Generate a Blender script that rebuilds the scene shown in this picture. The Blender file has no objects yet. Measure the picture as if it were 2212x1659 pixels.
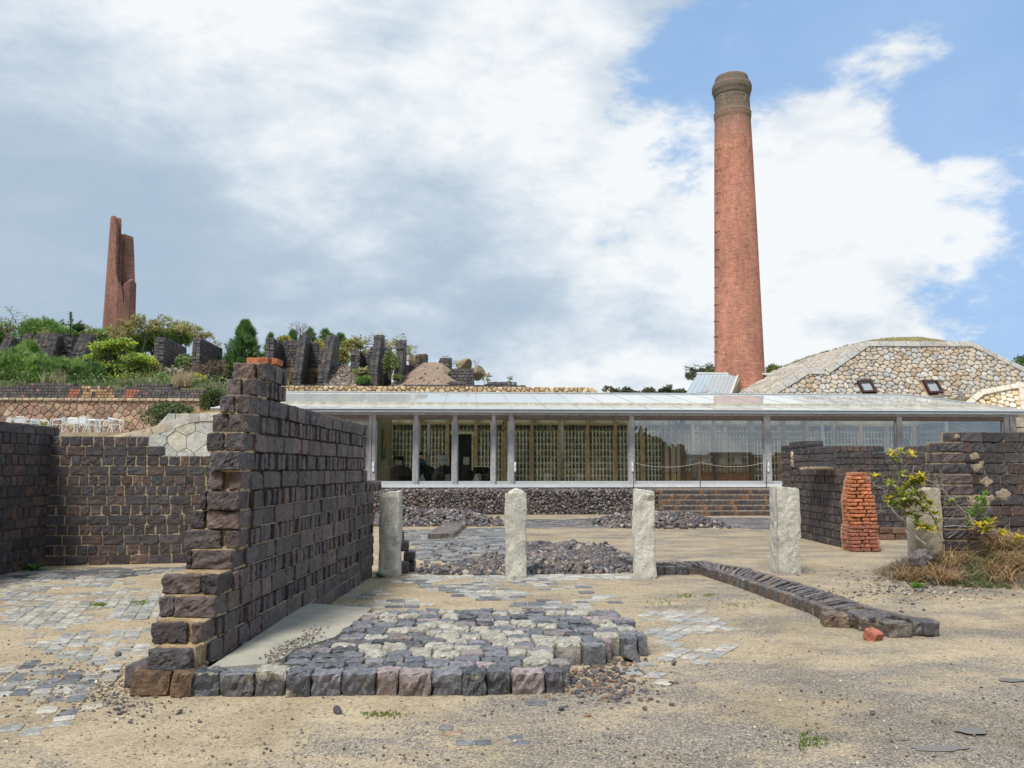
import bpy, math, random
import numpy as np
from mathutils import Vector, Matrix
SC = bpy.context.scene
COL = SC.collection
R = math.radians
# ------------------------------------------------------------------ camera, sky, sun, exposure
F, CX, CY = 1812.0, 1106.0, 829.5          # focal length and centre for a picture 2212 wide
YAW, PITCH, EYE = R(3.1), R(5.78), 1.65
FH = np.array([math.sin(YAW), math.cos(YAW), 0.0]); RT = np.array([math.cos(YAW), -math.sin(YAW), 0.0])
ZUP = np.array([0, 0, 1.0])
FW = FH*math.cos(PITCH)+ZUP*math.sin(PITCH); UPV = -FH*math.sin(PITCH)+ZUP*math.cos(PITCH)
CAMP = np.array([0, 0, EYE])
cd = bpy.data.cameras.new('camera'); cam = bpy.data.objects.new('camera', cd); COL.objects.link(cam)
cam.location = CAMP
cam.rotation_euler = Matrix(((RT[0], UPV[0], -FW[0]), (RT[1], UPV[1], -FW[1]), (RT[2], UPV[2], -FW[2]))).to_euler()
cd.sensor_width = 36.0; cd.lens = 36.0*F/2212.0; cd.clip_end = 3000; cd.clip_start = 0.05
SC.camera = cam
SC.view_settings.view_transform = 'Standard'; SC.view_settings.look = 'None'
SC.view_settings.exposure = 0.3; SC.view_settings.gamma = 1.0
SUN_EL, SUN_AZ = R(58), R(210)             # azimuth clockwise from +Y
sl = bpy.data.lights.new('sun', 'SUN'); sl.energy = 3.6; sl.angle = R(15); sl.color = (1.0, 0.95, 0.87)
sun = bpy.data.objects.new('sun', sl); COL.objects.link(sun)
sdir = Vector((math.sin(SUN_AZ)*math.cos(SUN_EL), math.cos(SUN_AZ)*math.cos(SUN_EL), math.sin(SUN_EL)))
sun.rotation_euler = sdir.to_track_quat('Z', 'Y').to_euler(); sun.location = (0, 0, 30)

def ray(px, py):
    return RT*((px-CX)/F)+UPV*((CY-py)/F)+FW
def G(px, py, z=0.0):                      # a point of the level z
    d = ray(px, py); return CAMP+d*((z-EYE)/d[2])
def DP(px, py, dep):                       # a point at horizontal distance dep
    d = ray(px, py); return CAMP+d*(dep/float(d@FH))
def YP(px, py, Y):                         # a point of the plane y = Y
    d = ray(px, py); return CAMP+d*(Y/d[1])
def VPL(px, py, A, B):                     # a point of the upright plane over A-B
    A = np.array(A, float)[:3]; B = np.array(B, float)[:3]
    n = np.cross(B-A, ZUP); d = ray(px, py); return CAMP+d*(float((A-CAMP)@n)/float(d@n))
def camdepth(P):
    return float((np.array(P)-CAMP)@FW)

# world: Nishita sky behind a layer of cloud
W = bpy.data.worlds.new('World'); SC.world = W; W.use_nodes = True
nt = W.node_tree; nt.nodes.clear()
def N(t, **k):
    n = nt.nodes.new(t)
    for a, v in k.items(): setattr(n, a, v)
    return n
L = lambda a, b: nt.links.new(a, b)
out = N('ShaderNodeOutputWorld'); bg = N('ShaderNodeBackground'); L(bg.outputs[0], out.inputs[0])
bg.inputs[1].default_value = 0.1
sky = N('ShaderNodeTexSky', sky_type='NISHITA', sun_disc=False); sky.sun_elevation = SUN_EL; sky.sun_rotation = SUN_AZ
sky.air_density = 1.0; sky.dust_density = 1.2; sky.ozone_density = 1.5
tc = N('ShaderNodeTexCoord'); DIRV = tc.outputs['Generated']
def M(op, a, b=None, c=None, clamp=False):
    n = N('ShaderNodeMath', operation=op); n.use_clamp = clamp
    for i, v in enumerate((a, b, c)):
        if v is None: continue
        if isinstance(v, (int, float)): n.inputs[i].default_value = v
        else: L(v, n.inputs[i])
    return n.outputs[0]
def MR(v, a, b, c, d, smooth=True):
    n = N('ShaderNodeMapRange'); n.interpolation_type = 'SMOOTHSTEP' if smooth else 'LINEAR'
    L(v, n.inputs[0])
    for i, q in enumerate((a, b, c, d)): n.inputs[i+1].default_value = q
    return n.outputs[0]
_s = N('ShaderNodeSeparateXYZ'); L(DIRV, _s.inputs[0]); _z = M('ADD', M('MAXIMUM', _s.outputs[2], 0.), .55)
_c = N('ShaderNodeCombineXYZ'); L(M('DIVIDE', _s.outputs[0], _z), _c.inputs[0]); L(M('DIVIDE', _s.outputs[1], _z), _c.inputs[1]); L(M('MULTIPLY', _s.outputs[2], 1.5), _c.inputs[2])
CLV = _c.outputs[0]                        # the cloud layer seen as a flat sheet overhead
def nz(scale, detail, rough, off=(0, 0, 0), dist=0.0, sq=(1, 1, 1)):
    mp = N('ShaderNodeMapping'); L(CLV, mp.inputs[0]); mp.inputs[1].default_value = off; mp.inputs[3].default_value = sq
    n = N('ShaderNodeTexNoise'); L(mp.outputs[0], n.inputs[0])
    n.inputs['Scale'].default_value = scale; n.inputs['Detail'].default_value = detail
    n.inputs['Roughness'].default_value = rough; n.inputs['Distortion'].default_value = dist
    return n.outputs[0]
def blob(px, py, rad, w):                  # soft round patch of sky, rad in pixels of the 2212 picture
    d = ray(px, py); d = d/np.linalg.norm(d)
    n = N('ShaderNodeVectorMath', operation='DOT_PRODUCT'); L(DIRV, n.inputs[0]); n.inputs[1].default_value = d
    return MR(n.outputs['Value'], math.cos(math.atan(rad/F)), 1.0, 0.0, w)
def total(base, lst):
    v = base
    for b in lst: v = M('ADD', blob(*b), v)
    return v
# where the cloud opens to blue
COVER = total(1.0, [(300, 500, 900, .3), (900, 600, 700, .25), (600, 100, 700, .2), (1600, 40, 300, -.36), (1470, 260, 230, -.42), (1990, 0, 330, -.42), (1400, 400, 160, -.22), (1330, 560, 150, -.12),
    (2200, 420, 330, -.38), (2250, 700, 380, -.34), (2060, 800, 260, -.22), (2060, 250, 120, -.22), (1700, -60, 200, -.2),
    (1830, 260, 260, .25), (1780, 480, 330, .26), (1980, 560, 280, .24), (1990, 130, 90, .22), (2195, 290, 150, .36), (2190, 170, 100, .25), (2190, 520, 140, .36),
    (1480, 560, 260, .14), (1440, 720, 320, .16), (2350, 300, 500, -.2), (2900, 200, 900, -.25)])
SHADE = total(0.44, [(820, 130, 600, .34), (480, 60, 460, .22), (1200, 250, 460, .26), (60, 30, 300, .14), (450, 200, 300, .1),
    (120, 450, 460, -.24), (-100, 600, 430, -.12), (560, 600, 450, -.24), (250, 580, 360, -.12), (1000, 480, 260, -.14), (1000, 620, 300, -.14),
    (1250, 700, 330, -.10), (1230, 450, 230, .16), (1840, 300, 380, .34), (1850, 560, 400, .24), (1450, 480, 260, .24), (870, 520, 130, .22),
    (1700, 740, 340, .1), (1250, 820, 260, .2), (1560, 800, 220, .12), (2200, 300, 200, .34), (2210, 520, 170, .26), (910, 700, 120, .10)])
n1 = nz(2.2, 10, .58, (3.1, 1.7, .4), .15); n2 = nz(5.0, 10, .60, (7.7, 2.2, 4.4), .2); n3 = nz(1.5, 9, .58, (1.2, 9.1, 2.4), .2)
n4 = nz(13., 8, .64, (4, 3, 2), .2)
cov = M('ADD', COVER, M('MULTIPLY', M('SUBTRACT', n1, .5), 1.5))
cov = M('ADD', cov, M('MULTIPLY', M('SUBTRACT', n2, .5), 2.1)); cov = M('ADD', cov, M('MULTIPLY', M('SUBTRACT', n4, .5), .9))
alpha = MR(cov, .46, .90, 0.14, 1.0)
sh = M('ADD', SHADE, M('MULTIPLY', M('SUBTRACT', n2, .5), 1.5)); sh = M('ADD', sh, M('MULTIPLY', M('SUBTRACT', n3, .5), 1.0))
sh = M('ADD', sh, M('MULTIPLY', M('SUBTRACT', n4, .5), .55))
sh = M('ADD', sh, MR(_s.outputs[2], .02, .34, .26, 0.))
ramp = N('ShaderNodeValToRGB'); L(sh, ramp.inputs[0]); cr = ramp.color_ramp
cr.elements[0].position = 0.0; cr.elements[0].color = (.38, .485, .60, 1)
cr.elements[1].position = 1.08 if False else 1.0; cr.elements[1].color = (.83, .86, .88, 1)
for p, c in ((.30, (.42, .515, .625, 1)), (.52, (.50, .59, .69, 1)), (.74, (.64, .71, .78, 1)), (.90, (.76, .80, .84, 1))):
    e = cr.elements.new(p); e.color = c
def mixc(f, a, b, mode='MIX'):
    n = N('ShaderNodeMix', data_type='RGBA', blend_type=mode)
    for s, v in ((0, f), (6, a), (7, b)):
        if isinstance(v, (int, float)): n.inputs[s].default_value = v
        elif isinstance(v, tuple): n.inputs[s].default_value = v
        else: L(v, n.inputs[s])
    return n.outputs[2]
cloud = mixc(1.0, ramp.outputs[0], (9, 9, 9, 1), 'MULTIPLY')
blue = mixc(.7, sky.outputs[0], (2.7, 4.7, 8.0, 1))
L(mixc(alpha, blue, cloud), bg.inputs[0])

# ------------------------------------------------------------------ object helpers
def props(o, label=None, cat=None, group=None, kind=None):
    if label: o['label'] = label
    if cat: o['category'] = cat
    if group: o['group'] = group
    if kind: o['kind'] = kind
    return o
def empty(name, loc, label=None, cat=None, group=None):
    o = bpy.data.objects.new(name, None); COL.objects.link(o); o.location = tuple(float(v) for v in loc); o.empty_display_size = .2
    return props(o, label, cat, group)
def copy_tree(o, parent=None, label=None, group=None):
    c = o.copy(); COL.objects.link(c)
    if parent is not None: c.parent = parent
    if label: c['label'] = label
    if group: c['group'] = group
    for ch in list(o.children): copy_tree(ch, c)
    return c
rng = np.random.default_rng(7)
class MB:
    def __init__(s): s.v = []; s.q = []; s.t = []; s.c = []; s.n = 0
    def add(s, v, q=None, t=None, col=(.5, .5, .5)):
        v = np.asarray(v, float).reshape(-1, 3)
        if q is not None and len(q): s.q.append(np.asarray(q, int).reshape(-1, 4)+s.n)
        if t is not None and len(t): s.t.append(np.asarray(t, int).reshape(-1, 3)+s.n)
        col = np.asarray(col, float)
        if col.ndim == 1: col = np.tile(col[:3], (len(v), 1))
        s.v.append(v); s.c.append(col[:, :3]); s.n += len(v)
    def build(s, name, mat, parent=None, smooth=False, origin=None):
        me = bpy.data.meshes.new(name)
        v = np.concatenate(s.v) if s.v else np.zeros((0, 3))
        c = np.concatenate(s.c) if s.c else np.zeros((0, 3))
        po = np.array(parent.matrix_world.translation) if parent is not None and parent.parent is None else None
        base = np.zeros(3)
        if parent is not None:
            p = parent
            while p is not None: base = base+np.array(p.location); p = p.parent
        if origin is not None: off = np.array(origin, float)
        else: off = base
        v = v-off
        q = np.concatenate(s.q) if s.q else np.zeros((0, 4), int)
        t = np.concatenate(s.t) if s.t else np.zeros((0, 3), int)
        me.vertices.add(len(v)); me.vertices.foreach_set('co', v.ravel())
        nl = len(q)*4+len(t)*3; me.loops.add(nl)
        me.loops.foreach_set('vertex_index', np.concatenate([q.ravel(), t.ravel()]).astype(np.int32))
        me.polygons.add(len(q)+len(t))
        me.polygons.foreach_set('loop_start', np.concatenate([np.arange(len(q))*4, len(q)*4+np.arange(len(t))*3]).astype(np.int32))
        me.polygons.foreach_set('use_smooth', np.full(len(q)+len(t), smooth))
        me.update(calc_edges=True)
        at = me.color_attributes.new('Col', 'FLOAT_COLOR', 'POINT')
        at.data.foreach_set('color', np.concatenate([c, np.ones((len(c), 1))], 1).ravel())
        me.materials.append(mat)
        o = bpy.data.objects.new(name, me); COL.objects.link(o)
        if parent is not None: o.parent = parent; o.location = tuple(off-base)
        else: o.location = tuple(off)
        return o
BQ = np.array([[0, 3, 2, 1], [4, 5, 6, 7], [0, 1, 5, 4], [1, 2, 6, 5], [2, 3, 7, 6], [3, 0, 4, 7]])
BU = np.array([[-1, -1, -1], [1, -1, -1], [1, 1, -1], [-1, 1, -1], [-1, -1, 1], [1, -1, 1], [1, 1, 1], [-1, 1, 1]], float)
I3 = np.eye(3)
def rotz(a): c, s_ = math.cos(a), math.sin(a); return np.array([[c, -s_, 0], [s_, c, 0], [0, 0, 1.]])
def rotx(a): c, s_ = math.cos(a), math.sin(a); return np.array([[1., 0, 0], [0, c, -s_], [0, s_, c]])
def roty(a): c, s_ = math.cos(a), math.sin(a); return np.array([[c, 0, s_], [0, 1., 0], [-s_, 0, c]])
def box(mb, c, size, Rm=I3, col=(.5, .5, .5), jit=0.0):
    v = BU*np.asarray(size, float)/2
    if jit: v = v+rng.uniform(-jit, jit, v.shape)
    mb.add(v@np.asarray(Rm).T+np.asarray(c, float), BQ, col=col)
def box2(mb, lo, hi, col=(.5, .5, .5)):
    lo = np.asarray(lo, float); hi = np.asarray(hi, float); box(mb, (lo+hi)/2, hi-lo, I3, col)
def bar(mb, a, b, w, h, col=(.5, .5, .5)):   # square bar from a to b
    a = np.asarray(a, float); b = np.asarray(b, float); u = b-a; l = np.linalg.norm(u); u = u/l
    ref = ZUP if abs(u[2]) < .95 else np.array([0, 1., 0]); s_ = np.cross(u, ref); s_ /= np.linalg.norm(s_); t = np.cross(s_, u)
    box(mb, (a+b)/2, (l, w, h), np.stack([u, s_, t], 1), col)
_T = {}
def grid_template(n):
    if n in _T: return _T[n]
    idx = {}; vs = []; qs = []
    def vid(i, j, k):
        key = (i, j, k)
        if key not in idx: idx[key] = len(vs); vs.append(key)
        return idx[key]
    nx, ny, nz_ = n
    for i in range(nx):
        for j in range(ny):
            qs.append([vid(i, j, 0), vid(i, j+1, 0), vid(i+1, j+1, 0), vid(i+1, j, 0)])
            qs.append([vid(i, j, nz_), vid(i+1, j, nz_), vid(i+1, j+1, nz_), vid(i, j+1, nz_)])
    for i in range(nx):
        for k in range(nz_):
            qs.append([vid(i, 0, k), vid(i+1, 0, k), vid(i+1, 0, k+1), vid(i, 0, k+1)])
            qs.append([vid(i, ny, k), vid(i, ny, k+1), vid(i+1, ny, k+1), vid(i+1, ny, k)])
    for j in range(ny):
        for k in range(nz_):
            qs.append([vid(0, j, k), vid(0, j, k+1), vid(0, j+1, k+1), vid(0, j+1, k)])
            qs.append([vid(nx, j, k), vid(nx, j+1, k), vid(nx, j+1, k+1), vid(nx, j, k+1)])
    _T[n] = (np.array(vs, float), np.array(qs)); return _T[n]
def rbrick(mb, c, size, Rm=I3, col=(.1, .08, .08), n=(4, 3, 3), r=.02, amp=.006, chip=.3, colv=.0, topcol=None):
    vs, qs = grid_template(n); size = np.asarray(size, float); h = size/2
    nn = np.array(n, float); u = vs/nn                    # 0..1
    rr = np.minimum(r, h*.45)
    # rows nearest the edge sit at distance rr from it
    p = np.empty_like(u)
    for a in range(3):
        k = vs[:, a]; m = n[a]
        inner = (k-1)/max(m-2, 1)*(size[a]-2*rr[a])-h[a]+rr[a] if m > 2 else u[:, a]*size[a]-h[a]
        x = np.where(k == 0, -h[a], np.where(k == m, h[a], inner)); p[:, a] = x
    core = np.clip(p, -h+rr, h-rr); d = p-core; ln = np.linalg.norm(d/rr, axis=1, keepdims=True); ln[ln < 1e-6] = 1
    p = core+d/np.maximum(ln, 1)
    f = rng.uniform(10, 85, (5, 3))*rng.choice([-1, 1], (5, 3)); ph = rng.uniform(0, 6.28, 5)
    nrm = p/h; nrm /= np.linalg.norm(nrm, axis=1, keepdims=True)
    w = np.sin(p@f.T+ph)@np.array([.45, .4, .35, .3, .3]); p = p+nrm*(w*amp)[:, None]+rng.normal(0, amp*.28, p.shape)
    for _ in range(rng.poisson(chip*2)):
        s_ = rng.choice([-1, 1], 3); pn = s_*rng.uniform(.3, 1, 3); pn /= np.linalg.norm(pn)
        lim = float((s_*h)@pn)*rng.uniform(.80, .95); dd = p@pn-lim; p = p-pn*np.maximum(dd, 0)[:, None]*.9
    cc = np.tile(np.asarray(col, float), (len(p), 1))
    if colv: cc = cc*(1+colv*np.sin(p@f[0:1].T*.6+ph[1]))
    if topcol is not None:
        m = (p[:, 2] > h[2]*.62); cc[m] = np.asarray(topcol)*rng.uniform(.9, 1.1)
    mb.add(p@np.asarray(Rm).T+np.asarray(c, float), qs, col=cc)
# rocks
def icos(sub):
    import bmesh
    b = bmesh.new(); bmesh.ops.create_icosphere(b, subdivisions=sub, radius=1)
    v = np.array([x.co[:] for x in b.verts]); t = np.array([[q.index for q in f.verts] for f in b.faces]); b.free(); return v, t
IC1, IC2, IC3 = icos(1), icos(2), icos(3)
def make_rock(ic, cuts=7, lim=(.45, .8)):
    v, t = ic; v = v.copy()
    for _ in range(cuts):
        n_ = rng.normal(size=3); n_ /= np.linalg.norm(n_); dd = v@n_-rng.uniform(*lim); v = v-n_*np.maximum(dd, 0)[:, None]
    return v, t
ROCKS = [make_rock(IC2, 9) for _ in range(14)]
ROCKS1 = [make_rock(IC1, 5) for _ in range(14)]
def rand_rot():
    q = rng.normal(size=4); q /= np.linalg.norm(q); w, x, y, z = q
    return np.array([[1-2*(y*y+z*z), 2*(x*y-z*w), 2*(x*z+y*w)], [2*(x*y+z*w), 1-2*(x*x+z*z), 2*(y*z-x*w)], [2*(x*z-y*w), 2*(y*z+x*w), 1-2*(x*x+y*y)]])
def rock(mb, c, s, col, lib=None, flat=1.0, Rm=None):
    v, t = (lib or ROCKS)[rng.integers(14)]
    v = v*(np.array([1, .8, .65])*rng.uniform(.8, 1.2, 3))*s
    v = v@(rand_rot() if Rm is None else Rm).T
    v[:, 2] *= flat; mb.add(v+np.asarray(c, float), t=t, col=col)
def tube(mb, pts, rad, seg=6, col=(.5, .5, .5), cap=True):
    pts = np.asarray(pts, float); n_ = len(pts); rad = np.full(n_, rad) if np.isscalar(rad) else np.asarray(rad, float)
    tg = np.gradient(pts, axis=0); tg /= np.maximum(np.linalg.norm(tg, axis=1, keepdims=True), 1e-9)
    ref = ZUP if abs(tg[0][2]) < .9 else np.array([1., 0, 0]); vs = []
    for i in range(n_):
        s_ = np.cross(tg[i], ref)
        if np.linalg.norm(s_) < 1e-3: s_ = np.cross(tg[i], np.array([.3, .7, .1]))
        s_ /= np.linalg.norm(s_); t = np.cross(s_, tg[i]); ref = np.cross(tg[i], s_) if False else t
        a = np.arange(seg)/seg*2*math.pi
        vs.append(pts[i]+rad[i]*(np.cos(a)[:, None]*s_+np.sin(a)[:, None]*t))
    q = []
    for i in range(n_-1):
        for j in range(seg):
            k = (j+1) % seg; q.append([i*seg+j, i*seg+k, (i+1)*seg+k, (i+1)*seg+j])
    v = np.concatenate(vs); t = []
    if cap:
        v = np.concatenate([v, pts[:1], pts[-1:]]); b0 = n_*seg
        for j in range(seg):
            k = (j+1) % seg; t += [[b0, k, j], [b0+1, (n_-1)*seg+j, (n_-1)*seg+k]]
    mb.add(v, q, t, col)
def lathe(mb, c, prof, seg=48, col=(.5, .5, .5), cols=None):
    a = np.arange(seg)/seg*2*math.pi; vs = []; cc = []
    for i, (r_, z_) in enumerate(prof):
        vs.append(np.stack([c[0]+r_*np.cos(a), c[1]+r_*np.sin(a), np.full(seg, c[2]+z_)], 1))
        cc.append(np.tile(col if cols is None else cols[i], (seg, 1)))
    q = [[i*seg+j, i*seg+(j+1) % seg, (i+1)*seg+(j+1) % seg, (i+1)*seg+j] for i in range(len(prof)-1) for j in range(seg)]
    mb.add(np.concatenate(vs), q, col=np.concatenate(cc))
def prism(mb, poly, off, col=(.5, .5, .5)):   # a convex-ish outline (3D points) pushed along off; fan capped
    p = np.asarray(poly, float); n_ = len(p); off = np.asarray(off, float); ce = p.mean(0)
    v = np.concatenate([p, p+off, [ce, ce+off]]); q = []; t = []
    for i in range(n_):
        j = (i+1) % n_; q.append([i, j, n_+j, n_+i]); t += [[2*n_, j, i], [2*n_+1, n_+i, n_+j]]
    mb.add(v, q, t, col)
# ------------------------------------------------------------------ Voronoi masonry
def clip_half(poly, m, n_):
    o = []
    for i in range(len(poly)):
        a = poly[i]; b = poly[(i+1) % len(poly)]; da = (a-m)@n_; db = (b-m)@n_
        if da <= 0: o.append(a)
        if (da < 0 < db) or (db < 0 < da): o.append(a+(b-a)*(da/(da-db)))
    return o
def cells(sites, lo, hi, k=14):
    S = np.asarray(sites); res = []
    for i, s_ in enumerate(S):
        d = np.linalg.norm(S-s_, axis=1); order = np.argsort(d)[1:k+1]
        poly = [np.array([lo[0], lo[1]]), np.array([hi[0], lo[1]]), np.array([hi[0], hi[1]]), np.array([lo[0], hi[1]])]
        for j in order:
            m = (s_+S[j])/2; poly = clip_half(poly, m, S[j]-s_)
            if len(poly) < 3: break
        res.append(np.array(poly) if len(poly) >= 3 else None)
    return res
def lattice(lo, hi, s, jit, ang=0.0, asp=1.0, stag=.5):
    c, s_ = math.cos(ang), math.sin(ang); ce = (np.array(lo)+np.array(hi))/2; rad = np.linalg.norm(np.array(hi)-np.array(lo))/2+s
    o = []; n_ = int(rad/s)+2; na = int(rad/(s*asp))+2
    for i in range(-na, na+1):
        for j in range(-n_, n_+1):
            x = (i+stag*(j % 2))*s*asp; y = j*s
            p = ce+np.array([c*x-s_*y, s_*x+c*y])+rng.uniform(-jit, jit, 2)*s
            if lo[0]-s*.2 < p[0] < hi[0]+s*.2 and lo[1]-s*.2 < p[1] < hi[1]+s*.2: o.append(p)
    return np.array(o)
def inpoly(p, poly):
    c = False; n_ = len(poly)
    for i in range(n_):
        a = poly[i]; b = poly[(i+1) % n_]
        if (a[1] > p[1]) != (b[1] > p[1]) and p[0] < (b[0]-a[0])*(p[1]-a[1])/(b[1]-a[1])+a[0]: c = not c
    return c
def stone(mb, poly, fmap, gap, dep, col, bevel=.03, rounds=0):
    ce = poly.mean(0)
    for _ in range(rounds):
        nx_ = np.roll(poly, -1, 0); poly = np.stack([poly*.75+nx_*.25, poly*.25+nx_*.75], 1).reshape(-1, 2)
    rad = np.linalg.norm(poly-ce, axis=1); rmin = max(rad.mean(), .02)
    def ring(g, h):
        k = max(0.1, 1-g/rmin); return [fmap(*(ce+(p-ce)*k), h) for p in poly]
    n_ = len(poly); j1 = rng.uniform(-.1, .1)*dep
    v = ring(gap, 0)+ring(gap, dep*.55)+ring(gap+bevel*.5, dep*.88)+ring(gap+bevel*1.6, dep+j1)+[fmap(*ce, dep*1.05+j1)]
    q = [[r_*n_+i, r_*n_+(i+1) % n_, (r_+1)*n_+(i+1) % n_, (r_+1)*n_+i] for r_ in range(3) for i in range(n_)]
    t = [[3*n_+i, 3*n_+(i+1) % n_, 4*n_] for i in range(n_)]
    mb.add(np.array(v), q, t, col)
def masonry(mb, fmap, lo, hi, s, palette, jit=.3, ang=0., asp=1., gap=.015, dep=.08, bevel=.03, rounds=0, outline=None, holes=(), stag=.5):
    S = lattice(lo, hi, s, jit, ang, asp, stag); cl = cells(S, lo, hi)
    pal = np.array(palette)
    for p, c in zip(S, cl):
        if c is None or len(c) < 3: continue
        ce = c.mean(0)
        if outline is not None and not inpoly(ce, outline): continue
        if any(h[0] < ce[0] < h[2] and h[1] < ce[1] < h[3] for h in holes): continue
        col = pal[rng.integers(len(pal))]*rng.uniform(.8, 1.15)
        stone(mb, c, fmap, gap, dep*rng.uniform(.7, 1.2), col, bevel, rounds)
# ------------------------------------------------------------------ foliage
def leaves(mb, pts, size, cols, asp=.55, up=0.0):
    n_ = len(pts); a = rng.normal(size=(n_, 3)); a[:, 2] += up; a /= np.linalg.norm(a, axis=1, keepdims=True)
    b = np.cross(a, rng.normal(size=(n_, 3))); b /= np.maximum(np.linalg.norm(b, axis=1, keepdims=True), 1e-6)
    s = (size*rng.uniform(.6, 1.3, n_))[:, None] if np.isscalar(size) else size[:, None]
    p = np.asarray(pts); v = np.stack([p-a*s*.5, p+b*s*asp*.5, p+a*s*.5, p-b*s*asp*.5], 1).reshape(-1, 3)
    mb.add(v, np.arange(n_*4).reshape(-1, 4), col=np.repeat(cols, 4, 0))
def needles(mb, pts, dirs, size, cols, k=9, spread=.8, wid=.09):
    n_ = len(pts); P = np.repeat(pts, k, 0); D = np.repeat(dirs, k, 0)+rng.normal(0, spread, (n_*k, 3))
    D /= np.linalg.norm(D, axis=1, keepdims=True); s = np.repeat(np.broadcast_to(size, (n_,)), k)*rng.uniform(.7, 1.2, n_*k)
    sd = np.cross(D, rng.normal(size=D.shape)); sd /= np.maximum(np.linalg.norm(sd, axis=1, keepdims=True), 1e-6)
    v = np.stack([P-sd*(s*wid)[:, None], P+sd*(s*wid)[:, None], P+D*s[:, None]], 1).reshape(-1, 3)
    c = np.repeat(np.repeat(cols, k, 0)*rng.uniform(.8, 1.2, (n_*k, 1)), 3, 0)
    mb.add(v, t=np.arange(n_*k*3).reshape(-1, 3), col=c)
def cloudpts(c, rad, n_, shell=.55, lumps=9, low=-.5):
    c = np.asarray(c, float); rad = np.asarray(rad, float)
    u = rng.normal(size=(lumps, 3)); u /= np.linalg.norm(u, axis=1, keepdims=True); u[:, 2] = np.abs(u[:, 2])*.9+low*.4
    ce = c+u*rad*.55; rs = rng.uniform(.35, .6, lumps); ix = rng.integers(lumps, size=n_)
    d = rng.normal(size=(n_, 3)); d /= np.linalg.norm(d, axis=1, keepdims=True)
    r_ = rng.uniform(shell, 1.05, n_)[:, None]
    p = ce[ix]+d*r_*rad*rs[ix][:, None]
    return p, d, ix
def shade_cols(n_, pal, ix=None, var=.25):
    pal = np.array(pal); i = rng.integers(len(pal), size=n_) if ix is None else (ix+rng.integers(0, 2, n_)) % len(pal)
    return pal[i]*rng.uniform(1-var, 1+var, (n_, 1))
# ------------------------------------------------------------------ materials
def newmat(name):
    m = bpy.data.materials.new(name); m.use_nodes = True; t = m.node_tree; t.nodes.clear()
    o = t.nodes.new('ShaderNodeOutputMaterial'); b = t.nodes.new('ShaderNodeBsdfPrincipled'); t.links.new(b.outputs[0], o.inputs[0])
    return m, t, b, o
class NT:
    def __init__(s, t): s.t = t
    def n(s, ty, **k):
        x = s.t.nodes.new(ty)
        for a, v in k.items(): setattr(x, a, v)
        return x
    def l(s, a, b): s.t.links.new(a, b)
    def put(s, sock, v):
        if isinstance(v, (int, float, tuple)): sock.default_value = v
        else: s.l(v, sock)
    def coord(s, scale=(1, 1, 1), rot=(0, 0, 0), obj=True, world=False):
        if world:
            g = s.n('ShaderNodeNewGeometry').outputs['Position']
        else: g = s.n('ShaderNodeTexCoord').outputs['Object']
        mp = s.n('ShaderNodeMapping'); s.l(g, mp.inputs[0]); mp.inputs[3].default_value = scale; mp.inputs[2].default_value = rot
        return mp.outputs[0]
    def noise(s, v, scale, detail=4, rough=.55, dist=0., out=0):
        x = s.n('ShaderNodeTexNoise'); s.l(v, x.inputs[0]); x.inputs['Scale'].default_value = scale
        x.inputs['Detail'].default_value = detail; x.inputs['Roughness'].default_value = rough; x.inputs['Distortion'].default_value = dist
        return x.outputs[out]
    def voro(s, v, scale, feature='F1', rnd=1.0, out='Distance', metric='EUCLIDEAN'):
        x = s.n('ShaderNodeTexVoronoi', feature=feature); s.l(v, x.inputs['Vector']); x.inputs['Scale'].default_value = scale
        x.inputs['Randomness'].default_value = rnd
        if feature != 'DISTANCE_TO_EDGE': x.distance = metric
        return x.outputs[out]
    def mr(s, v, a, b, c=0., d=1., smooth=False):
        x = s.n('ShaderNodeMapRange'); s.put(x.inputs[0], v); x.interpolation_type = 'SMOOTHSTEP' if smooth else 'LINEAR'
        for i, q in enumerate((a, b, c, d)): x.inputs[i+1].default_value = q
        return x.outputs[0]
    def m(s, op, a, b=0.):
        x = s.n('ShaderNodeMath', operation=op); s.put(x.inputs[0], a); s.put(x.inputs[1], b); return x.outputs[0]
    def mix(s, f, a, b, mode='MIX'):
        x = s.n('ShaderNodeMix', data_type='RGBA', blend_type=mode)
        s.put(x.inputs[0], f); s.put(x.inputs[6], a); s.put(x.inputs[7], b); return x.outputs[2]
    def ramp(s, f, st):
        x = s.n('ShaderNodeValToRGB'); s.put(x.inputs[0], f); c = x.color_ramp
        c.elements[0].position = st[0][0]; c.elements[0].color = st[0][1]+(1,)
        c.elements[1].position = st[-1][0]; c.elements[1].color = st[-1][1]+(1,)
        for p, q in st[1:-1]: c.elements.new(p).color = q+(1,)
        return x.outputs[0]
    def bump(s, h, strength, dist, b=None):
        x = s.n('ShaderNodeBump'); x.inputs['Strength'].default_value = strength; x.inputs['Distance'].default_value = dist
        s.put(x.inputs['Height'], h)
        if b is not None: s.l(b, x.inputs['Normal'])
        return x.outputs[0]
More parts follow.
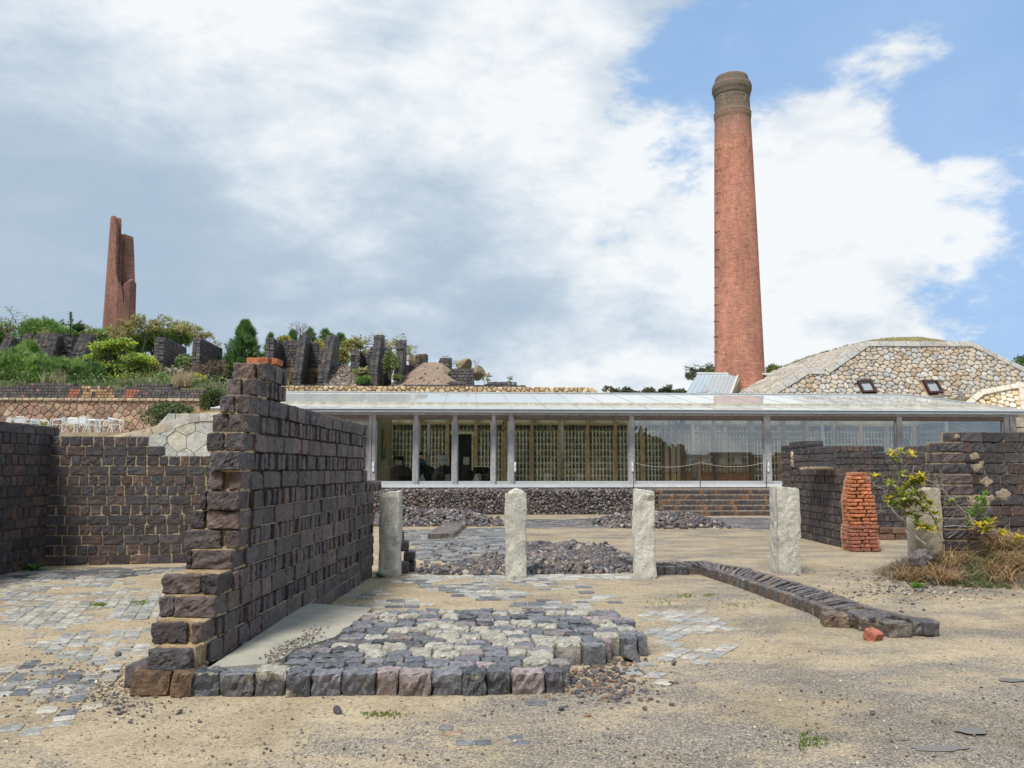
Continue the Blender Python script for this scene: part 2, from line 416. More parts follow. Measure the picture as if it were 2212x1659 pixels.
def vcol(name, rough=.6, spec=.5, var=.35, vs=6., fs=60., bump=.5, bd=.01, metal=0., dirt=None, rvar=.0, trans=0.):
    """colour from the mesh, broken up by two sizes of noise"""
    m, t, b, o = newmat(name); k = NT(t); c = k.coord(world=True)
    a = k.n('ShaderNodeVertexColor', layer_name='Col').outputs[0]
    n1 = k.noise(c, vs, 5, .6); n2 = k.noise(c, fs, 4, .65)
    n3 = k.noise(c, math.sqrt(vs*fs), 6, .7, .4)
    f = k.m('MULTIPLY', k.m('MULTIPLY', k.mr(n1, .3, .7, 1-var, 1+var), k.mr(n3, .32, .68, 1-var*.9, 1+var*.9)), k.mr(n2, .3, .7, 1-var*.9, 1+var*.9))
    cc = k.mix(1., a, k.n('ShaderNodeCombineColor').outputs[0], 'MULTIPLY')
    comb = t.nodes[-2] if False else None
    cn = [x for x in t.nodes if x.bl_idname == 'ShaderNodeCombineColor'][0]
    for i in range(3): k.l(f, cn.inputs[i])
    if dirt is not None:
        msk = k.mr(k.noise(c, dirt[1], 6, .65, .3), dirt[2], dirt[2]+.08)
        cc = k.mix(msk, cc, dirt[0]+(1,))
    k.l(cc, b.inputs['Base Color']); b.inputs['Metallic'].default_value = metal
    if rvar: k.l(k.mr(n1, .3, .7, rough-rvar, rough+rvar), b.inputs['Roughness'])
    else: b.inputs['Roughness'].default_value = rough
    b.inputs['Specular IOR Level'].default_value = spec
    if bump: k.l(k.bump(k.m('ADD', n2, k.m('ADD', k.m('MULTIPLY', n1, 1.2), k.m('MULTIPLY', n3, 2.))), bump, bd), b.inputs['Normal'])
    return m
def leafmat(name, tr=.35):
    m, t, b, o = newmat(name); k = NT(t)
    a = k.n('ShaderNodeVertexColor', layer_name='Col').outputs[0]
    b.inputs['Roughness'].default_value = .55; b.inputs['Specular IOR Level'].default_value = .3; k.l(a, b.inputs['Base Color'])
    tl = k.n('ShaderNodeBsdfTranslucent'); k.l(k.mix(1., a, (1.2, 1.3, .7, 1), 'MULTIPLY'), tl.inputs[0])
    mx = k.n('ShaderNodeMixShader'); mx.inputs[0].default_value = tr; k.l(b.outputs[0], mx.inputs[1]); k.l(tl.outputs[0], mx.inputs[2])
    k.l(mx.outputs[0], o.inputs[0]); return m
M_BRICK = vcol('slag_brick', .46, .5, .36, 9., 85., .9, .012, rvar=.2)
M_BRICKF = vcol('slag_brick_far', .65, .4, .25, 3., 14., .4, .03)
M_COBBLE = vcol('slag_cobble', .30, .7, .35, 14., 90., .8, .007, dirt=((.27, .24, .185), 6.5, .58), rvar=.16)
M_RUBBLE = vcol('slag_rubble', .45, .5, .4, 12., 70., .5, .008, rvar=.15)
M_GRANITE = vcol('granite', .85, .25, .22, 5., 130., 1., .015)
M_STONE = vcol('field_stone', .85, .25, .22, 5., 30., .7, .02)
M_RED = vcol('red_brick', .85, .25, .3, 7., 60., .8, .01)
M_WOODG = vcol('grey_wood', .7, .3, .2, 3., 25., .3, .004)
M_WOOD = vcol('brown_wood', .6, .35, .25, 3., 30., .2, .004)
M_METAL = vcol('painted_metal', .35, .5, .08, 2., 20., 0)
M_ALU = vcol('aluminium', .35, .5, .05, 2., 20., 0, metal=.0)
M_DARK = vcol('dark_paint', .6, .3, .15, 3., 30., 0)
M_WICKER = vcol('woven_wicker', .6, .3, .5, 30., 90., .5, .01)
M_PLASTER = vcol('plaster', .9, .2, .12, 2., 25., .2, .01)
M_IRON = vcol('rusty_iron', .8, .3, .3, 10., 60., .2, .003)
M_LEAF = leafmat('leaf'); M_BARK = vcol('bark', .85, .2, .3, 8., 40., .4, .01)
M_DRY = leafmat('dry_grass', .25)
M_CLOTH = vcol('cloth', .9, .1, .15, 8., 40., 0); M_SKIN = vcol('skin', .55, .3, .05, 8., 40., 0)
def brickmat(name, c1, c2, mort, sx, sy, soot=None, cyl=True, vary=.35):
    """courses of small bricks wrapped round an upright shaft (object coordinates: origin on its axis)"""
    m, t, b, o = newmat(name); k = NT(t)
    g = k.n('ShaderNodeTexCoord').outputs['Object']; sp = k.n('ShaderNodeSeparateXYZ'); k.l(g, sp.inputs[0])
    if cyl: u = k.m('MULTIPLY', k.m('ARCTAN2', sp.outputs[1], sp.outputs[0]), 1.6)
    else: u = k.m('ADD', sp.outputs[0], sp.outputs[1])
    cb = k.n('ShaderNodeCombineXYZ'); k.l(u, cb.inputs[0]); k.l(sp.outputs[2], cb.inputs[1])
    br = k.n('ShaderNodeTexBrick'); k.l(cb.outputs[0], br.inputs[0]); br.inputs['Color1'].default_value = c1+(1,); br.inputs['Color2'].default_value = c2+(1,)
    br.inputs['Mortar'].default_value = mort+(1,); br.inputs['Scale'].default_value = 1.; br.inputs['Mortar Size'].default_value = sy*.12
    br.inputs['Brick Width'].default_value = sx; br.inputs['Row Height'].default_value = sy; br.inputs['Bias'].default_value = 0.
    br.inputs['Mortar Smooth'].default_value = .3
    mp = k.n('ShaderNodeMapping'); k.l(g, mp.inputs[0]); mp.inputs[3].default_value = (1, 1, .35)
    n1 = k.noise(mp.outputs[0], .55, 8, .65, .3); n2 = k.noise(g, 3.5, 6, .7); n3 = k.noise(mp.outputs[0], 9., 5, .7)
    # rows differ in tone
    rw = k.noise(k.mapz(g) if False else mp.outputs[0], 2.4, 3, .6)
    f = k.m('MULTIPLY', k.mr(n1, .3, .7, 1-vary, 1+vary), k.m('MULTIPLY', k.mr(n2, .3, .7, .82, 1.18), k.mr(n3, .3, .7, .8, 1.2)))
    cn = k.n('ShaderNodeCombineColor')
    for i in range(3): k.l(f, cn.inputs[i])
    c = k.mix(1., br.outputs[0], cn.outputs[0], 'MULTIPLY')
    c = k.mix(k.mr(n2, .60, .72, 0, .35), c, (.22, .13, .10, 1))
    if soot:
        z0, z1, sc_ = soot
        s_ = k.m('ADD', k.mr(sp.outputs[2], z0, z1, 0, .85, True), k.m('MULTIPLY', k.m('SUBTRACT', n2, .5), .9))
        s_ = k.m('MULTIPLY', s_, k.mr(sp.outputs[2], z0-.5, z0+1.2))
        c = k.mix(k.mr(s_, .1, .9), c, sc_+(1,))
    k.l(c, b.inputs['Base Color']); b.inputs['Roughness'].default_value = .9; b.inputs['Specular IOR Level'].default_value = .2
    k.l(k.bump(k.m('ADD', k.m('MULTIPLY', br.outputs['Fac'], -1.), k.m('MULTIPLY', n3, .5)), .7, .03), b.inputs['Normal'])
    return m
M_CHIM = brickmat('chimney_brick', (.53, .215, .14), (.39, .15, .10), (.47, .31, .24), .34, .125, soot=(21.0, 25.0, (.15, .135, .105)))
M_CHIM2 = brickmat('ruined_chimney_brick', (.33, .145, .11), (.21, .10, .08), (.26, .18, .15), .3, .14)
# glass
def glassmat(name, refl, tint=(.86, .9, .88)):
    m, t, b, o = newmat(name); k = NT(t)
    tr = k.n('ShaderNodeBsdfTransparent'); tr.inputs[0].default_value = tint+(1,)
    gl = k.n('ShaderNodeBsdfGlossy'); gl.inputs['Roughness'].default_value = 0.0; gl.inputs[0].default_value = (.9, .95, 1, 1)
    fr = k.n('ShaderNodeFresnel'); fr.inputs[0].default_value = 1.52
    mx = k.n('ShaderNodeMixShader'); k.l(k.m('MINIMUM', k.m('MULTIPLY', fr.outputs[0], refl), 1.), mx.inputs[0]); k.l(tr.outputs[0], mx.inputs[1]); k.l(gl.outputs[0], mx.inputs[2])
    k.l(mx.outputs[0], o.inputs[0]); return m
M_GLASS = glassmat('window_glass', 3.0, (.95, .97, .95))
m, t, b, o = newmat('milky_roof_glass'); k = NT(t); M_ROOF = m
b.inputs['Base Color'].default_value = (.80, .84, .84, 1); b.inputs['Roughness'].default_value = .04; b.inputs['IOR'].default_value = 1.5
tl = k.n('ShaderNodeBsdfTranslucent'); tl.inputs[0].default_value = (.9, .93, .92, 1)
c_ = k.coord(); k.l(k.bump(k.noise(c_, .9, 2, .5), .02, .02), b.inputs['Normal'])
fr = k.n('ShaderNodeFresnel'); fr.inputs[0].default_value = 1.5
mx = k.n('ShaderNodeMixShader'); k.l(k.m('MULTIPLY', k.m('SUBTRACT', 1., fr.outputs[0]), .62), mx.inputs[0]); k.l(b.outputs[0], mx.inputs[1])
tp_ = k.n('ShaderNodeBsdfTransparent'); mt_ = k.n('ShaderNodeMixShader'); mt_.inputs[0].default_value = .45; k.l(tl.outputs[0], mt_.inputs[1]); k.l(tp_.outputs[0], mt_.inputs[2]); k.l(mt_.outputs[0], mx.inputs[2]); k.l(mx.outputs[0], o.inputs[0])
m, t, b, o = newmat('standing_seam_metal'); k = NT(t); M_SEAM = m
b.inputs['Base Color'].default_value = (.50, .58, .62, 1); b.inputs['Metallic'].default_value = .35; b.inputs['Roughness'].default_value = .22
# ground
m, t, b, o = newmat('sandy_gravel'); k = NT(t); M_GROUND = m
c = k.coord(world=True); sp = k.n('ShaderNodeSeparateXYZ'); k.l(c, sp.inputs[0])
n_big = k.noise(c, .35, 6, .6, .3); n_mid = k.noise(c, 1.7, 7, .65, .4); n_sm = k.noise(c, 9., 6, .7)
grain = k.voro(c, 95., out='Color'); grain2 = k.voro(c, 38., out='Color')
gs = k.n('ShaderNodeSeparateColor'); k.l(grain, gs.inputs[0]); gs2 = k.n('ShaderNodeSeparateColor'); k.l(grain2, gs2.inputs[0])
base = k.ramp(n_mid, [(.25, (.36, .285, .185)), (.45, (.46, .37, .25)), (.62, (.53, .435, .30)), (.8, (.58, .49, .36))])
base = k.mix(k.mr(n_big, .52, .70, 0, .45), base, (.34, .29, .21, 1))
gr = k.ramp(gs.outputs[0], [(.0, (.07, .065, .06)), (.16, (.22, .18, .13)), (.35, (.42, .34, .23)), (.6, (.52, .42, .28)), (.85, (.63, .56, .44)), (1., (.80, .76, .68))])
base = k.mix(.45, base, k.mix(.5, gr, k.mix(1., base, gr, 'MULTIPLY')))
base = k.mix(k.mr(gs2.outputs[1], .86, .95, 0, .5), base, (.13, .115, .10, 1))
# dark cinder lying in patches, thickest to the right of the walk
cn = k.n('ShaderNodeMapping'); k.l(c, cn.inputs[0]); cn.inputs[3].default_value = (.55, 1.0, 1)
nc = k.noise(cn.outputs[0], 1.3, 8, .68, .5)
rx = k.mr(sp.outputs[0], -1.5, 2.4, .01, .20, True); ry = k.mr(sp.outputs[1], 4.5, 8.0, .08, -.09, True)
cm = k.m('ADD', nc, k.m('ADD', rx, ry)); cm = k.m('ADD', cm, k.m('MULTIPLY', k.m('SUBTRACT', gs.outputs[1], .5), .16))
cind = k.ramp(gs.outputs[2], [(.0, (.06, .06, .065)), (.5, (.16, .15, .145)), (.8, (.30, .27, .23)), (1., (.5, .44, .36))])
base = k.mix(k.mr(cm, .57, .70, 0, .82), base, cind)
# thin moss
mo = k.noise(c, .9, 7, .7, .6); base = k.mix(k.mr(k.m('ADD', mo, k.m('MULTIPLY', k.m('SUBTRACT', gs.outputs[1], .5), .15)), .60, .72, 0, .5), base, (.23, .215, .10, 1))
patch = k.noise(c, .55, 8, .7, .8); base = k.mix(k.mr(patch, .48, .62, 0, .5), base, k.mix(1., base, (.62, .60, .56, 1), 'MULTIPLY'))
k.l(base, b.inputs['Base Color']); b.inputs['Roughness'].default_value = .92; b.inputs['Specular IOR Level'].default_value = .25
k.l(k.bump(k.m('ADD', k.m('MULTIPLY', gs.outputs[0], .6), k.m('ADD', k.m('MULTIPLY', n_sm, 1.2), gs2.outputs[0])), .75, .012), b.inputs['Normal'])
m, t, b, o = newmat('hill_soil'); k = NT(t); M_HILL = m
c = k.coord(world=True); n1 = k.noise(c, .8, 8, .65); n2 = k.noise(c, 7., 6, .7)
k.l(k.mix(k.mr(n2, .35, .65), k.ramp(n1, [(.3, (.07, .075, .035)), (.5, (.13, .11, .06)), (.7, (.22, .17, .11))]), (.10, .12, .04, 1)), b.inputs['Base Color']); b.inputs['Roughness'].default_value = 1.
k.l(k.bump(n2, .8, .2), b.inputs['Normal'])
m, t, b, o = newmat('bare_earth'); k = NT(t); M_EARTH = m
c = k.coord(world=True); n1 = k.noise(c, 1.2, 8, .65); n2 = k.noise(c, 14., 6, .7)
cc = k.mix(k.mr(n2, .56, .66), k.ramp(n1, [(.3, (.19, .135, .10)), (.5, (.26, .19, .14)), (.7, (.33, .25, .18))]), (.10, .08, .065, 1))
k.l(cc, b.inputs['Base Color']); b.inputs['Roughness'].default_value = 1.; k.l(k.bump(n2, .6, .08), b.inputs['Normal'])
m, t, b, o = newmat('dry_turf'); k = NT(t); M_TURF = m
c = k.coord(world=True); n1 = k.noise(c, .7, 8, .65); n2 = k.noise(c, 11., 6, .75)
cc = k.mix(k.mr(n2, .3, .7), k.ramp(n1, [(.3, (.20, .17, .07)), (.5, (.33, .25, .12)), (.7, (.42, .34, .18))]), (.24, .21, .08, 1))
k.l(cc, b.inputs['Base Color']); b.inputs['Roughness'].default_value = 1.; k.l(k.bump(n2, .9, .1), b.inputs['Normal'])
m, t, b, o = newmat('screed'); k = NT(t); M_SCREED = m
c = k.coord(world=True); n1 = k.noise(c, 3., 8, .65); n2 = k.noise(c, 60., 5, .7)
cc = k.mix(k.mr(n2, .60, .68, 0, .75), k.ramp(k.noise(c, 1.6, 9, .7, .6), [(.3, (.20, .195, .165)), (.45, (.31, .30, .25)), (.6, (.38, .36, .29)), (.72, (.30, .25, .17))]), (.10, .10, .09, 1))
k.l(cc, b.inputs['Base Color']); b.inputs['Roughness'].default_value = .7; k.l(k.bump(k.m('ADD', n1, k.m('MULTIPLY', n2, .3)), .6, .02), b.inputs['Normal'])
m, t, b, o = newmat('puddle_water'); k = NT(t); M_WATER = m
b.inputs['Base Color'].default_value = (.17, .16, .145, 1); b.inputs['Roughness'].default_value = .42; b.inputs['IOR'].default_value = 1.33

# ------------------------------------------------------------------ the ground
g = MB()
s_ = 1500.
xs = np.concatenate([[-s_], np.linspace(-14, 14, 113), [s_]]); ys = np.concatenate([[-s_], np.linspace(1.5, 30, 115), [s_]])
XX, YY = np.meshgrid(xs, ys)
ZZ = .004*np.sin(XX*2.1+np.sin(YY*1.3)*2)*np.sin(YY*1.7+XX*.6)+.003*np.sin(XX*5.3+YY*3.7)
ZZ[(np.abs(XX) > 13.5) | (YY < 2) | (YY > 29)] = 0
g.add(np.stack([XX, YY, ZZ], 2).reshape(-1, 3), [[i*len(xs)+j, i*len(xs)+j+1, (i+1)*len(xs)+j+1, (i+1)*len(xs)+j] for i in range(len(ys)-1) for j in range(len(xs)-1)])
props(g.build('ground', M_GROUND, smooth=True), kind='structure')
def interp(x, pts): return float(np.interp(x, [p[0] for p in pts], [p[1] for p in pts]))
HL = [(33, -.3), (35.5, 1.2), (37, 3.18), (44.9, 3.2), (45.5, 3.3), (46.3, 6.0), (50, 6.9), (56, 8.0), (60, 9.2), (70, 10.6), (80, 11.5), (120, 11.5), (160, 8)]
HR = [(50.2, -.3), (50.9, 6.2), (55, 6.75), (60, 7.0), (70, 6.0), (90, 4.0), (160, 2)]
HQ = [(56, -.5), (62, 2.0), (75, 4.0), (160, 3)]
def ss(x, a, b): t = min(1, max(0, (x-a)/(b-a))); return t*t*(3-2*t)
def hill(x, y):
    xl = -12.0 if y < 49 else -15.5
    l_ = 1-ss(x, xl-2.0, xl+.6); r_ = ss(x, 7.5, 12.5)
    h = interp(y, HR)*(1-r_)+interp(y, HQ)*r_
    h = h*(1-l_)+interp(y, HL)*l_
    return h+(.12*math.sin(x*.9)+.1*math.sin(y*1.3+x*.4))*ss(y, 46.5, 50)
xs = np.linspace(-95, 95, 191); ys = np.concatenate([np.linspace(33, 60, 82), np.linspace(61, 160, 60)])
v = np.array([[x, y, hill(x, y)] for y in ys for x in xs]); nX = len(xs)
h_ = MB(); h_.add(v, [[i*nX+j, i*nX+j+1, (i+1)*nX+j+1, (i+1)*nX+j] for i in range(len(ys)-1) for j in range(nX-1)])
props(h_.build('hillside', M_HILL, smooth=True), kind='structure')

# ------------------------------------------------------------------ brick walling
DARK = [(.070, .054, .055), (.092, .070, .070), (.115, .088, .084), (.078, .070, .074), (.135, .096, .088), (.055, .046, .048), (.10, .084, .086), (.15, .105, .092), (.085, .078, .084)]
BACKD = [(0.071, 0.062, 0.067), (0.052, 0.041, 0.043), (0.063, 0.048, 0.048), (0.081, 0.057, 0.053), (0.057, 0.051, 0.055), (0.098, 0.06, 0.052), (0.046, 0.041, 0.046)]
def pick(pal, lo=.8, hi=1.2): return np.array(pal[rng.integers(len(pal))])*rng.uniform(lo, hi)
def course(mb, A, B, side, thick, z0, h, w, t0=0., t1=None, pal=DARK, n=(4, 3, 4), gap=.016, r=.012, amp=.006, chip=.35, jd=.008, drop=0.):
    """one course of bricks along A-B; the wall body lies on the `side` (+1 left of A->B, -1 right)"""
    A = np.array(A[:2], float); B = np.array(B[:2], float); u = B-A; Lg = np.linalg.norm(u); u /= Lg; nn = np.array([-u[1], u[0]])*side
    t1 = Lg if t1 is None else t1; t = t0
    Rm = np.stack([np.append(u, 0), np.append(nn, 0)*1.0, ZUP], 1)
    if np.linalg.det(Rm) < 0: Rm = np.stack([np.append(-u, 0), np.append(nn, 0), ZUP], 1)
    while t < t1-.03:
        ww = min(w*rng.uniform(.82, 1.15), t1-t)
        if t1-t-ww < w*.3: ww = t1-t
        if rng.random() >= drop:
            c = A+u*(t+ww/2)+nn*(thick/2+rng.uniform(-jd, jd))
            rbrick(mb, (c[0], c[1], z0+h/2+rng.uniform(-.004, .004)), (ww-gap*rng.uniform(.6, 1.3), thick-rng.uniform(0, .01), h-gap*rng.uniform(.5, 1.1)), Rm@rotz(rng.uniform(-.02, .02)), pick(pal), n, r, amp, chip, .12)
        t += ww
def core(mb, A, B, side, thick, z0, z1, inset=.03, col=(.30, .22, .13), e0=.03, e1=.03):
    A = np.array(A[:2], float); B = np.array(B[:2], float); u = B-A; Lg = np.linalg.norm(u); u /= Lg; nn = np.array([-u[1], u[0]])*side
    c = A+u*((Lg+e0-e1)/2)+nn*thick/2
    box(mb, (c[0], c[1], (z0+z1)/2), (Lg-e0-e1, thick-2*inset, z1-z0), np.stack([np.append(u, 0), np.append([-u[1], u[0]], 0), ZUP], 1), col)
SAND = (.40, .29, .165)
# --- the tapering wall beside the platform
PA = G(459, 1431, .16); PB = G(808, 1243, 0); ud = (PB-PA)[:2]; LW = np.linalg.norm(ud); ud /= LW; nd = np.array([-ud[1], ud[0]])   # nd points left
PA = PA*np.array([1, 1, 0]); PB = PB*np.array([1, 1, 0])
zt = [0]+[.162*k_ for k_ in range(1, 9)]+[1.296+.168*k_ for k_ in range(1, 9)]
def tpos(px, z):                            # distance along the wall's right face seen at column px
    n_ = np.array([-ud[1], ud[0], 0]); d = RT*((px-CX)/F)+FH
    o = CAMP; tt = float((PA-o)@n_)/float(d@n_); return float((o+d*tt-PA)[:2]@ud)
corner = {1: 432, 2: 445, 3: 460, 4: 482, 5: 492, 6: 519, 7: 527, 8: 530, 9: 528, 10: 527, 11: 525, 12: 532, 13: 542, 14: 540, 15: 556, 16: 574}
ends = {2: [(337, 430)], 3: [(337, 417), (424, 452)], 4: [(351, 386), (389, 478)], 5: [(357, 443), (448, 488)], 6: [(405, 420), (422, 512)],
        7: [(403, 484), (492, 524)], 8: [(411, 446), (454, 526)], 9: [(434, 450), (452, 524)], 10: [(452, 484), (494, 523)], 11: [(453, 522)], 12: [(440, 481), (484, 529)],
        13: [(453, 490), (493, 540)], 14: [(468, 502), (505, 538)], 15: [(483, 517), (522, 553)], 16: [(496, 548), (551, 573)]}
wall = MB()
tend_hi = tpos(794, 2); tend_lo = tpos(829, 1.2); tend_b = tpos(812, .5)
RmW = np.stack([np.append(-nd, 0), np.append(ud, 0), ZUP], 1)
for k_ in range(1, 17):
    z0, z1 = zt[k_-1], zt[k_]; t0 = tpos(corner[k_], z1); t1 = tend_hi if k_ in (10, 11, 12, 13, 14) else (tend_lo if k_ in (9,) else (tend_b if k_ < 9 else 0))
    if k_ == 15: t1 = t0+.85
    if k_ == 16: t1 = t0+.62
    kind = (k_ % 2 == 0)
    if k_ >= 2:
        # end blocks (the broken, stepped end)
        dep = camdepth(np.append(PA[:2]+ud*t0, 1.))
        offs = []
        for (a, b_) in ends[k_]:
            x1 = (corner[k_]-a)*dep/F; x0 = max(0., (corner[k_]-b_)*dep/F); wv = x1-x0; offs.append(x1)
            dl = rng.uniform(.24, .34); back = rng.uniform(-.03, .03)
            c = PA[:2]+nd*((x0+x1)/2)+ud*(t0+dl/2+back)
            small = (x0 < .1)
            rbrick(wall, (c[0], c[1], (z0+z1)/2), (wv-.012, dl, z1-z0-.014), RmW@rotz(rng.uniform(-.05, .05)), pick(DARK, .75, 1.15), (11, 8, 7), .012, .008, .8, .2)
        xm = max(offs)
        # mortar filling
        mz = .006
        c0 = PA[:2]+nd*(xm/2)+ud*((t0+t1)/2+.10)
        box(wall, (c0[0], c0[1], (z0+z1)/2), (xm-.09, t1-t0-.26, z1-z0+mz), RmW, (.085, .068, .052), .004)
        cs = PA[:2]+nd*(xm/2)+ud*(t0+.19); box(wall, (cs[0], cs[1], (z0+z1)/2), (xm-.08, .26, z1-z0+.004), RmW, SAND, .004)
        if k_ < 10:
            cb_ = PA[:2]+nd*(.014+.1)+ud*((t0+t1)/2+.15); box(wall, (cb_[0], cb_[1], z0+.002), (.2, t1-t0-.35, .015), RmW, (.33, .265, .18), .004)
        # a strip of bright mortar bedding under each end block
        c1 = PA[:2]+nd*(xm/2)+ud*(t0+.17)
        box(wall, (c1[0], c1[1], z0+.004), (xm-.05, .26, .022), RmW, (.46, .34, .20), .006)
        # right face course
        wR = .22
        tt = t0+.27
        course(wall, PA+np.append(ud, 0)*0, PA+np.append(ud, 0)*t1, 1, wR, z0, z1-z0, .29 if kind else .118, tt, t1, DARK, (6 if kind else 4, 3, 5), .013 if kind else .026, .010, .006, .45, .010 if kind else .020)
        # left face course
        A2 = PA[:2]+nd*xm; B2 = A2+ud*t1
        if t1 > 2: course(wall, A2, B2, -1, min(.22, xm-.2), z0, z1-z0, .36 if not kind else .2, t0+.3, t1, DARK, (3, 2, 3), .02, .02, .006, .3)
# bottom course: two blocks sticking out to the left
z1 = zt[1]; dep = camdepth(G(345, 1480, 0)); 
for (a, b_, y_) in ((281, 366, 1505), (368, 414, 1508)):
    p0 = G(a, y_, 0); p1 = G(b_, y_, 0); wv = np.linalg.norm(p1-p0); c = (p0+p1)/2+np.array([0, .17, 0])
    rbrick(wall, (c[0], c[1], .085), (wv, .34, .185), rotz(rng.uniform(-.06, .04)), (.14, .085, .05), (9, 7, 5), .02, .010, .8, .35)
for (a, b_, y_) in ((326, 346, 1452), (340, 395, 1430)):
    pass
course(wall, PA+np.append(ud, 0)*-.1, PB, 1, .25, 0, zt[1], .3, .2, tend_b, DARK, (3, 3, 3))
course(wall, np.append(PA[:2]+nd*.62, 0), np.append(PA[:2]+nd*.62+ud*tend_b, 0), -1, .25, 0, zt[1], .34, -.15, tend_b, DARK, (4, 3, 3))
W1 = wall.build('brick_wall', M_BRICK)
props(W1, 'tall tapering wall of dark slag bricks with a stepped broken end beside the cobbled platform', 'wall')
# red bricks on its top
t0 = tpos(574, 2.64); dep = camdepth(np.append(PA[:2]+ud*t0, 2.6))
for i, (a, b_, lb) in enumerate(((523, 570, 'long flat orange red brick lying on the very top of the tapering dark wall'), (574, 586, 'short orange red brick end behind the long one on top of the tapering wall'))):
    x1 = (574-a)*dep/F; x0 = (574-b_)*dep/F; mb = MB(); c = PA[:2]+nd*((x0+x1)/2)+ud*(t0+.12+.1*i)
    rbrick(mb, (c[0], c[1], zt[16]+.028), (x1-x0, .12 if i == 0 else .2, .06), RmW, (.42, .145, .075), (6, 4, 3), .008, .003, .3)
    props(mb.build('brick', M_RED, origin=(c[0], c[1], zt[16])), lb, 'brick', 'red bricks on the tapering wall')
# small rotten stub behind the first post
st = MB()
for (a, b_, ya, yb, dd) in ((860, 882, 1214, 1244, 13.55), (872, 896, 1191, 1240, 13.8), (862, 882, 1168, 1192, 13.8), (858, 872, 1146, 1170, 13.8)):
    p0 = DP(a, yb, dd); p1 = DP(b_, ya, dd); n_ = max(1, round(abs(p1[2]-p0[2])/.17)); hh = (p1[2]-max(0, p0[2]))/n_
    for i in range(n_): rbrick(st, ((p0[0]+p1[0])/2, p0[1]+.12, max(0, p0[2])+hh*(i+.5)), (p1[0]-p0[0], .3, hh-.01), rotz(rng.uniform(-.1, .1)), pick(DARK), (5, 4, 4), .02, .008, .5)
props(st.build('brick_stub', M_BRICK), 'small crumbling stub of dark bricks just behind the leftmost stone post', 'wall remnant')

# --- the walls of the enclosure on the left
def flatwall(name, label, A, B, side, thick, courses, ztop, prof=None, pal=BACKD, n=(4, 2, 4), h=.171, mort=(.33, .25, .16), cat='wall', jd=.008, widths=(.345, .175), mat=None, drop=0., chip=.35, zb=0., inset=.03):
    mb = MB(); A = np.array(A, float); B = np.array(B, float); Lg = np.linalg.norm((B-A)[:2]); nc = len(courses)
    for i, kd in enumerate(courses):
        z0 = zb+i*h; t0, t1 = (0, Lg) if prof is None else prof(i, Lg)
        if t1 <= t0: continue
        course(mb, A, B, side, thick, z0, h, widths[0] if kd == 'S' else widths[1], t0, t1, pal, n, .018, .013, .006, chip, jd, drop)
        u = (B-A)[:2]/Lg; Aq = A[:2]+u*t0; Bq = A[:2]+u*t1
        core(mb, Aq, Bq, side, thick, z0, z0+h+(.0 if i < nc-1 else -.02), inset, mort)
    o = mb.build(name, mat or M_BRICK); return props(o, label, cat)
BA = G(90, 1223, 0); BB = G(520, 1214, 0)
tq = lambda px: float(np.linalg.norm((VPL(px, 1000, BA, BB)-BA)[:2]))
def pf(i, Lg):
    if i == 12: return 0, tq(311)
    if i == 11: return 0, tq(349)
    return 0, Lg
flatwall('brick_wall', 'dark brick back wall of the left enclosure with pale mortar joints, stepping down to the right', BA, BB, 1, .34, 'SHSHSHSHHSHSH', 2.2, pf, BACKD, (5, 2, 4), mort=(.38, .295, .195), inset=.020)
LA = G(90, 1223, 0)+np.array([.05, .30, 0]); LB = G(-60, 1256, 0); LB = LA+(LB-LA)*2.4
flatwall('brick_wall', 'dark brick side wall of the left enclosure running out of the picture, one course taller', LB, LA, 1, .34, 'SHSHSHSHHSHSHS', 2.4, None, BACKD, (5, 2, 4), mort=(.12, .10, .075))

# --- the cobbled platform
pl = MB(); zp = .165
def platform_rows():
    # rows parallel to the front edge; grid laid along the platform's own axes
    o = G(415, 1508, 0); e = G(1228, 1500, 0); ux = (e-o)/np.linalg.norm(e-o); uy = np.array([-ux[1], ux[0], 0])
    return o, ux, uy, np.linalg.norm(e-o)
O, ux, uy, Lx = platform_rows()
Rp = np.stack([ux, uy, ZUP], 1)
back = float((G(1000, 1320, zp)-O)@uy)
slabpoly = [G(*p, zp)[:2] for p in ((448, 1446), (560, 1372), (662, 1304), (804, 1315), (760, 1350), (722, 1378), (636, 1404), (611, 1424), (568, 1436))]
y = 0.; row = 0
WHITE = (.36, .335, .28); COBC = [(.05, .055, .065), (.075, .078, .085), (.11, .10, .105), (.15, .115, .11), (.06, .06, .066), (.045, .048, .055), (.09, .085, .10), (.07, .07, .08)]
nzf = lambda x, y_: math.sin(x*2.3+1.1)*math.sin(y_*2.9+.4)+.5*math.sin(x*5.1+y_*3.3)
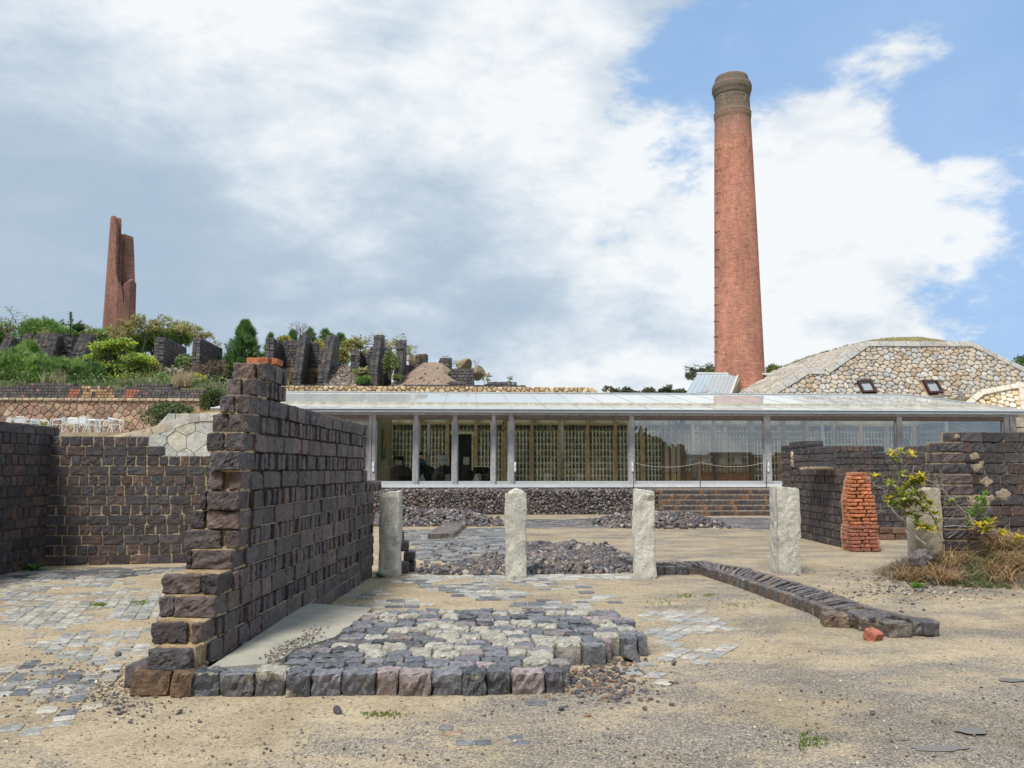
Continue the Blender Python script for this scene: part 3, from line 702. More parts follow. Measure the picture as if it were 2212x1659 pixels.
while y < back:
    hrow = rng.uniform(.155, .185) if row else .2
    # limit of this row on the right
    yy = y+hrow/2
    f = yy/back
    xr = Lx if yy < .82 else (Lx+.50 if yy < 1.3 else (Lx+.86 if yy < 2.3 else Lx+.74))
    xr += rng.uniform(-.06, .06)
    x = rng.uniform(-.04, .0)
    while x < xr-.05:
        w = rng.uniform(.15, .23) if row else rng.uniform(.16, .25); w = min(w, xr-x) if xr-x < .3 else w
        P = O+ux*(x+w/2)+uy*(y+hrow/2)
        tw = float((P-PA)[:2]@nd)
        inside = tw < -.02 and not inpoly(P[:2], slabpoly)
        if inside:
            pw__ = (.45 if row == 0 and 1.5 < x < 2.0 else .12) if yy < .55 else ((.62 if x > 1.1 else .25) if yy < 1.15 else ((.55 if .4 < x < 2.6 else .22) if yy < 2.0 else (.5 if x < 1.7 else .2)))
            wt = 1. if rng.random() < .8*pw__+.12*nzf(x, y) else 0.
            cb = pick(COBC); top = cb*1.5+np.array([.035, .037, .042]) if rng.random() < .8 else None; white = wt > .75  # bluish sheen put into the colour of most dark setts' tops
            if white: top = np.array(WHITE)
            zz = zp+rng.uniform(-.014, .012)+(.016 if white else 0)
            q = O+ux*(x+w/2)+uy*(y+hrow/2+(rng.uniform(-.02, .03) if row == 0 else 0))
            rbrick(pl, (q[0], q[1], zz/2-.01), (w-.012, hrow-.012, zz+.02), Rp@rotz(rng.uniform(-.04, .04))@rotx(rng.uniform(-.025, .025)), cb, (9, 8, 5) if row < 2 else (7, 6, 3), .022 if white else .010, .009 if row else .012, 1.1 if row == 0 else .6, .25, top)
        x += w
    y += hrow; row += 1
# sand between the setts
def sheet(mb, pts, z, col=(.5, .5, .5)):
    v = [(p[0], p[1], z) for p in pts]; ce = np.mean(np.array(v), 0); n_ = len(v)
    mb.add(np.array(v+[tuple(ce)]), t=[[i, (i+1) % n_, n_] for i in range(n_)], col=col)
P2 = lambda x, y_: (O+ux*x+uy*y_)[:2]
fill = [P2(.25, .06), P2(Lx-.08, .08), P2(Lx-.08, .92), P2(Lx+.38, .95), P2(Lx+.40, 1.4), P2(Lx+.72, 1.5), P2(Lx+.72, 2.2), P2(Lx+.6, back-.08), P2(1.6, back-.05), tuple(PA[:2]+ud*2.6-nd*.02), tuple(PA[:2]+ud*.1-nd*.02)]
prism(pl, [(p[0], p[1], .01) for p in fill], (0, 0, .115), (.28, .23, .15))
PLAT = pl.build('cobbled_platform', M_COBBLE)
props(PLAT, 'low platform of dark and whitish stone setts at the foot of the tapering wall', 'platform')
sb = MB(); v = [np.array([p[0], p[1], zp-.002]) for p in slabpoly]
prism(sb, [x-np.array([0, 0, .05]) for x in v], (0, 0, .06), (.3, .3, .3)); sb.build('concrete_screed', M_SCREED, PLAT)
# ------------------------------------------------------------------ stone posts
def post(px0, px1, ytop, ybase, label, lean=0., groove=False, dep=None, tint=(.62, .60, .53), peak=False):
    b0 = G(px0, ybase, 0) if dep is None else DP(px0, ybase, dep)*np.array([1, 1, 0]); b1 = G(px1, ybase, 0) if dep is None else DP(px1, ybase, dep)*np.array([1, 1, 0])
    w = np.linalg.norm(b1-b0); c = (b0+b1)/2; d = float(c@FH); h = DP((px0+px1)/2, ytop, d)[2]
    mb = MB(); n_ = (7, 7, 18); vs, qs = grid_template(n_); u = vs/np.array(n_, float)*2-1
    p = u*np.array([w/2, w*.44, h/2+.02]); e = np.array([w/2, w*.44, h/2+.02])
    rr = .035; core_ = np.clip(p, -e+rr, e-rr); dd = p-core_; ln = np.linalg.norm(dd, axis=1, keepdims=True); p = core_+dd/np.maximum(ln/rr, 1)
    nr = p/e; nr[:, 2] *= np.abs(nr[:, 2]) > .97; nr /= np.maximum(np.linalg.norm(nr, axis=1, keepdims=True), 1e-6)
    disp = np.zeros(len(p))
    for _ in range(9):
        f = rng.normal(0, 1, 3)*np.array([9, 9, 6]); disp += np.sin(p@f+rng.uniform(0, 6.3))*.0030
    for _ in range(6):
        f = rng.normal(0, 1, 3)*np.array([26, 26, 18]); disp += np.sin(p@f+rng.uniform(0, 6.3))*.0030
    p = p+nr*(disp+rng.normal(0, .0022, len(p)))[:, None]
    for _ in range(9):
        a = rng.uniform(0, 6.28); pn = np.array([math.cos(a), math.sin(a), rng.uniform(-.12, .12)]); zc = rng.uniform(-h/2, h/2)
        pn /= np.linalg.norm(pn); lim = (abs(pn[0])*w/2+abs(pn[1])*w*.44)*rng.uniform(.93, .985)+pn[2]*zc; q = p@pn-lim
        m = (np.abs(p[:, 2]-zc) < rng.uniform(.15, .5)); p = p-pn*(np.maximum(q, 0)*m*.8)[:, None]
    if peak:
        t_ = (u[:, 2] > .99); p[t_, 2] -= .10*np.abs(u[t_, 0]-.05)**1.3
    else:
        t_ = (u[:, 2] > .99); p[t_, 2] += .02*u[t_, 0]*rng.choice([-1, 1])
    if groove:
        gx = -w*.30; m = (np.abs(p[:, 0]-gx) < w*.09) & (p[:, 1] < 0); p[m, 1] += .05
    taper = 1-.05*(u[:, 2]*.5+.5); p[:, 0] *= taper; p[:, 0] += lean*(p[:, 2]+h/2)
    mb.add(p@rotz(-YAW+rng.uniform(-.06, .06)).T+np.array([c[0], c[1]+w*.4, h/2-.02]), qs, col=np.array(tint)*rng.uniform(.95, 1.05))
    o = mb.build('stone_post', M_GRANITE, origin=(c[0], c[1]+w*.4, 0)); props(o, label, 'post', 'rough granite posts in a row'); return c, w, h
post(818, 864, 1063, 1247, 'leftmost rough granite post, standing against the far end of the tapering dark wall')
post(1092, 1139, 1055, 1250, 'rough granite post with a rounded peak, standing before the long grey rubble heap', peak=True)
post(1373, 1420, 1059, 1251, 'flat topped granite post standing at the start of the curved brick kerb')
post(1678, 1735, 1053, 1240, 'broad granite post with a vertical groove, standing alone left of the low dark wall', groove=True)
post(1984, 2046, 1056, 1242, 'granite post with an ochre stain, half hidden behind the bush on the right', dep=13.2, tint=(.50, .43, .34))
# ------------------------------------------------------------------ red pillar and walls on the right
def zz5(x, y): return (3096+x/2.212)/1.8517, (1650+y/2.212)/1.8517
rp = MB(); pb = G(1866, 1192, 0); dP = float(pb@FH)
prof = [(1236, 670, 938), (1100, 655, 930), (990, 668, 930), (985, 680, 926), (800, 668, 918), (760, 666, 915), (700, 685, 890), (600, 700, 885), (560, 722, 885), (528, 720, 820)]
nrow = 21
ptop = DP(1850, zz5(0, 530)[1], dP)[2]; hh = ptop/nrow
for i in range(nrow):
    zc = (i+.5)*hh; yv = 1236+(528-1236)*(i+.5)/nrow
    ys_ = [p[0] for p in prof][::-1]; xl = np.interp(yv, ys_, [p[1] for p in prof][::-1]); xr_ = np.interp(yv, ys_, [p[2] for p in prof][::-1])
    a = DP(zz5(xl, 0)[0], 1100, dP)[0]; b_ = DP(zz5(xr_, 0)[0], 1100, dP)[0]; wd = b_-a; old = yv > 985
    rowd = .42-.006*i; k_ = 3 if (i % 2 == 0) else 2; cuts = [0]+sorted((np.arange(1, k_)/k_+rng.uniform(-.08, .08, k_-1)).tolist())+[1]
    for lay in (0, 1):
        for c0, c1 in zip(cuts[:-1], cuts[1:]):
            if lay == 0 or True:
                w = (c1-c0)*wd; cx = a+(c0+c1)/2*wd+rng.uniform(-.012, .012)
                colr = np.array([.36, .145, .10]) if old else np.array([.50, .185, .09])
                rbrick(rp, (cx, pb[1]+.10+lay*rowd*.5+rng.uniform(-.012, .012), zc), (w-.02, rowd*.5-.01, hh-.014), rotz(rng.uniform(-.05, .05)), colr*rng.uniform(.8, 1.15), (6, 3, 3), .018 if not old else .01, .005, .4)
    box(rp, ((a+b_)/2, pb[1]+.3, zc), (wd-.05, rowd-.06, hh+.004), I3, (.48, .28, .18))
props(rp.build('brick_pillar', M_RED), 'weathered orange red brick pillar at the end of the low dark wall on the right', 'pillar')
RW = [(.06, .050, .052), (.072, .058, .058), (.085, .066, .064), (.065, .058, .064), (.10, .072, .068), (.05, .044, .050), (.12, .078, .066)]
fa = G(1838, 1188, 0); fb = G(1729, 1162, 0); uu = (fb-fa)[:2]/np.linalg.norm((fb-fa)[:2]); fb2 = fa[:2]+uu*float(np.linalg.norm((VPL(1708, 1100, fa, fb)-fa)[:2]))
Lf = np.linalg.norm(fb2-fa[:2])
tpx = lambda px: float(np.linalg.norm((VPL(px, 1000, fa, fb)-fa)[:2]))
def pr(i, Lg):
    if i <= 8: return (0. if i < 8 else .15), Lg
    if i == 9: return tpx(1800), Lg
    if i == 10: return tpx(1798), Lg
    return (tpx(1765), Lg) if i == 11 else (tpx(1738), Lg)
fl = flatwall('brick_wall', 'low dark brick wall running back from the orange pillar, higher at its far left end', fa[:2], fb2, -1, .45, 'SHSHSHHSHHHSHS'[:14], 2.3, lambda i, Lg: ((0 if i < 8 else (tpx(1838) if i == 8 else (.6 if i == 9 else (tpx(1762) if i < 13 else tpx(1740))))), Lg), RW, (4, 2, 4), h=.166, mort=(.085, .07, .055), widths=(.30, .115))
mb = MB(); nn_ = np.array([uu[1], -uu[0]]); nn_ = nn_ if nn_[1] > 0 else -nn_
for i in range(14):
    t = .62+(tpx(1760)-.62)*(i+.5)/14; c = fa[:2]+uu*t+nn_*.2; box(mb, (c[0], c[1], 1.664), ((tpx(1760)-.62)/14+.01, .34+rng.uniform(-.05, .05), .03+rng.uniform(0, .025)), np.stack([np.append(uu, 0), np.append([-uu[1], uu[0]], 0), ZUP], 1), (.42, .35, .25), .012)
o_ = mb.build('mortar_bed', M_STONE); o_.parent = fl
e0 = np.append(fb2, 0); Yb = e0[1]
bA = e0+np.array([.0, .05, 0]); bB = YP(2100, 1100, Yb+.6)*np.array([1, 1, 0])
tb = lambda px: float(np.linalg.norm((VPL(px, 1000, bA, bB)-bA)[:2]))
def pb_(i, Lg):
    if i == 13: return 0, tb(1889+22)
    return 0, Lg
zB = VPL(1800, 976, bA, bB)[2]; hB = zB/13
flatwall('brick_wall', 'long dark brick back wall of the right enclosure, below the glass panes', bA, bB, 1, .4, 'HSHSHHHSHHSHS', 2.4, pb_, RW, (4, 2, 4), h=hB, mort=(.10, .08, .065), widths=(.34, .16))
mb = MB(); 
for (xa, xb) in ((1711, 1912), (1969, 2034)):
    ta, t_b = (tb(xa) if xa > 1712 else 0), tb(xb); course(mb, bA, bB, 1, .38, 13*hB, hB, .2, ta, t_b, RW, (4, 2, 3), chip=.4)
tc_ = mb.build('top_course', M_BRICK); tc_.parent = [o for o in COL.objects if o.get('label', '').startswith('long dark brick back')][0]
# pale mortared end stones on its left end
mb = MB(); q0 = DP(1709, 985, float(e0@FH)-.3)
for i, (cz, cl) in enumerate(((984, (.50, .42, .30)), (1001, (.36, .30, .24)))):
    q = DP(1720, cz, float(e0@FH)-.25); rbrick(mb, q, (.26, .12, .19), rotz(.1), cl, (6, 3, 5), .04, .012, .6)
w_ = mb.build('pale_mortar_lump', M_STONE); w_.parent = tc_.parent
# stepped pillar and wall at the right edge
dR = 13.6; sA = DP(2052, 1200, dR)*np.array([1, 1, 0]); sB = sA+np.append(RT[:2]*3.4, 0); hR = .169
r_l = MB()
flat_c = 'SHSHSHSHSHSHS'
for i, kd in enumerate(flat_c):
    course(r_l, sA+np.append(RT[:2]*.28, 0), sB, 1, .35, i*hR+.05, hR, .34 if kd == 'S' else .18, 0, None, BACKD, (5, 3, 4), chip=.4)
    core(r_l, sA+np.append(RT[:2]*.28, 0), sB, 1, .35, i*hR+.05, (i+1)*hR+.03, .02, (.22, .17, .12))
steps_ = [(0, 2300, 9), (1, 2225, 9), (2, 2200, 8.5), (3, 2160, 1), (4, 2140, 1), (5, 2119, 1), (6, 2119, 1), (7, 2096, 1), (8, 2092, 1), (9, 2078, 1), (10, 2059, 1), (11, 1, 1), (12, 1, 1)]
rend = [2240, 2212, 2205, 2158, 2153, 2148, 2143, 2109, 2108, 2099, 2094, 2094, 2082]
for i in range(13):
    z0 = i*hR+.05; fwd = (.62-.040*i) if i < 12 else .05
    xl = DP(2040 if i < 12 else 2064, 1100, dR-fwd); xr_ = DP(rend[i], 1100, dR-fwd); wd = float((xr_-xl)@RT)
    # left face headers and front end blocks
    A0 = (xl[:2]); nb = max(1, round(wd/.34)); cuts = np.linspace(0, wd, nb+1); cuts[1:-1] += rng.uniform(-.06, .06, nb-1)
    if i % 2 and nb > 1: cuts[1:-1] -= .08
    for a, b_ in zip(cuts[:-1], cuts[1:]):
        c = A0+RT[:2]*(a+b_)/2+FH[:2]*.16
        rbrick(r_l, (c[0], c[1], z0+hR/2), (b_-a-.02, .30, hR-.016), rotz(-YAW+rng.uniform(-.03, .03)), pick(RW if rng.random() < .97 else [(.28, .22, .16)]), (8, 5, 5), .02, .008, .6, .25)
    tt = .32
    while tt < fwd+.25:
        c = A0+RT[:2]*.15+FH[:2]*(tt+.045)
        rbrick(r_l, (c[0], c[1], z0+hR/2), (.30, .08, hR-.016), rotz(-YAW), pick(RW), (4, 3, 4), .015, .005, .4); tt += .09
    c = A0+RT[:2]*(wd/2)+FH[:2]*(fwd/2+.2); box(r_l, (c[0], c[1], z0+hR/2), (wd-.05, fwd+.3, hR+.004), rotz(-YAW), SAND)
for (x, y, s_) in ((2110, 1010, .10), (2105, 985, .09), (2132, 1040, .10), (2165, 1068, .13), (2140, 1075, .07), (2068, 942, .06), (2062, 965, .10), (2120, 1000, .05)):
    d_ = dR-.62+.04*((DP(x, y, dR)[2])/hR)-.005; q = DP(x, y, d_)
    v, t = IC2; v = v*np.array([1.1, .08, .8])*s_*.8*(1+.35*np.sin(v[:, 0:1]*4+x)*np.cos(v[:, 2:3]*3+y)); r_l.add(v@rotz(-YAW).T+q, t=t, col=(.33, .265, .185))
props(r_l.build('brick_wall', M_BRICK), 'tall dark brick wall end with pale mortar patches at the right edge behind the grassy mound', 'wall')
# low brown step inside the right enclosure
mb = MB(); p0 = YP(1900, 1150, Yb-1.3); p1 = YP(2040, 1150, Yb-1.3)
for i in range(2): course(mb, (p0[0], p0[1]), (p1[0], p1[1]), 1, .4, i*.14, .14, .33, i*.0, None, [(.12, .07, .045), (.16, .09, .055)], (3, 2, 3))
props(mb.build('low_step', M_BRICK), 'low brown stone ledge behind the orange pillar and the bush', 'step')

# ------------------------------------------------------------------ curved kerb of bricks
ke = MB(); hz = .14
front = [G(*p, 0)[:2] for p in ((1424, 1243), (1470, 1242), (1516, 1243), (1586, 1266), (1699, 1308), (1747, 1325), (1792, 1347))]
backl = [G(*p, hz)[:2] for p in ((1425, 1213), (1511, 1211), (1614, 1227), (1754, 1267), (1886, 1311), (2022, 1344))]
def walkline(pts, step):
    pts = [np.array(p) for p in pts]; o = []; carry = 0
    for a, b_ in zip(pts[:-1], pts[1:]):
        l_ = np.linalg.norm(b_-a); t = carry
        while t < l_: o.append((a+(b_-a)*t/l_, math.atan2(*(b_-a)[::-1]))); t += step*rng.uniform(.9, 1.1)
        carry = t-l_
    return o
KC = [(.09, .075, .072), (.08, .07, .076), (.11, .085, .075), (.072, .066, .072), (.14, .10, .08), (.10, .09, .092)]
for (p, a) in walkline(front, .19):
    n_ = np.array([-math.sin(a), math.cos(a)]); c = p+n_*.055
    if p[0] < G(1500, 1243, 0)[0] and rng.random() < .3: continue
    rbrick(ke, (c[0], c[1], hz/2-.005+rng.uniform(-.008, .006)), (.18, .11, hz+.005), rotz(a+rng.uniform(-.03, .03)), pick(KC), (5, 4, 4), .016, .006, .5, .2)
for (p, a) in walkline(backl, .30):
    n_ = np.array([math.sin(a), -math.cos(a)]); c = p+n_*.055
    rbrick(ke, (c[0], c[1], hz/2+rng.uniform(-.004, .008)), (.285, .11, hz), rotz(a+rng.uniform(-.02, .02)), pick(KC), (6, 3, 3), .014, .005, .45, .2)
def resample(pts, n_):
    pts = np.array(pts); l_ = np.r_[0, np.cumsum(np.linalg.norm(np.diff(pts, axis=0), axis=1))]; t = np.linspace(0, l_[-1], n_)
    return np.stack([np.interp(t, l_, pts[:, 0]), np.interp(t, l_, pts[:, 1])], 1)
fr2 = list(front)+[G(1850, 1366, 0)[:2], G(1925, 1383, 0)[:2]]
ns = 50; fa_ = resample(fr2[1:], ns); ba_ = resample(backl, ns)
for i in range(ns):
    a, b_ = fa_[i], ba_[i]; d = b_-a; l_ = np.linalg.norm(d); a2 = a+d/l_*(.16 if i < 46 else .02); b2 = b_-d/l_*.13; c = (a2+b2)/2; ln_ = np.linalg.norm(b2-a2)
    ang = math.atan2(d[1], d[0]); stp = np.linalg.norm(fa_[min(i+1, ns-1)]-fa_[max(i-1, 0)])/2*abs(math.sin(ang-math.atan2(*(fa_[min(i+1, ns-1)]-fa_[max(i-1, 0)])[::-1])))
    if i < 46: rbrick(ke, (c[0], c[1], hz/2+.004+rng.uniform(-.012, .012)), (ln_*rng.uniform(.93, 1), max(.05, stp-.022), hz), rotz(ang+rng.uniform(-.03, .03))@rotx(rng.uniform(-.12, .12)), pick(KC, .9, 1.3), (6, 2, 3), .008, .004, .3, .15)
for (xa, xb, yb, cl, dy) in ((1787, 1839, 1357, (.13, .085, .055), .0), (1850, 1866, 1352, (.14, .10, .07), .1), (1866, 1912, 1366, (.12, .095, .075), .05), (1922, 1972, 1378, (.12, .10, .085), .0), (1978, 2032, 1374, (.09, .08, .078), .0), (1905, 1930, 1368, (.10, .085, .08), .1)):
    p0 = G(xa, yb, 0); p1 = G(xb, yb-2, 0); w = np.linalg.norm(p1-p0)
    rbrick(ke, ((p0[0]+p1[0])/2, p0[1]+.12+dy, .065), (w-.02, .24, .14+rng.uniform(-.012, .012)), rotz(rng.uniform(-.3, .0)), cl, (8, 7, 5), .016, .008, .8, .3)
fillk = list(fa_[::6])+list(ba_[::-6])
for i in range(0, ns-4, 3):
    j = min(i+3, ns-1); q = [fa_[i]+(ba_[i]-fa_[i])*.15, fa_[j]+(ba_[j]-fa_[j])*.15, fa_[j]+(ba_[j]-fa_[j])*.9, fa_[i]+(ba_[i]-fa_[i])*.9]
    prism(ke, [(p[0], p[1], .0) for p in q], (0, 0, .09), (.09, .07, .055))
for (a, b_, ya) in ((1358, 1371, 1232), (1346, 1372, 1226)):
    p = G(a, ya, 0); rbrick(ke, (p[0]+.1, p[1]+.1, .08), (.25, .2, .17), rotz(.2), pick(KC), (5, 4, 4), .02, .008, .6)
props(ke.build('brick_kerb', M_COBBLE), 'long low curving kerb of dark bricks with slats laid across, ending at the front right', 'kerb')
def loose(px, py, s_, col, label, mat=None, name='stone', cat='stone', flat=.8, grp=None, z=0.):
    p = G(px, py, z); mb = MB(); rock(mb, (p[0], p[1], z+s_*.38), s_, col, [make_rock(IC3, 14)]*14, flat)
    props(mb.build(name, mat or M_COBBLE, origin=(p[0], p[1], z)), label, cat, grp)
p = G(1890, 1384, 0); mb = MB(); rbrick(mb, (p[0], p[1]+.03, .045), (.15, .13, .10), rotz(.6)@rotx(.35), (.42, .15, .10), (7, 6, 5), .012, .004, .9)
props(mb.build('brick', M_RED, origin=(p[0], p[1], 0)), 'broken salmon red brick lying in front of the kerb end', 'brick')
loose(1361, 1428, .15, (.10, .10, .105), 'grey lump of slag lying right of the cobbled platform')
loose(730, 1541, .045, (.06, .055, .06), 'small black stone on the gravel just before the platform front')
loose(1885, 1543, .03, (.07, .065, .06), 'small dark pebble alone on the gravel in the right foreground')
loose(387, 1505+37, .03, (.08, .07, .06), 'small dark stone on the sand below the platform front left corner')
loose(255, 1419+0, .05, (.07, .06, .06), 'dark stone on the gravel left of the tapering wall')

# ------------------------------------------------------------------ flush paving, gravel, pebbles
def paving(name, poly, ang, sx, sy, pres, cols, z=.012, jx=.12, n=(3, 3, 1), seed=1.0, skip=.15):
    mb = MB(); poly = [np.array(p[:2]) for p in poly]; lo = np.min(poly, 0); hi = np.max(poly, 0); ce = (lo+hi)/2; rad = np.linalg.norm(hi-lo)/2
    ca, sa = math.cos(ang), math.sin(ang)
    for i in range(int(-rad/sy)-1, int(rad/sy)+2):
        x = -rad+rng.uniform(0, sx)
        while x < rad:
            w = sx*rng.uniform(.75, 1.2); q = ce+np.array([ca*(x+w/2)-sa*i*sy, sa*(x+w/2)+ca*i*sy]); x += w
            if not inpoly(q, poly): continue
            f = .5*math.sin(q[0]*1.9+seed)*math.sin(q[1]*1.5+seed*2)+.35*math.sin(q[0]*4.1+q[1]*2.7+seed)+.25*math.sin(q[1]*5.3-q[0]*3.1)+rng.normal(0, .22)
            if f < pres: continue
            bx = np.array([1, .80, -.80, -1, -1, -.80, .80, 1])+rng.uniform(-.09, .05, 8); by = np.array([.78, 1, 1, .78, -.78, -1, -1, -.78])+rng.uniform(-.09, .05, 8)
            px_ = bx*(w-.012)/2; py_ = by*(sy-.012)/2
            X = q[0]+ca*px_-sa*py_; Y_ = q[1]+sa*px_+ca*py_; zt_ = z*.75+rng.uniform(-.004, .005)
            v = np.concatenate([np.stack([X, Y_, np.full(8, -.02)], 1), np.stack([X, Y_, np.full(8, zt_-.004)], 1), np.stack([q[0]+(X-q[0])*.88, q[1]+(Y_-q[1])*.88, np.full(8, zt_)+rng.uniform(-.002, .002, 8)], 1), [[q[0], q[1], zt_+.002]]])
            qd = [[r_*8+j, r_*8+(j+1) % 8, (r_+1)*8+(j+1) % 8, (r_+1)*8+j] for r_ in range(2) for j in range(8)]; t = [[16+j, 16+(j+1) % 8, 24] for j in range(8)]
            mb.add(v, qd, t, pick(cols))
    o = mb.build(name, M_PAVE); return props(o, kind='structure')
M_PAVE = vcol('slate_sett', .30, .5, .3, 10., 70., .6, .006, rvar=.12)
BLU = [(.33, .325, .30), (.38, .37, .34), (.28, .28, .265), (.36, .32, .26), (.43, .40, .34)]
GRY = [(.12, .13, .14), (.17, .17, .175), (.10, .10, .11), (.20, .19, .18)]
ww = math.atan2(ud[1], ud[0])
paving('paving', [G(*p) for p in ((0, 1250), (380, 1232), (350, 1330), (320, 1470), (150, 1420), (0, 1380))], ww+.35, .18, .15, -.12, BLU, .008, seed=.7)
paving('paving', [G(*p) for p in ((-60, 1233), (470, 1222), (440, 1238), (0, 1262))], 0., .3, .2, -.6, GRY+BLU[2:4], .012, seed=.2)
paving('paving', [G(*p) for p in ((-60, 1470), (60, 1425), (200, 1440), (290, 1470), (200, 1530), (60, 1600), (0, 1660), (-90, 1659))], ww+.35, .16, .14, .12, BLU+GRY, .012, seed=2.2)
paving('paving', [G(*p) for p in ((760, 1250), (1290, 1252), (1350, 1315), (700, 1315))], 0.02, .2, .17, .05, BLU+GRY, .012, seed=1.3)
paving('paving', [G(*p) for p in ((870, 1240), (1370, 1240), (1372, 1253), (870, 1253))], 0.0, .26, .17, -.5, [(.42, .40, .34), (.36, .35, .31), (.30, .29, .26)], .012, seed=1.3)
paving('paving', [G(*p) for p in ((1350, 1325), (1520, 1318), (1600, 1370), (1560, 1440), (1500, 1490), (1400, 1480), (1420, 1390))], .95, .19, .15, .0, BLU, .012, seed=3.3)
paving('paving', [G(*p) for p in ((870, 1145), (1110, 1140), (1100, 1195), (1080, 1215), (900, 1212))], .25, .26, .20, -.75, GRY+BLU[2:3], .02, seed=4.)
paving('paving', [G(*p) for p in ((1120, 1122), (1680, 1119), (1680, 1144), (1440, 1138), (1120, 1142))], .0, .3, .2, -.7, GRY+[(.19, .13, .11)], .02, seed=5.)
paving('paving', [G(*p) for p in ((700, 1512), (1200, 1508), (1260, 1560), (760, 1560))], .0, .2, .16, .42, GRY+BLU, .01, seed=6.)
paving('paving', [G(*p) for p in ((950, 1560), (1180, 1555), (1200, 1610), (930, 1610))], .0, .13, .1, .1, GRY+[(.30, .2, .13), (.25, .17, .12)], .01, seed=7.)
paving('paving', [G(*p) for p in ((1330, 1400), (1440, 1400), (1440, 1500), (1330, 1480))], .3, .17, .13, .2, BLU, .01, seed=8.)
def pebbles(name, region, n_, s0, s1, pal, label=None):
    mb = MB(); x0, x1, y0, y1 = region; wide = x1-x0 > 1000
    for _ in range(n_):
        if wide: px, py = rng.uniform(x0, x1), y0+(y1-y0)*math.sqrt(rng.random())
        else: px, py = (x0+x1)/2+rng.normal(0, (x1-x0)*.23), (y0+y1)/2+rng.normal(0, (y1-y0)*.23)
        p = G(px, py, 0); s_ = s0+(s1-s0)*rng.random()**3
        rock(mb, (p[0], p[1], s_*.25), s_, pick(pal), ROCKS1, .7)
    o = mb.build(name, M_RUBBLE); props(o, label, 'gravel', kind='stuff')
PEB = [(.07, .065, .065), (.10, .085, .08), (.16, .12, .09), (.38, .32, .24), (.22, .15, .10), (.06, .06, .065), (.45, .42, .36), (.14, .10, .08), (.2, .17, .14)]
pebbles('gravel', (-60, 2270, 1260, 1655), 2200, .005, .018, PEB, 'small loose stones strewn thinly over the sandy courtyard')
pebbles('gravel', (-40, 420, 1400, 1560), 1700, .006, .026, PEB+[(.4, .33, .22), (.35, .28, .18)], 'coarser brown gravel left of the platform front')
pebbles('gravel', (1180, 1420, 1400, 1530), 900, .010, .040, [(.07, .065, .07), (.09, .08, .08), (.13, .10, .08), (.24, .14, .09)], 'dark stone chips lying beside the right end of the platform')
pebbles('gravel', (1720, 2240, 1225, 1310), 1100, .010, .035, PEB, 'dark stone chips round the foot of the grassy mound')
mb = MB()
for _ in range(420):
    t = rng.random(); p = G(575+115*t+rng.normal(0, 10), 1428-60*t+rng.normal(0, 7), zp); s_ = rng.uniform(.005, .016); rock(mb, (p[0], p[1], zp+.012), s_, pick(PEB[:3]+[(.3, .26, .2)]), ROCKS1, .7)
props(mb.build('gravel', M_RUBBLE), 'dark chips lying on the concrete strip along the tapering wall', 'gravel', kind='stuff')
# puddles
for i, (pts, lb) in enumerate((([(2058, 1580), (2085, 1574), (2115, 1575), (2140, 1581), (2120, 1588), (2080, 1590)], 0), ([(1960, 1618), (2000, 1611), (2060, 1612), (2110, 1620), (2050, 1626), (1990, 1626)], 0), ([(2150, 1470), (2180, 1466), (2212, 1467), (2215, 1474), (2170, 1476)], 0))):
    mb = MB(); q = np.array([G(*p)[:2] for p in pts]); ce = q.mean(0); hx, hy = (q.max(0)-q.min(0))/2; q = [ce+np.array([math.cos(a)*hx, math.sin(a)*hy])*(.85+.08*math.sin(3*a+i)+.06*math.sin(5*a+2*i)+.03*math.sin(9*a)) for a in np.linspace(0, 6.283, 41)[:-1]]; sheet(mb, q, .0075); props(mb.build('puddle', M_WATER), kind='structure')

# ------------------------------------------------------------------ rubble wall, steps, heaps
RUB = [(0.065, 0.058, 0.065), (0.091, 0.078, 0.081), (0.117, 0.098, 0.091), (0.058, 0.056, 0.065), (0.156, 0.117, 0.104), (0.182, 0.143, 0.13), (0.085, 0.078, 0.091), (0.143, 0.098, 0.078), (0.286, 0.247, 0.215), (0.052, 0.052, 0.058)]
YW = 30.6; ztop_ = YP(1100, 1059, YW)[2]; xa = YP(862, 1060, YW)[0]; xb = YP(1421, 1060, YW)[0]
xL = xa-9; mb = MB(); box2(mb, (xL, YW+.12, -.1), (xb, 33.2, ztop_-.06), (.08, .07, .07))
for _ in range(5200):
    x = rng.uniform(xa-1.2, xb); z = rng.uniform(0, ztop_-.02); rock(mb, (x, YW+.1+rng.uniform(-.03, .04), z), rng.uniform(.045, .09), pick(RUB), ROCKS1)
for _ in range(1100):
    x = rng.uniform(xa-2, xb+.1); y = rng.uniform(YW+.1, 32.8); rock(mb, (x, y, ztop_-.04+rng.uniform(-.02, .03)), rng.uniform(.04, .09)*(2.0 if rng.random() < .02 else 1), pick(RUB), ROCKS1)
props(mb.build('rubble_wall', M_RUBBLE), 'loose rubble retaining wall of brown slag lumps under the glass front', 'retaining wall', kind='stuff')
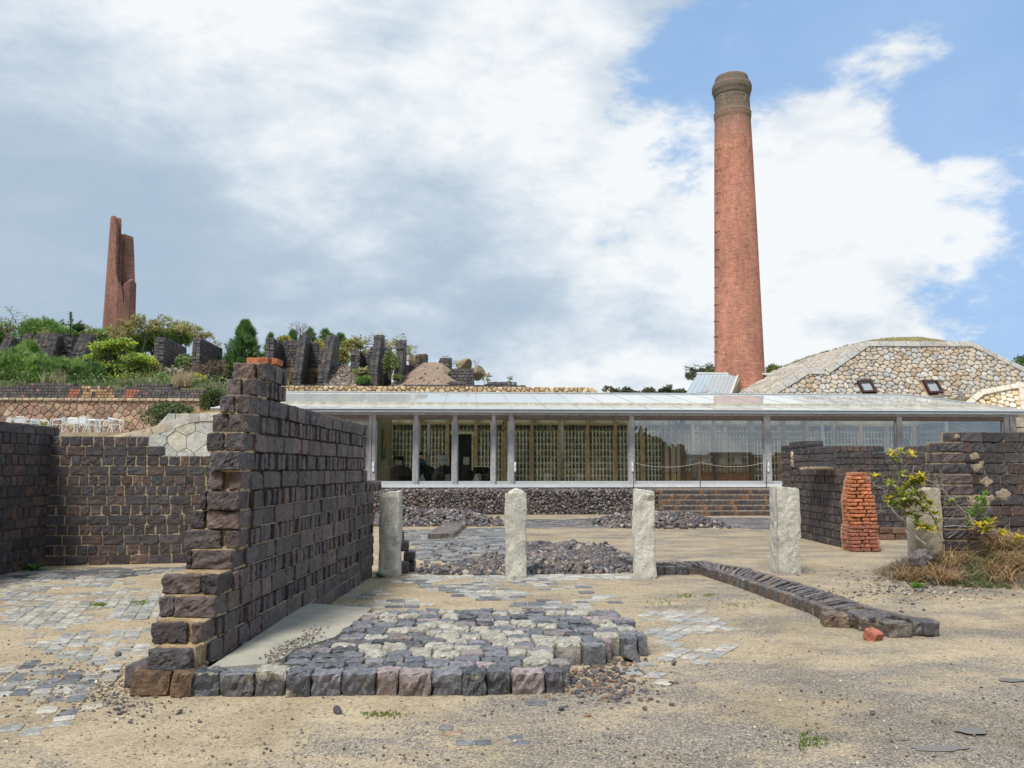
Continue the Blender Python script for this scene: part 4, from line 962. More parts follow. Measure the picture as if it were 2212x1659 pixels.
def heap(label, pts, hfun, n_, s0, s1, name='rubble_heap', y0=0., flatz=0.):
    poly = [p[:2] for p in pts]; lo = np.min(poly, 0); hi = np.max(poly, 0); mb = MB(); k_ = 0; tries = 0
    ce = np.mean(poly, 0)
    while k_ < n_ and tries < n_*8:
        tries += 1; q = np.array([rng.uniform(lo[0], hi[0]), rng.uniform(lo[1], hi[1])])
        ed = min(np.linalg.norm(np.cross(np.append(b_-a, 0), np.append(q-a, 0)))/max(np.linalg.norm(b_-a), 1e-6) for a, b_ in zip(poly, poly[1:]+poly[:1]))
        if not inpoly(q, poly):
            if rng.random() > .04 or not (lo[0]-.3 < q[0] < hi[0]+.3): continue
            ed = 0
        k_ += 1; h = hfun(ed)*(1+.25*math.sin(q[0]*2.3+q[1]*1.7)); s_ = rng.uniform(s0, s1)*(1.5 if rng.random() < .05 else 1)
        rock(mb, (q[0], q[1], h+s_*rng.uniform(-.2, .35)), s_, pick(RUB), ROCKS)
    # dark fill
    m = 5
    for sc_, zz_ in ((1.0, .0), (.8, .5), (.55, .8), (.25, 1.)): pass
    return props(mb.build(name, M_RUBBLE), label, 'rubble heap', kind='stuff')
hA = [G(*p) for p in ((900, 1239), (960, 1228), (1010, 1213), (1130, 1206), (1140, 1176), (1200, 1180), (1300, 1187), (1368, 1205), (1385, 1236), (1250, 1240), (1100, 1243), (960, 1243))]
heap('long low heap of dark slag lumps between the second and third stone posts', hA, lambda e: min(e*.22, .12), 5600, .035, .080)
hB_ = [G(*p) for p in ((800, 1138), (1090, 1137), (1075, 1128), (1000, 1122), (862, 1118), (790, 1122))]
heap('apron of slag lumps spilling from the foot of the rubble wall on the left', hB_, lambda e: min(e*.3, .40), 2600, .045, .095)
for _ in range(1): pass
mbk = MB()
hC = [G(*p) for p in ((1275, 1133), (1340, 1141), (1480, 1143), (1572, 1139), (1545, 1130), (1440, 1123), (1330, 1122), (1285, 1126))]
heap('flat heap of dark slag lumps at the foot of the brick steps', hC, lambda e: min(e*.3, .22), 1500, .045, .10)
# the steps
sx0 = xb+.02; sx1 = YP(1692, 1060, YW)[0]+3.2; nst = 5; hs = (ztop_+.03)/nst
STC = [(.055, .045, .045), (.07, .055, .05), (.09, .065, .055), (.13, .075, .045), (.06, .055, .062), (.20, .10, .05), (.075, .062, .058)]
root = empty('brick_steps', ((sx0+sx1)/2, YW, 0), 'flight of five dark brick steps leading up to the glass front', 'steps')
for i in range(nst):
    mb = MB(); y0_ = YW-1.0+i*.27; x = sx0
    while x < sx1:
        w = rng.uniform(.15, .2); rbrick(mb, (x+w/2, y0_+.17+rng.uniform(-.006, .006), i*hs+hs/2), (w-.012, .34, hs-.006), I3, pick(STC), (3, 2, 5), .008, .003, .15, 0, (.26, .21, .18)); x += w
    box2(mb, (sx0, y0_+.03, i*hs), (sx1, 32.9, (i+1)*hs-.02), (.26, .2, .14)); mb.build('step', M_BRICK, root)
# little upturned row of bricks lying on the far paving
mb = MB(); a = G(925, 1164); b_ = G(960, 1140)
for t in np.linspace(0, 1, 12):
    q = a+(b_-a)*t; rbrick(mb, (q[0]+.3, q[1], .07), (.62, .24, .14), rotz(.05), pick(KC), (5, 3, 3), .012, .006, .4)
props(mb.build('brick_row', M_COBBLE), 'short raised row of dark bricks lying on the far paving behind the first post', 'brick row')
# ------------------------------------------------------------------ the glass pavilion
YF, YE, YR, YK = 33.0, 32.2, 40.9, 39.9
fx = lambda px, Y=YF: float(YP(px, 960, Y)[0])
zs = float(YP(1007, 1047, YF)[2]); zg = float(YP(1007, 904, YF)[2]); ze = float(YP(1007, 884, YE)[2]); zr = float(YP(1007, 850.5, YR)[2]); zh = float(YP(1007, 893, YF)[2])
xl_e = float(YP(459, 880, YE)[0]); xr_e = float(YP(2209, 880, YE)[0]); xr_r = float(YP(1965, 850, YR)[0]); xl_w = fx(470); xr_w = fx(2193)
pav = empty('glass_pavilion', (5, YF, zs), 'long single storey pavilion with full height sliding glass and a shallow milky glass roof', 'building')
GREY = (.33, .32, .33); GREYL = (.50, .50, .52)
# floor, plinth
mb = MB(); box2(mb, (xl_w, YF-.25, zs-.35), (xr_w, YK+6, zs-.03), (.42, .38, .33)); mb.build('floor', M_PLASTER, pav)
mb = MB(); box2(mb, (xl_w, YF-.34, zs-.10), (xr_w, YF-.253, zs+.015), (.62, .65, .68)); mb.build('sill', M_METAL, pav)
# roof: front slope in separate panes, right hip, back slope
pw = 1.335; sl = (zr-ze)/(YR-YE); kx = (xr_e-xr_r)
roof = MB(); thick = .012
def pane(mb, pts):
    p = np.array(pts, float)+np.array([0, 0, .03]); n_ = len(p); mb.add(p, t=[[0, i, i+1] for i in range(1, n_-1)])
x0 = xl_e; fx0 = fx(1104)-pw*30
joints = [fx0+pw*i for i in range(60)]; joints = [x for x in joints if xl_e+.3 < x < xr_e-.3]; edges = [xl_e]+joints+[xr_e]
def rz(y): return ze+(y-YE)*sl
for a, b_ in zip(edges[:-1], edges[1:]):
    a2, b2 = a+.009, b_-.009
    def topy(x): return YR if x <= xr_r else YE+(YR-YE)*(xr_e-x)/kx
    ya, yb = topy(a2), topy(b2)
    pts = [(a2, YE, rz(YE)), (b2, YE, rz(YE)), (b2, yb, rz(yb)), (a2, ya, rz(ya))] if not (a2 < xr_r < b2) else [(a2, YE, rz(YE)), (b2, YE, rz(YE)), (b2, yb, rz(yb)), (xr_r, YR, zr), (a2, YR, zr)]
    pane(roof, pts)
YBK = YR+(YR-YE)
pane(roof, [(xr_e, YE, ze), (xr_e, YBK, ze), (xr_r, YR, zr)]); pane(roof, [(xr_e, YBK, ze), (xl_e, YBK, ze), (xl_e, YR, zr), (xr_r, YR, zr)])
ro = roof.build('roof', M_ROOF, pav)
mb = MB()
for x in joints:
    yt = YR if x <= xr_r else YE+(YR-YE)*(xr_e-x)/kx
    bar(mb, (x, YE, rz(YE)+.022), (x, yt, rz(yt)+.022), .022, .03, (.22, .24, .25))
mb.build('roof_joint', M_METAL, ro)
mb = MB(); bar(mb, (xl_e, YR, zr+.06), (xr_r, YR, zr+.06), .12, .05, (.45, .48, .5)); bar(mb, (xr_r, YR, zr+.06), (xr_e, YE, ze+.06), .05, .04, (.55, .58, .58)); mb.build('ridge_cap', M_METAL, ro)
mb = MB(); box2(mb, (xl_e-.03, YE-.12, ze-.13), (xr_e+.03, YE-.01, ze+.01), (.26, .29, .32)); box2(mb, (xl_e-.03, YE-.15, ze-.01), (xr_e+.03, YE-.12, ze+.03), (.62, .66, .69))
box2(mb, (xr_e-.02, YE, ze-.1), (xr_e+.05, YBK, ze), (.5, .53, .55)); mb.build('gutter', M_METAL, pav)
mb = MB()
xx = [xl_e+.1, fx(1030), fx(1420), fx(1760), xr_e-.1]
for a, b_ in zip(xx[:-1], xx[1:]): box2(mb, (a+.006, YE+.15, zh-.10), (b_-.006, YE+.33, ze-.14), np.array((.27, .265, .28))*rng.uniform(.85, 1.15))
mb.build('eaves_beam', M_WOODG, pav)
mb = MB(); box2(mb, (xl_w, YF-.1, zg), (xr_w, YF+.1, zh+.02), (.16, .12, .11)); mb.build('door_head', M_WOODG, pav)
mb = MB()
x = sx1+.02
for r_ in range(5):
    x = sx1+.02
    while x < xr_w+.4:
        w = rng.uniform(.3, .4); rbrick(mb, (x+w/2, YW+.3, .1+r_*.2), (w-.02, .3, .185), I3, pick(STC), (3, 2, 2), .012, .005, .2); x += w
box2(mb, (sx1+.02, YW+.44, 0), (xr_w+.4, 33.1, ztop_-.03), (.12, .1, .09)); mb.build('plinth', M_BRICK, pav)
# posts
def upright(px0, px1, name='post', y0=YF-.14, y1=YF+.08, col=GREY, z1=None):
    mb = MB(); box2(mb, (fx(px0), y0, zs), (fx(px1), y1, z1 or zh+.02), np.array(col)*rng.uniform(.9, 1.1)); return mb.build(name, M_WOODG, pav)
for a, b_ in ((894, 903.5), (978, 987.5), (1062, 1070), (1099, 1109.5), (1359, 1369), (1649, 1663), (1936, 1947)): upright(a, b_)
upright(797, 803); upright(804, 812); upright(2168, 2178); upright(2180, 2193)
# sliding panes, each a sash with its glass
def sash(px0, px1, handle=None, hcol=(.75, .76, .76)):
    x0, x1 = fx(px0), fx(px1); y0, y1 = YF-.03, YF+.03; fw = .045
    mb = MB(); c = (.42, .43, .45)
    box2(mb, (x0, y0, zs+.0), (x1, y1, zs+.14), c); box2(mb, (x0, y0, zg-.05), (x1, y1, zg), (.25, .22, .20))
    box2(mb, (x0, y0, zs+.141), (x0+fw, y1, zg-.051), c); box2(mb, (x1-fw, y0, zs+.141), (x1, y1, zg-.051), c)
    f = mb.build('sliding_door', M_METAL, pav)
    g_ = MB(); box2(g_, (x0+fw, YF-.006, zs+.14), (x1-fw, YF+.006, zg-.05)); gz = g_.build('pane', M_GLASS, f)
    if handle:
        h_ = MB(); xh = fx(handle); box2(h_, (xh-.035, YF-.19, 1.65-.55+.45), (xh+.035, YF-.142, 1.65-.55+.82), hcol); box2(h_, (xh-.012, YF-.195, 1.65+.05), (xh+.012, YF-.185, 1.65+.12), (.1, .1, .1)); h_.build('handle', M_ALU, f)
for a, b_, h in ((812, 894, 808), (903.5, 978, None), (987.5, 1062, None), (1070, 1099, None), (1109.5, 1359, 1112), (1369, 1649, 1364), (1663, 1936, 1655), (1947, 2168, None)): sash(a, b_, h)
# boarded wall at the left
mb = MB(); z = zs
while z < zg+.2:
    box(mb, ((fx(640)+fx(796))/2, YF, z+.09), (fx(796)-fx(640), .03, .17), rotx(.08), np.array((.40, .36, .33))*rng.uniform(.7, 1.15)); z += .18
mb.build('board_wall', M_WOODG, pav)
# inner partition walls of boards / glass
xi = fx(812); mb = MB(); z = zs
while z < zg+.25:
    box2(mb, (xi-.10, YF+.1, z), (xi, YK, z+.185), np.array((.42, .37, .27))*rng.uniform(.93, 1.05)); z += .19
mb.build('inner_board_wall', M_WOOD, pav)
xp = fx(1104)
mb = MB(); TW = (.36, .26, .15)
for y in (YF+.3, YF+2.2, YF+4.3, YK-.1): box2(mb, (xp-.05, y-.05, zs), (xp+.05, y+.05, zg+.25), TW)
for z in (zs+.05, zg-.1, zg+.25): box2(mb, (xp-.04, YF+.3, z-.05), (xp+.04, YK, z+.05), TW)
pf_ = mb.build('partition_frame', M_WOOD, pav)
mb = MB(); box2(mb, (xp-.005, YF+.35, zs+.1), (xp+.005, YK-.15, zg-.15)); mb.build('partition_glass', M_GLASS, pf_)
# back wall of upright slag blocks in pale mortar, with its wooden uprights
zbk = float(YP(1007, 917.5, YK)[2]); xk0 = xi; xk1 = xr_w
mb = MB(); box2(mb, (xk0, YK+.06, zs-.02), (xk1, YK+.3, zbk), (.88, .84, .62))
cols_x = [3.10+pw*i for i in range(-5, 15)]; doorx = (float(YP(1187*0+971, 950, YK)[0]), float(YP(1019, 950, YK)[0]))
door2 = (float(YP(1942, 950, YK)[0]), float(YP(1966, 950, YK)[0])); door3 = (float(YP(1970, 950, YK)[0]), float(YP(1992, 950, YK)[0]))
zd = float(YP(1007, 938, YK)[2])
BW = [(.08, .076, .066), (.11, .10, .08), (.06, .062, .06), (.14, .115, .085), (.09, .085, .078), (.05, .052, .052), (.15, .125, .09)]
nr_ = 9; hb = (zbk-zs)/nr_
for r_ in range(nr_):
    z0 = zbk-(r_+1)*hb
    for i in range(-6, 15):
        a = cols_x[0]+pw*(i+5)+.09; b_ = a+pw-.18; a = max(a, xk0+.03)
        nb = 7
        for j in range(nb):
            x0_ = a+(b_-a)*j/nb; x1_ = a+(b_-a)*(j+1)/nb; cx = (x0_+x1_)/2
            if cx < xk0+.05 or cx > xk1: continue
            if doorx[0]-.05 < cx < doorx[1]+.05 and z0+.1 < zd: continue
            if (door2[0] < cx < door2[1] or door3[0] < cx < door3[1]) and z0+.1 < zd-.15: continue
            rbrick(mb, (cx, YK+.04, z0+hb/2), ((x1_-x0_)-.048, .1, hb-.06), I3, pick(BW), (3, 1, 4), .035, .003, .25)
bw = mb.build('block_wall', M_BRICKF, pav)
mb = MB(); box2(mb, (doorx[0], YK-.005, zs), (doorx[1], YK+.055, zd), (.012, .011, .010)); mb.build('dark_doorway', M_DARK, bw)
for q in (door2, door3):
    mb = MB(); box2(mb, (q[0], YK-.005, zs), (q[1], YK+.055, zd-.15), (.05, .07, .085)); mb.build('dark_doorway', M_DARK, bw)
mb = MB(); box2(mb, (doorx[0]-.08, YK-.03, zs), (doorx[0], YK+.03, zd+.06), (.55, .46, .28)); box2(mb, (doorx[1], YK-.03, zs), (doorx[1]+.08, YK+.03, zd+.06), (.55, .46, .28)); box2(mb, (doorx[0], YK-.028, zd), (doorx[1], YK+.03, zd+.06), (.55, .46, .28)); mb.build('door_frame', M_WOOD, bw)
for x in cols_x:
    if x < xk0 or x > xk1: continue
    mb = MB(); w = .075; box2(mb, (x-w, YK-.14, zs), (x+w, YK-.01, zr-.3), np.array((.40, .29, .17))*rng.uniform(.85, 1.1)); mb.build('column', M_WOOD, pav)
mb = MB(); box2(mb, (xk0, YK-.10, zbk+.005), (xk1, YK+.05, zbk+.09), (.42, .31, .17)); box2(mb, (xk0, YK+.1, zbk+.09), (xk1, YK+.2, zr-.2), (.55, .53, .40)); mb.build('upper_panel', M_PLASTER, pav)
# right end wall inside, running towards the viewer
mb = MB(); xe = fx(2172)+.2
z = zs
YE0 = YF+.3
for r_ in range(10):
    y = YE0
    while y < YK-.1:
        w = rng.uniform(.3, .42); rbrick(mb, (xe, y+w/2, z+hb*.95/2), (.12, w-.03, hb-.05), I3, pick([(.12, .12, .12), (.15, .15, .14), (.10, .11, .12)]), (2, 3, 3), .03, .004, .2); y += w
    z += hb*.93
box2(mb, (xe+.05, YE0, zs), (xe+.2, YK, z), (.55, .54, .44)); mb.build('end_wall', M_BRICKF, pav)
# steel columns with forked braces
for x in (-1.5-.03, 3.88, 9.28, 14.7, 20.0):
    if x > xr_w-.3: continue
    mb = MB(); box2(mb, (x-.055, YF+.95, zs), (x+.055, YF+1.06, zbk-.02), (.45, .45, .40)); box2(mb, (x-.075, YF+.93, zs), (x+.075, YF+1.08, zs+.26), (.22, .26, .30))
    for s_ in (-1, 1): bar(mb, (x+s_*.04, YF+1, zbk-.06), (x+s_*.62, YF+1, zbk+.42), .035, .045, (.16, .17, .19))
    mb.build('steel_column', M_METAL, pav)
mb = MB(); box2(mb, (xl_w, YF+.93, zbk+.43), (xr_w, YF+1.07, zbk+.60), (.50, .47, .38))
for x in cols_x:
    if x > xl_w: bar(mb, (x, YF+.1, zh+.1), (x, YR-.3, zr-.22), .07, .12, (.45, .36, .22))
mb.build('roof_timber', M_WOOD, pav)
# stone wall piece to the right of the pavilion
mb = MB(); q0 = YP(2196, 1000, YF+.6); box2(mb, (q0[0], q0[1]+.05, 0), (q0[0]+3, q0[1]+.5, 3.9), (.22, .18, .13))
for r_ in range(9):
    x = q0[0]
    while x < q0[0]+3:
        w = rng.uniform(.5, .9); rbrick(mb, (x+w/2, q0[1], .2+r_*.42), (w-.02, .3, .40), I3, pick([(.40, .36, .27), (.36, .34, .28), (.44, .38, .28)]), (4, 2, 3), .03, .01, .2); x += w
props(mb.build('stone_wall', M_STONE), 'coursed tan stone wall just right of the glass pavilion corner', 'wall')

# ------------------------------------------------------------------ things inside and in front of the pavilion
def armchair(px, Y, rz_, label, w=.72):
    X = fx(px, Y); root = empty('armchair', (X, Y, zs-.03), label, 'chair', 'dark woven armchairs inside the glass'); Rm = rotz(rz_); c = np.array([X, Y, zs-.03])
    T = lambda v: np.array(v)@Rm.T+c
    mb = MB(); n_ = 13
    for i in range(n_):
        a = math.pi*(-.08+1.16*i/(n_-1)); p = (math.cos(a)*w*.46, math.sin(a)*w*.42); hgt = .52+.28*math.sin(max(0, min(math.pi, a)))
        a2 = math.pi*(-.08+1.16*min(i+1, n_-1)/(n_-1))
        if i == n_-1: break
        p2 = (math.cos(a2)*w*.46, math.sin(a2)*w*.42); h2 = .52+.28*math.sin(max(0, min(math.pi, a2)))
        P_ = [T((p[0], p[1], .05)), T((p2[0], p2[1], .05)), T((p2[0]*1.08, p2[1]*1.08, h2)), T((p[0]*1.08, p[1]*1.08, hgt))]
        nrm = np.array([p[0], p[1], 0]); nrm = nrm/np.linalg.norm(nrm)*.045
        prism(mb, P_, nrm@Rm.T, (.035, .03, .028))
    mb.build('backrest', M_WICKER, root)
    mb = MB(); rbrick(mb, T((0, -.02, .30)), (w*.8, w*.74, .26), Rm, (.045, .04, .036), (6, 6, 3), .05, .002, 0); mb.build('seat', M_WICKER, root)
    return root
armchair(870, 34.0, 0.4, 'dark woven armchair nearest the boarded inner wall behind the left glass', .85)
armchair(923, 33.9, 2.9, 'dark woven armchair just right of the first glass post from the left', .75)
armchair(955, 34.6, -2.6, 'dark woven armchair left of the white notice board')
armchair(1003, 35.5, 2.8, 'dark woven armchair in front of the black doorway')
armchair(1042, 34.8, .3, 'dark woven armchair right of the black doorway')
def table(px0, px1, Y, zt_, label):
    x0, x1 = fx(px0, Y), fx(px1, Y); zt2 = float(YP(1007, zt_, Y)[2]); root = empty('table', ((x0+x1)/2, Y, zs-.03), label, 'table')
    mb = MB(); box2(mb, (x0, Y-.35, zt2-.04), (x1, Y+.35, zt2), (.62, .62, .55)); mb.build('tabletop', M_PLASTER, root)
    for sx in (x0+.06, x1-.06):
        for sy in (-.3, .3): mb = MB(); box2(mb, (sx-.02, Y+sy-.02, zs-.03), (sx+.02, Y+sy+.02, zt2-.041), (.05, .05, .05)); mb.build('leg', M_METAL, root)
table(896, 938, 35.2, 1006.5, 'pale topped table at which the person in blue sits')
table(1024, 1060, 35.2, 1006.5, 'pale topped table at the right beside the glazed partition')
# bookshelf
Yb_ = 39.3; x0, x1 = fx(851, Yb_), fx(874, Yb_); zb0, zb1 = zs-.03, float(YP(1007, 985, Yb_)[2]); root = empty('bookshelf', ((x0+x1)/2, Yb_, zs-.03), 'low brown bookshelf with pale books against the block wall at the left', 'shelf')
mb = MB(); c = (.16, .10, .055); box2(mb, (x0, Yb_-.2, zb0), (x0+.04, Yb_+.2, zb1), c); box2(mb, (x1-.04, Yb_-.2, zb0), (x1, Yb_+.2, zb1), c); box2(mb, (x0+.041, Yb_-.2, zb1-.04), (x1-.041, Yb_+.2, zb1), c)
box2(mb, (x0+.041, Yb_+.16, zb0), (x1-.041, Yb_+.2, zb1-.041), (.03, .025, .02)); 
for z in (zb1-.48, zb1-.92): box2(mb, (x0+.041, Yb_-.19, z-.03), (x1-.041, Yb_+.159, z), c)
mb.build('case', M_WOOD, root)
for k_ in range(9):
    x = x0+.06+k_*.035; hh_ = rng.uniform(.24, .33); mb = MB(); box2(mb, (x, Yb_-.16, zb1-.479), (x+.028, Yb_+.02, zb1-.48+hh_), [(.7, .72, .7), (.35, .5, .5), (.6, .68, .66), (.5, .5, .5)][k_ % 4])
    props(mb.build('book', M_PLASTER), ['white', 'teal', 'pale green', 'grey'][k_ % 4]+' upright book, '+['first', 'second', 'third', 'fourth', 'fifth', 'sixth', 'seventh', 'eighth', 'last'][k_]+' from the left on the low shelf', 'book', 'books on the low shelf')
# wall picture (a blue green board with a torn wooden shape)
xw = xi+.02; ya, yb = YF+2.1, YF+3.4; za, zb_ = float(YP(832, 991, YF+2.2)[2]), float(YP(832, 928, YF+2.6)[2])
root = empty('wall_picture', (xw, (ya+yb)/2, za), 'tall wooden relief with a teal lower part hanging on the boarded inner wall', 'picture')
mb = MB(); box2(mb, (xw, ya, za), (xw+.05, yb, za+.55), (.06, .15, .16)); box2(mb, (xw, ya, za+.551), (xw+.05, yb, zb_), (.10, .075, .05)); mb.build('board', M_WOOD, root)
mb = MB()
for i in range(9):
    y = ya+.1+(yb-ya-.2)*i/8; z0 = za+.15+.35*abs(math.sin(i*1.9))+.12*i; box2(mb, (xw+.051, y-.07, z0), (xw+.09+.03*(i % 3), y+.065, zb_-.04-.12*(i % 4 == 1)), np.array((.55, .38, .20))*rng.uniform(.8, 1.2))
mb.build('wood_relief', M_WOOD, root)
# notices
def textobj(s, size, loc, rotx_, mat, parent=None, name='lettering'):
    cu = bpy.data.curves.new(name, 'FONT'); cu.body = s; cu.size = size; cu.align_x = 'CENTER'; cu.extrude = .001
    tmp = bpy.data.objects.new('tmp_text', cu); COL.objects.link(tmp); dg = bpy.context.evaluated_depsgraph_get(); me = bpy.data.meshes.new_from_object(tmp.evaluated_get(dg))
    bpy.data.objects.remove(tmp); o = bpy.data.objects.new(name, me); COL.objects.link(o); me.materials.clear(); me.materials.append(mat); o.rotation_euler = (rotx_, 0, 0)
    if parent is not None: o.parent = parent; o.location = tuple(np.array(loc)-np.array(parent.location))
    else: o.location = loc
    return o
Mx, t, b, o = newmat('ink'); b.inputs['Base Color'].default_value = (.06, .06, .06, 1); M_INK = Mx
Yn = 33.5; x0, x1 = fx(949, Yn), fx(965, Yn); z0, z1 = float(YP(1007, 1003, Yn)[2]), float(YP(1007, 983, Yn)[2])
root = empty('notice_board', ((x0+x1)/2, Yn, zs-.03), 'white closed notice on a thin black stand behind the second glass pane', 'sign')
mb = MB(); box2(mb, (x0, Yn-.01, z0), (x1, Yn+.01, z1), (.82, .84, .82)); mb.build('sheet', M_PLASTER, root)
mb = MB(); box2(mb, (x0-.02, Yn+.011, z0-.04), (x0, Yn+.03, z1+.02), (.03, .03, .03)); box2(mb, (x1, Yn+.011, z0-.04), (x1+.02, Yn+.03, z1+.02), (.03, .03, .03)); box2(mb, (x0-.02, Yn+.011, z1), (x1+.02, Yn+.03, z1+.03), (.03, .03, .03)); box2(mb, ((x0+x1)/2-.012, Yn+.012, zs-.03), ((x0+x1)/2+.012, Yn+.03, z0), (.03, .03, .03)); box2(mb, (x0, Yn-.1, zs-.03), (x1, Yn+.2, zs-.015), (.03, .03, .03)); mb.build('stand', M_METAL, root)
textobj('Closed', .075, ((x0+x1)/2, Yn-.013, z1-.20), math.pi/2, M_INK, root)
for i, wdt in enumerate((.10, .16, .18, .15)):
    mb = MB(); zq_ = z1-.07-(0 if i == 0 else .14+.05*i); box2(mb, ((x0+x1)/2-wdt/2, Yn-.0125, zq_-.01), ((x0+x1)/2+wdt/2, Yn-.011, zq_), (.3, .32, .34)); mb.build('print_line', M_DARK, root)
Yn = 37.5; x0, x1 = fx(1001, Yn), fx(1014, Yn); z0, z1 = float(YP(1007, 1004, Yn)[2]), float(YP(1007, 987, Yn)[2])
root = empty('notice_board', ((x0+x1)/2, Yn, zs-.03), 'dim grey notice on a stand inside the black doorway opening', 'sign')
mb = MB(); box2(mb, (x0, Yn-.01, z0), (x1, Yn+.01, z1), (.30, .30, .28)); mb.build('sheet', M_PLASTER, root); mb = MB(); box2(mb, ((x0+x1)/2-.012, Yn+.012, zs-.03), ((x0+x1)/2+.012, Yn+.03, z0), (.03, .03, .03)); mb.build('stand', M_METAL, root)
for px, lb in ((913, 'small white cone on the floor behind the second glass pane'), (1028, 'small white cone on the floor behind the third glass pane')):
    X = fx(px, YF+.5); mb = MB(); lathe(mb, (X, YF+.5, zs-.03), [(0.0, .0), (.19, 0), (.19, .02), (.02, .44), (0, .45)], 4, (.80, .80, .76)); props(mb.build('white_cone', M_PLASTER, origin=(X, YF+.5, zs-.03)), lb, 'cone', 'white cones behind the glass')
# seated person in a blue jacket, head in hand
def skinned(name, joints, edges_, mat, parent=None, sub=1, rootv=0):
    me = bpy.data.meshes.new(name); me.from_pydata([j[0] for j in joints], edges_, []); o = bpy.data.objects.new(name, me); COL.objects.link(o)
    md = o.modifiers.new('skin', 'SKIN'); sd = o.modifiers.new('sub', 'SUBSURF'); sd.levels = sub; sd.render_levels = sub
    sv = me.skin_vertices[0].data if me.skin_vertices else None
    if sv is None:
        import bmesh; bm = bmesh.new(); bm.from_mesh(me); bm.verts.layers.skin.verify(); bm.to_mesh(me); bm.free(); sv = me.skin_vertices[0].data
    for i, j in enumerate(joints): sv[i].radius = (j[1], j[1]*j[2] if len(j) > 2 else j[1]); sv[i].use_root = (i == rootv)
    bpy.context.view_layer.update(); dg = bpy.context.evaluated_depsgraph_get(); m2 = bpy.data.meshes.new_from_object(o.evaluated_get(dg)); o.modifiers.clear(); o.data = m2; m2.materials.clear(); m2.materials.append(mat)
    at = m2.color_attributes.new('Col', 'FLOAT_COLOR', 'POINT')
    for p_ in m2.polygons: p_.use_smooth = True
    if parent is not None: o.parent = parent
    return o
def setcol(o, fn):
    at = o.data.color_attributes['Col']
    for i, v in enumerate(o.data.vertices): at.data[i].color = tuple(fn(v.co))+(1,)
Yp_ = 35.9; Xp = fx(906, Yp_); zseat = zs-.03+.45
per = empty('person', (Xp, Yp_, zs-.03), 'seated person in a dark blue jacket leaning the head on one hand at the table', 'person')
J = [((0, 0, .50), .15), ((0, -.03, .72), .14, 1.3), ((0, -.10, .95), .15, 1.4), ((.02, -.17, 1.06), .06), ((.06, -.22, 1.17), .095), ((.07, -.23, 1.27), .08),
     ((-.19, -.12, .97), .06), ((-.24, -.25, .78), .05), ((-.05, -.42, .77), .04), ((.03, -.47, .77), .028),
     ((.20, -.13, .97), .06), ((.28, -.35, .79), .05), ((.20, -.36, 1.02), .036), ((.16, -.33, 1.12), .028),
     ((-.11, -.15, .50), .09), ((-.13, -.48, .49), .065), ((-.13, -.46, .10), .045), ((-.13, -.58, .05), .04), ((.11, -.15, .50), .09), ((.13, -.48, .49), .065), ((.13, -.46, .10), .045), ((.13, -.58, .05), .04)]
E = [(0, 1), (1, 2), (2, 3), (3, 4), (4, 5), (2, 6), (6, 7), (7, 8), (8, 9), (2, 10), (10, 11), (11, 12), (12, 13), (0, 14), (14, 15), (15, 16), (16, 17), (0, 18), (18, 19), (19, 20), (20, 21)]
bd = skinned('body', J, E, M_CLOTH, per)
def pc(co):
    if co.z > 1.07 or (co.y < -.41 and co.z > .7 and co.x < .1) : return (.50, .30, .22)
    return (.03, .05, .13) if co.z > .52 else (.03, .03, .04)
setcol(bd, pc)
mb = MB(); v, t = IC2; v = v*np.array([.105, .12, .10]); v = v[:]; mb.add(v+np.array([Xp+.06, Yp_-.19, zs-.03+1.26]), t=t, col=(.012, .010, .010)); mb.build('hair', M_CLOTH, per, smooth=True)
mb = MB()
for i in range(5):
    a = np.array([Xp+.15-.012*i, Yp_-.335, zs-.03+1.12]); tube(mb, [a, a+np.array([-.012, .0, .05]), a+np.array([-.03, .03, .085-.008*abs(i-2)])], [.010, .009, .006], 5, (.50, .30, .22))
mb.build('hand', M_SKIN, per)
# wooden house frame standing inside on the right
Yh = 35.3
hs_ = empty('wooden_house_frame', (fx(1540, Yh), Yh, zs-.03), 'dark timber room with lattice screens and pale sliding doors standing inside the pavilion', 'timber room')
hx = lambda px, Y=Yh: fx(px, Y)
hz_ = lambda py, Y=Yh: float(YP(1400, py, Y)[2])
DW = (.17, .11, .08)
def hbx(name, x0, x1, y0, y1, z0, z1, c, mat=None):
    mb = MB(); box2(mb, (x0, y0, z0), (x1, y1, z1), np.array(c)*rng.uniform(.9, 1.1)); return mb.build(name, mat or M_WOOD, hs_)
for a, b_ in ((1471, 1481), (1541, 1547), (1619, 1628), (1690, 1698), (1735, 1742)): hbx('post', hx(a), hx(b_), Yh, Yh+.18, zs-.03, hz_(903), DW)
for a, b_, Y in ((1430, 1436, Yh+2.6), (1445, 1449, Yh+1.7), (1460, 1464, Yh+.9)): hbx('post', fx(a, Y), fx(b_, Y), Y, Y+.12, zs-.03, hz_(905), DW)
for a, b_ in ((917, 921), (933, 938), (946, 949)): hbx('beam', hx(1481)+.002, hx(1742), Yh+.05, Yh+.14, hz_(b_), hz_(a), DW)
for p0, p1, z in ((1474, 1432, 916), (1474, 1432, 945)): 
    mb = MB(); a = (hx(p0), Yh+.1, hz_(z)); b_ = (fx(p1, Yh+2.6), Yh+2.6, hz_(z+1)); bar(mb, a, b_, .08, .12, DW); mb.build('beam', M_WOOD, hs_)
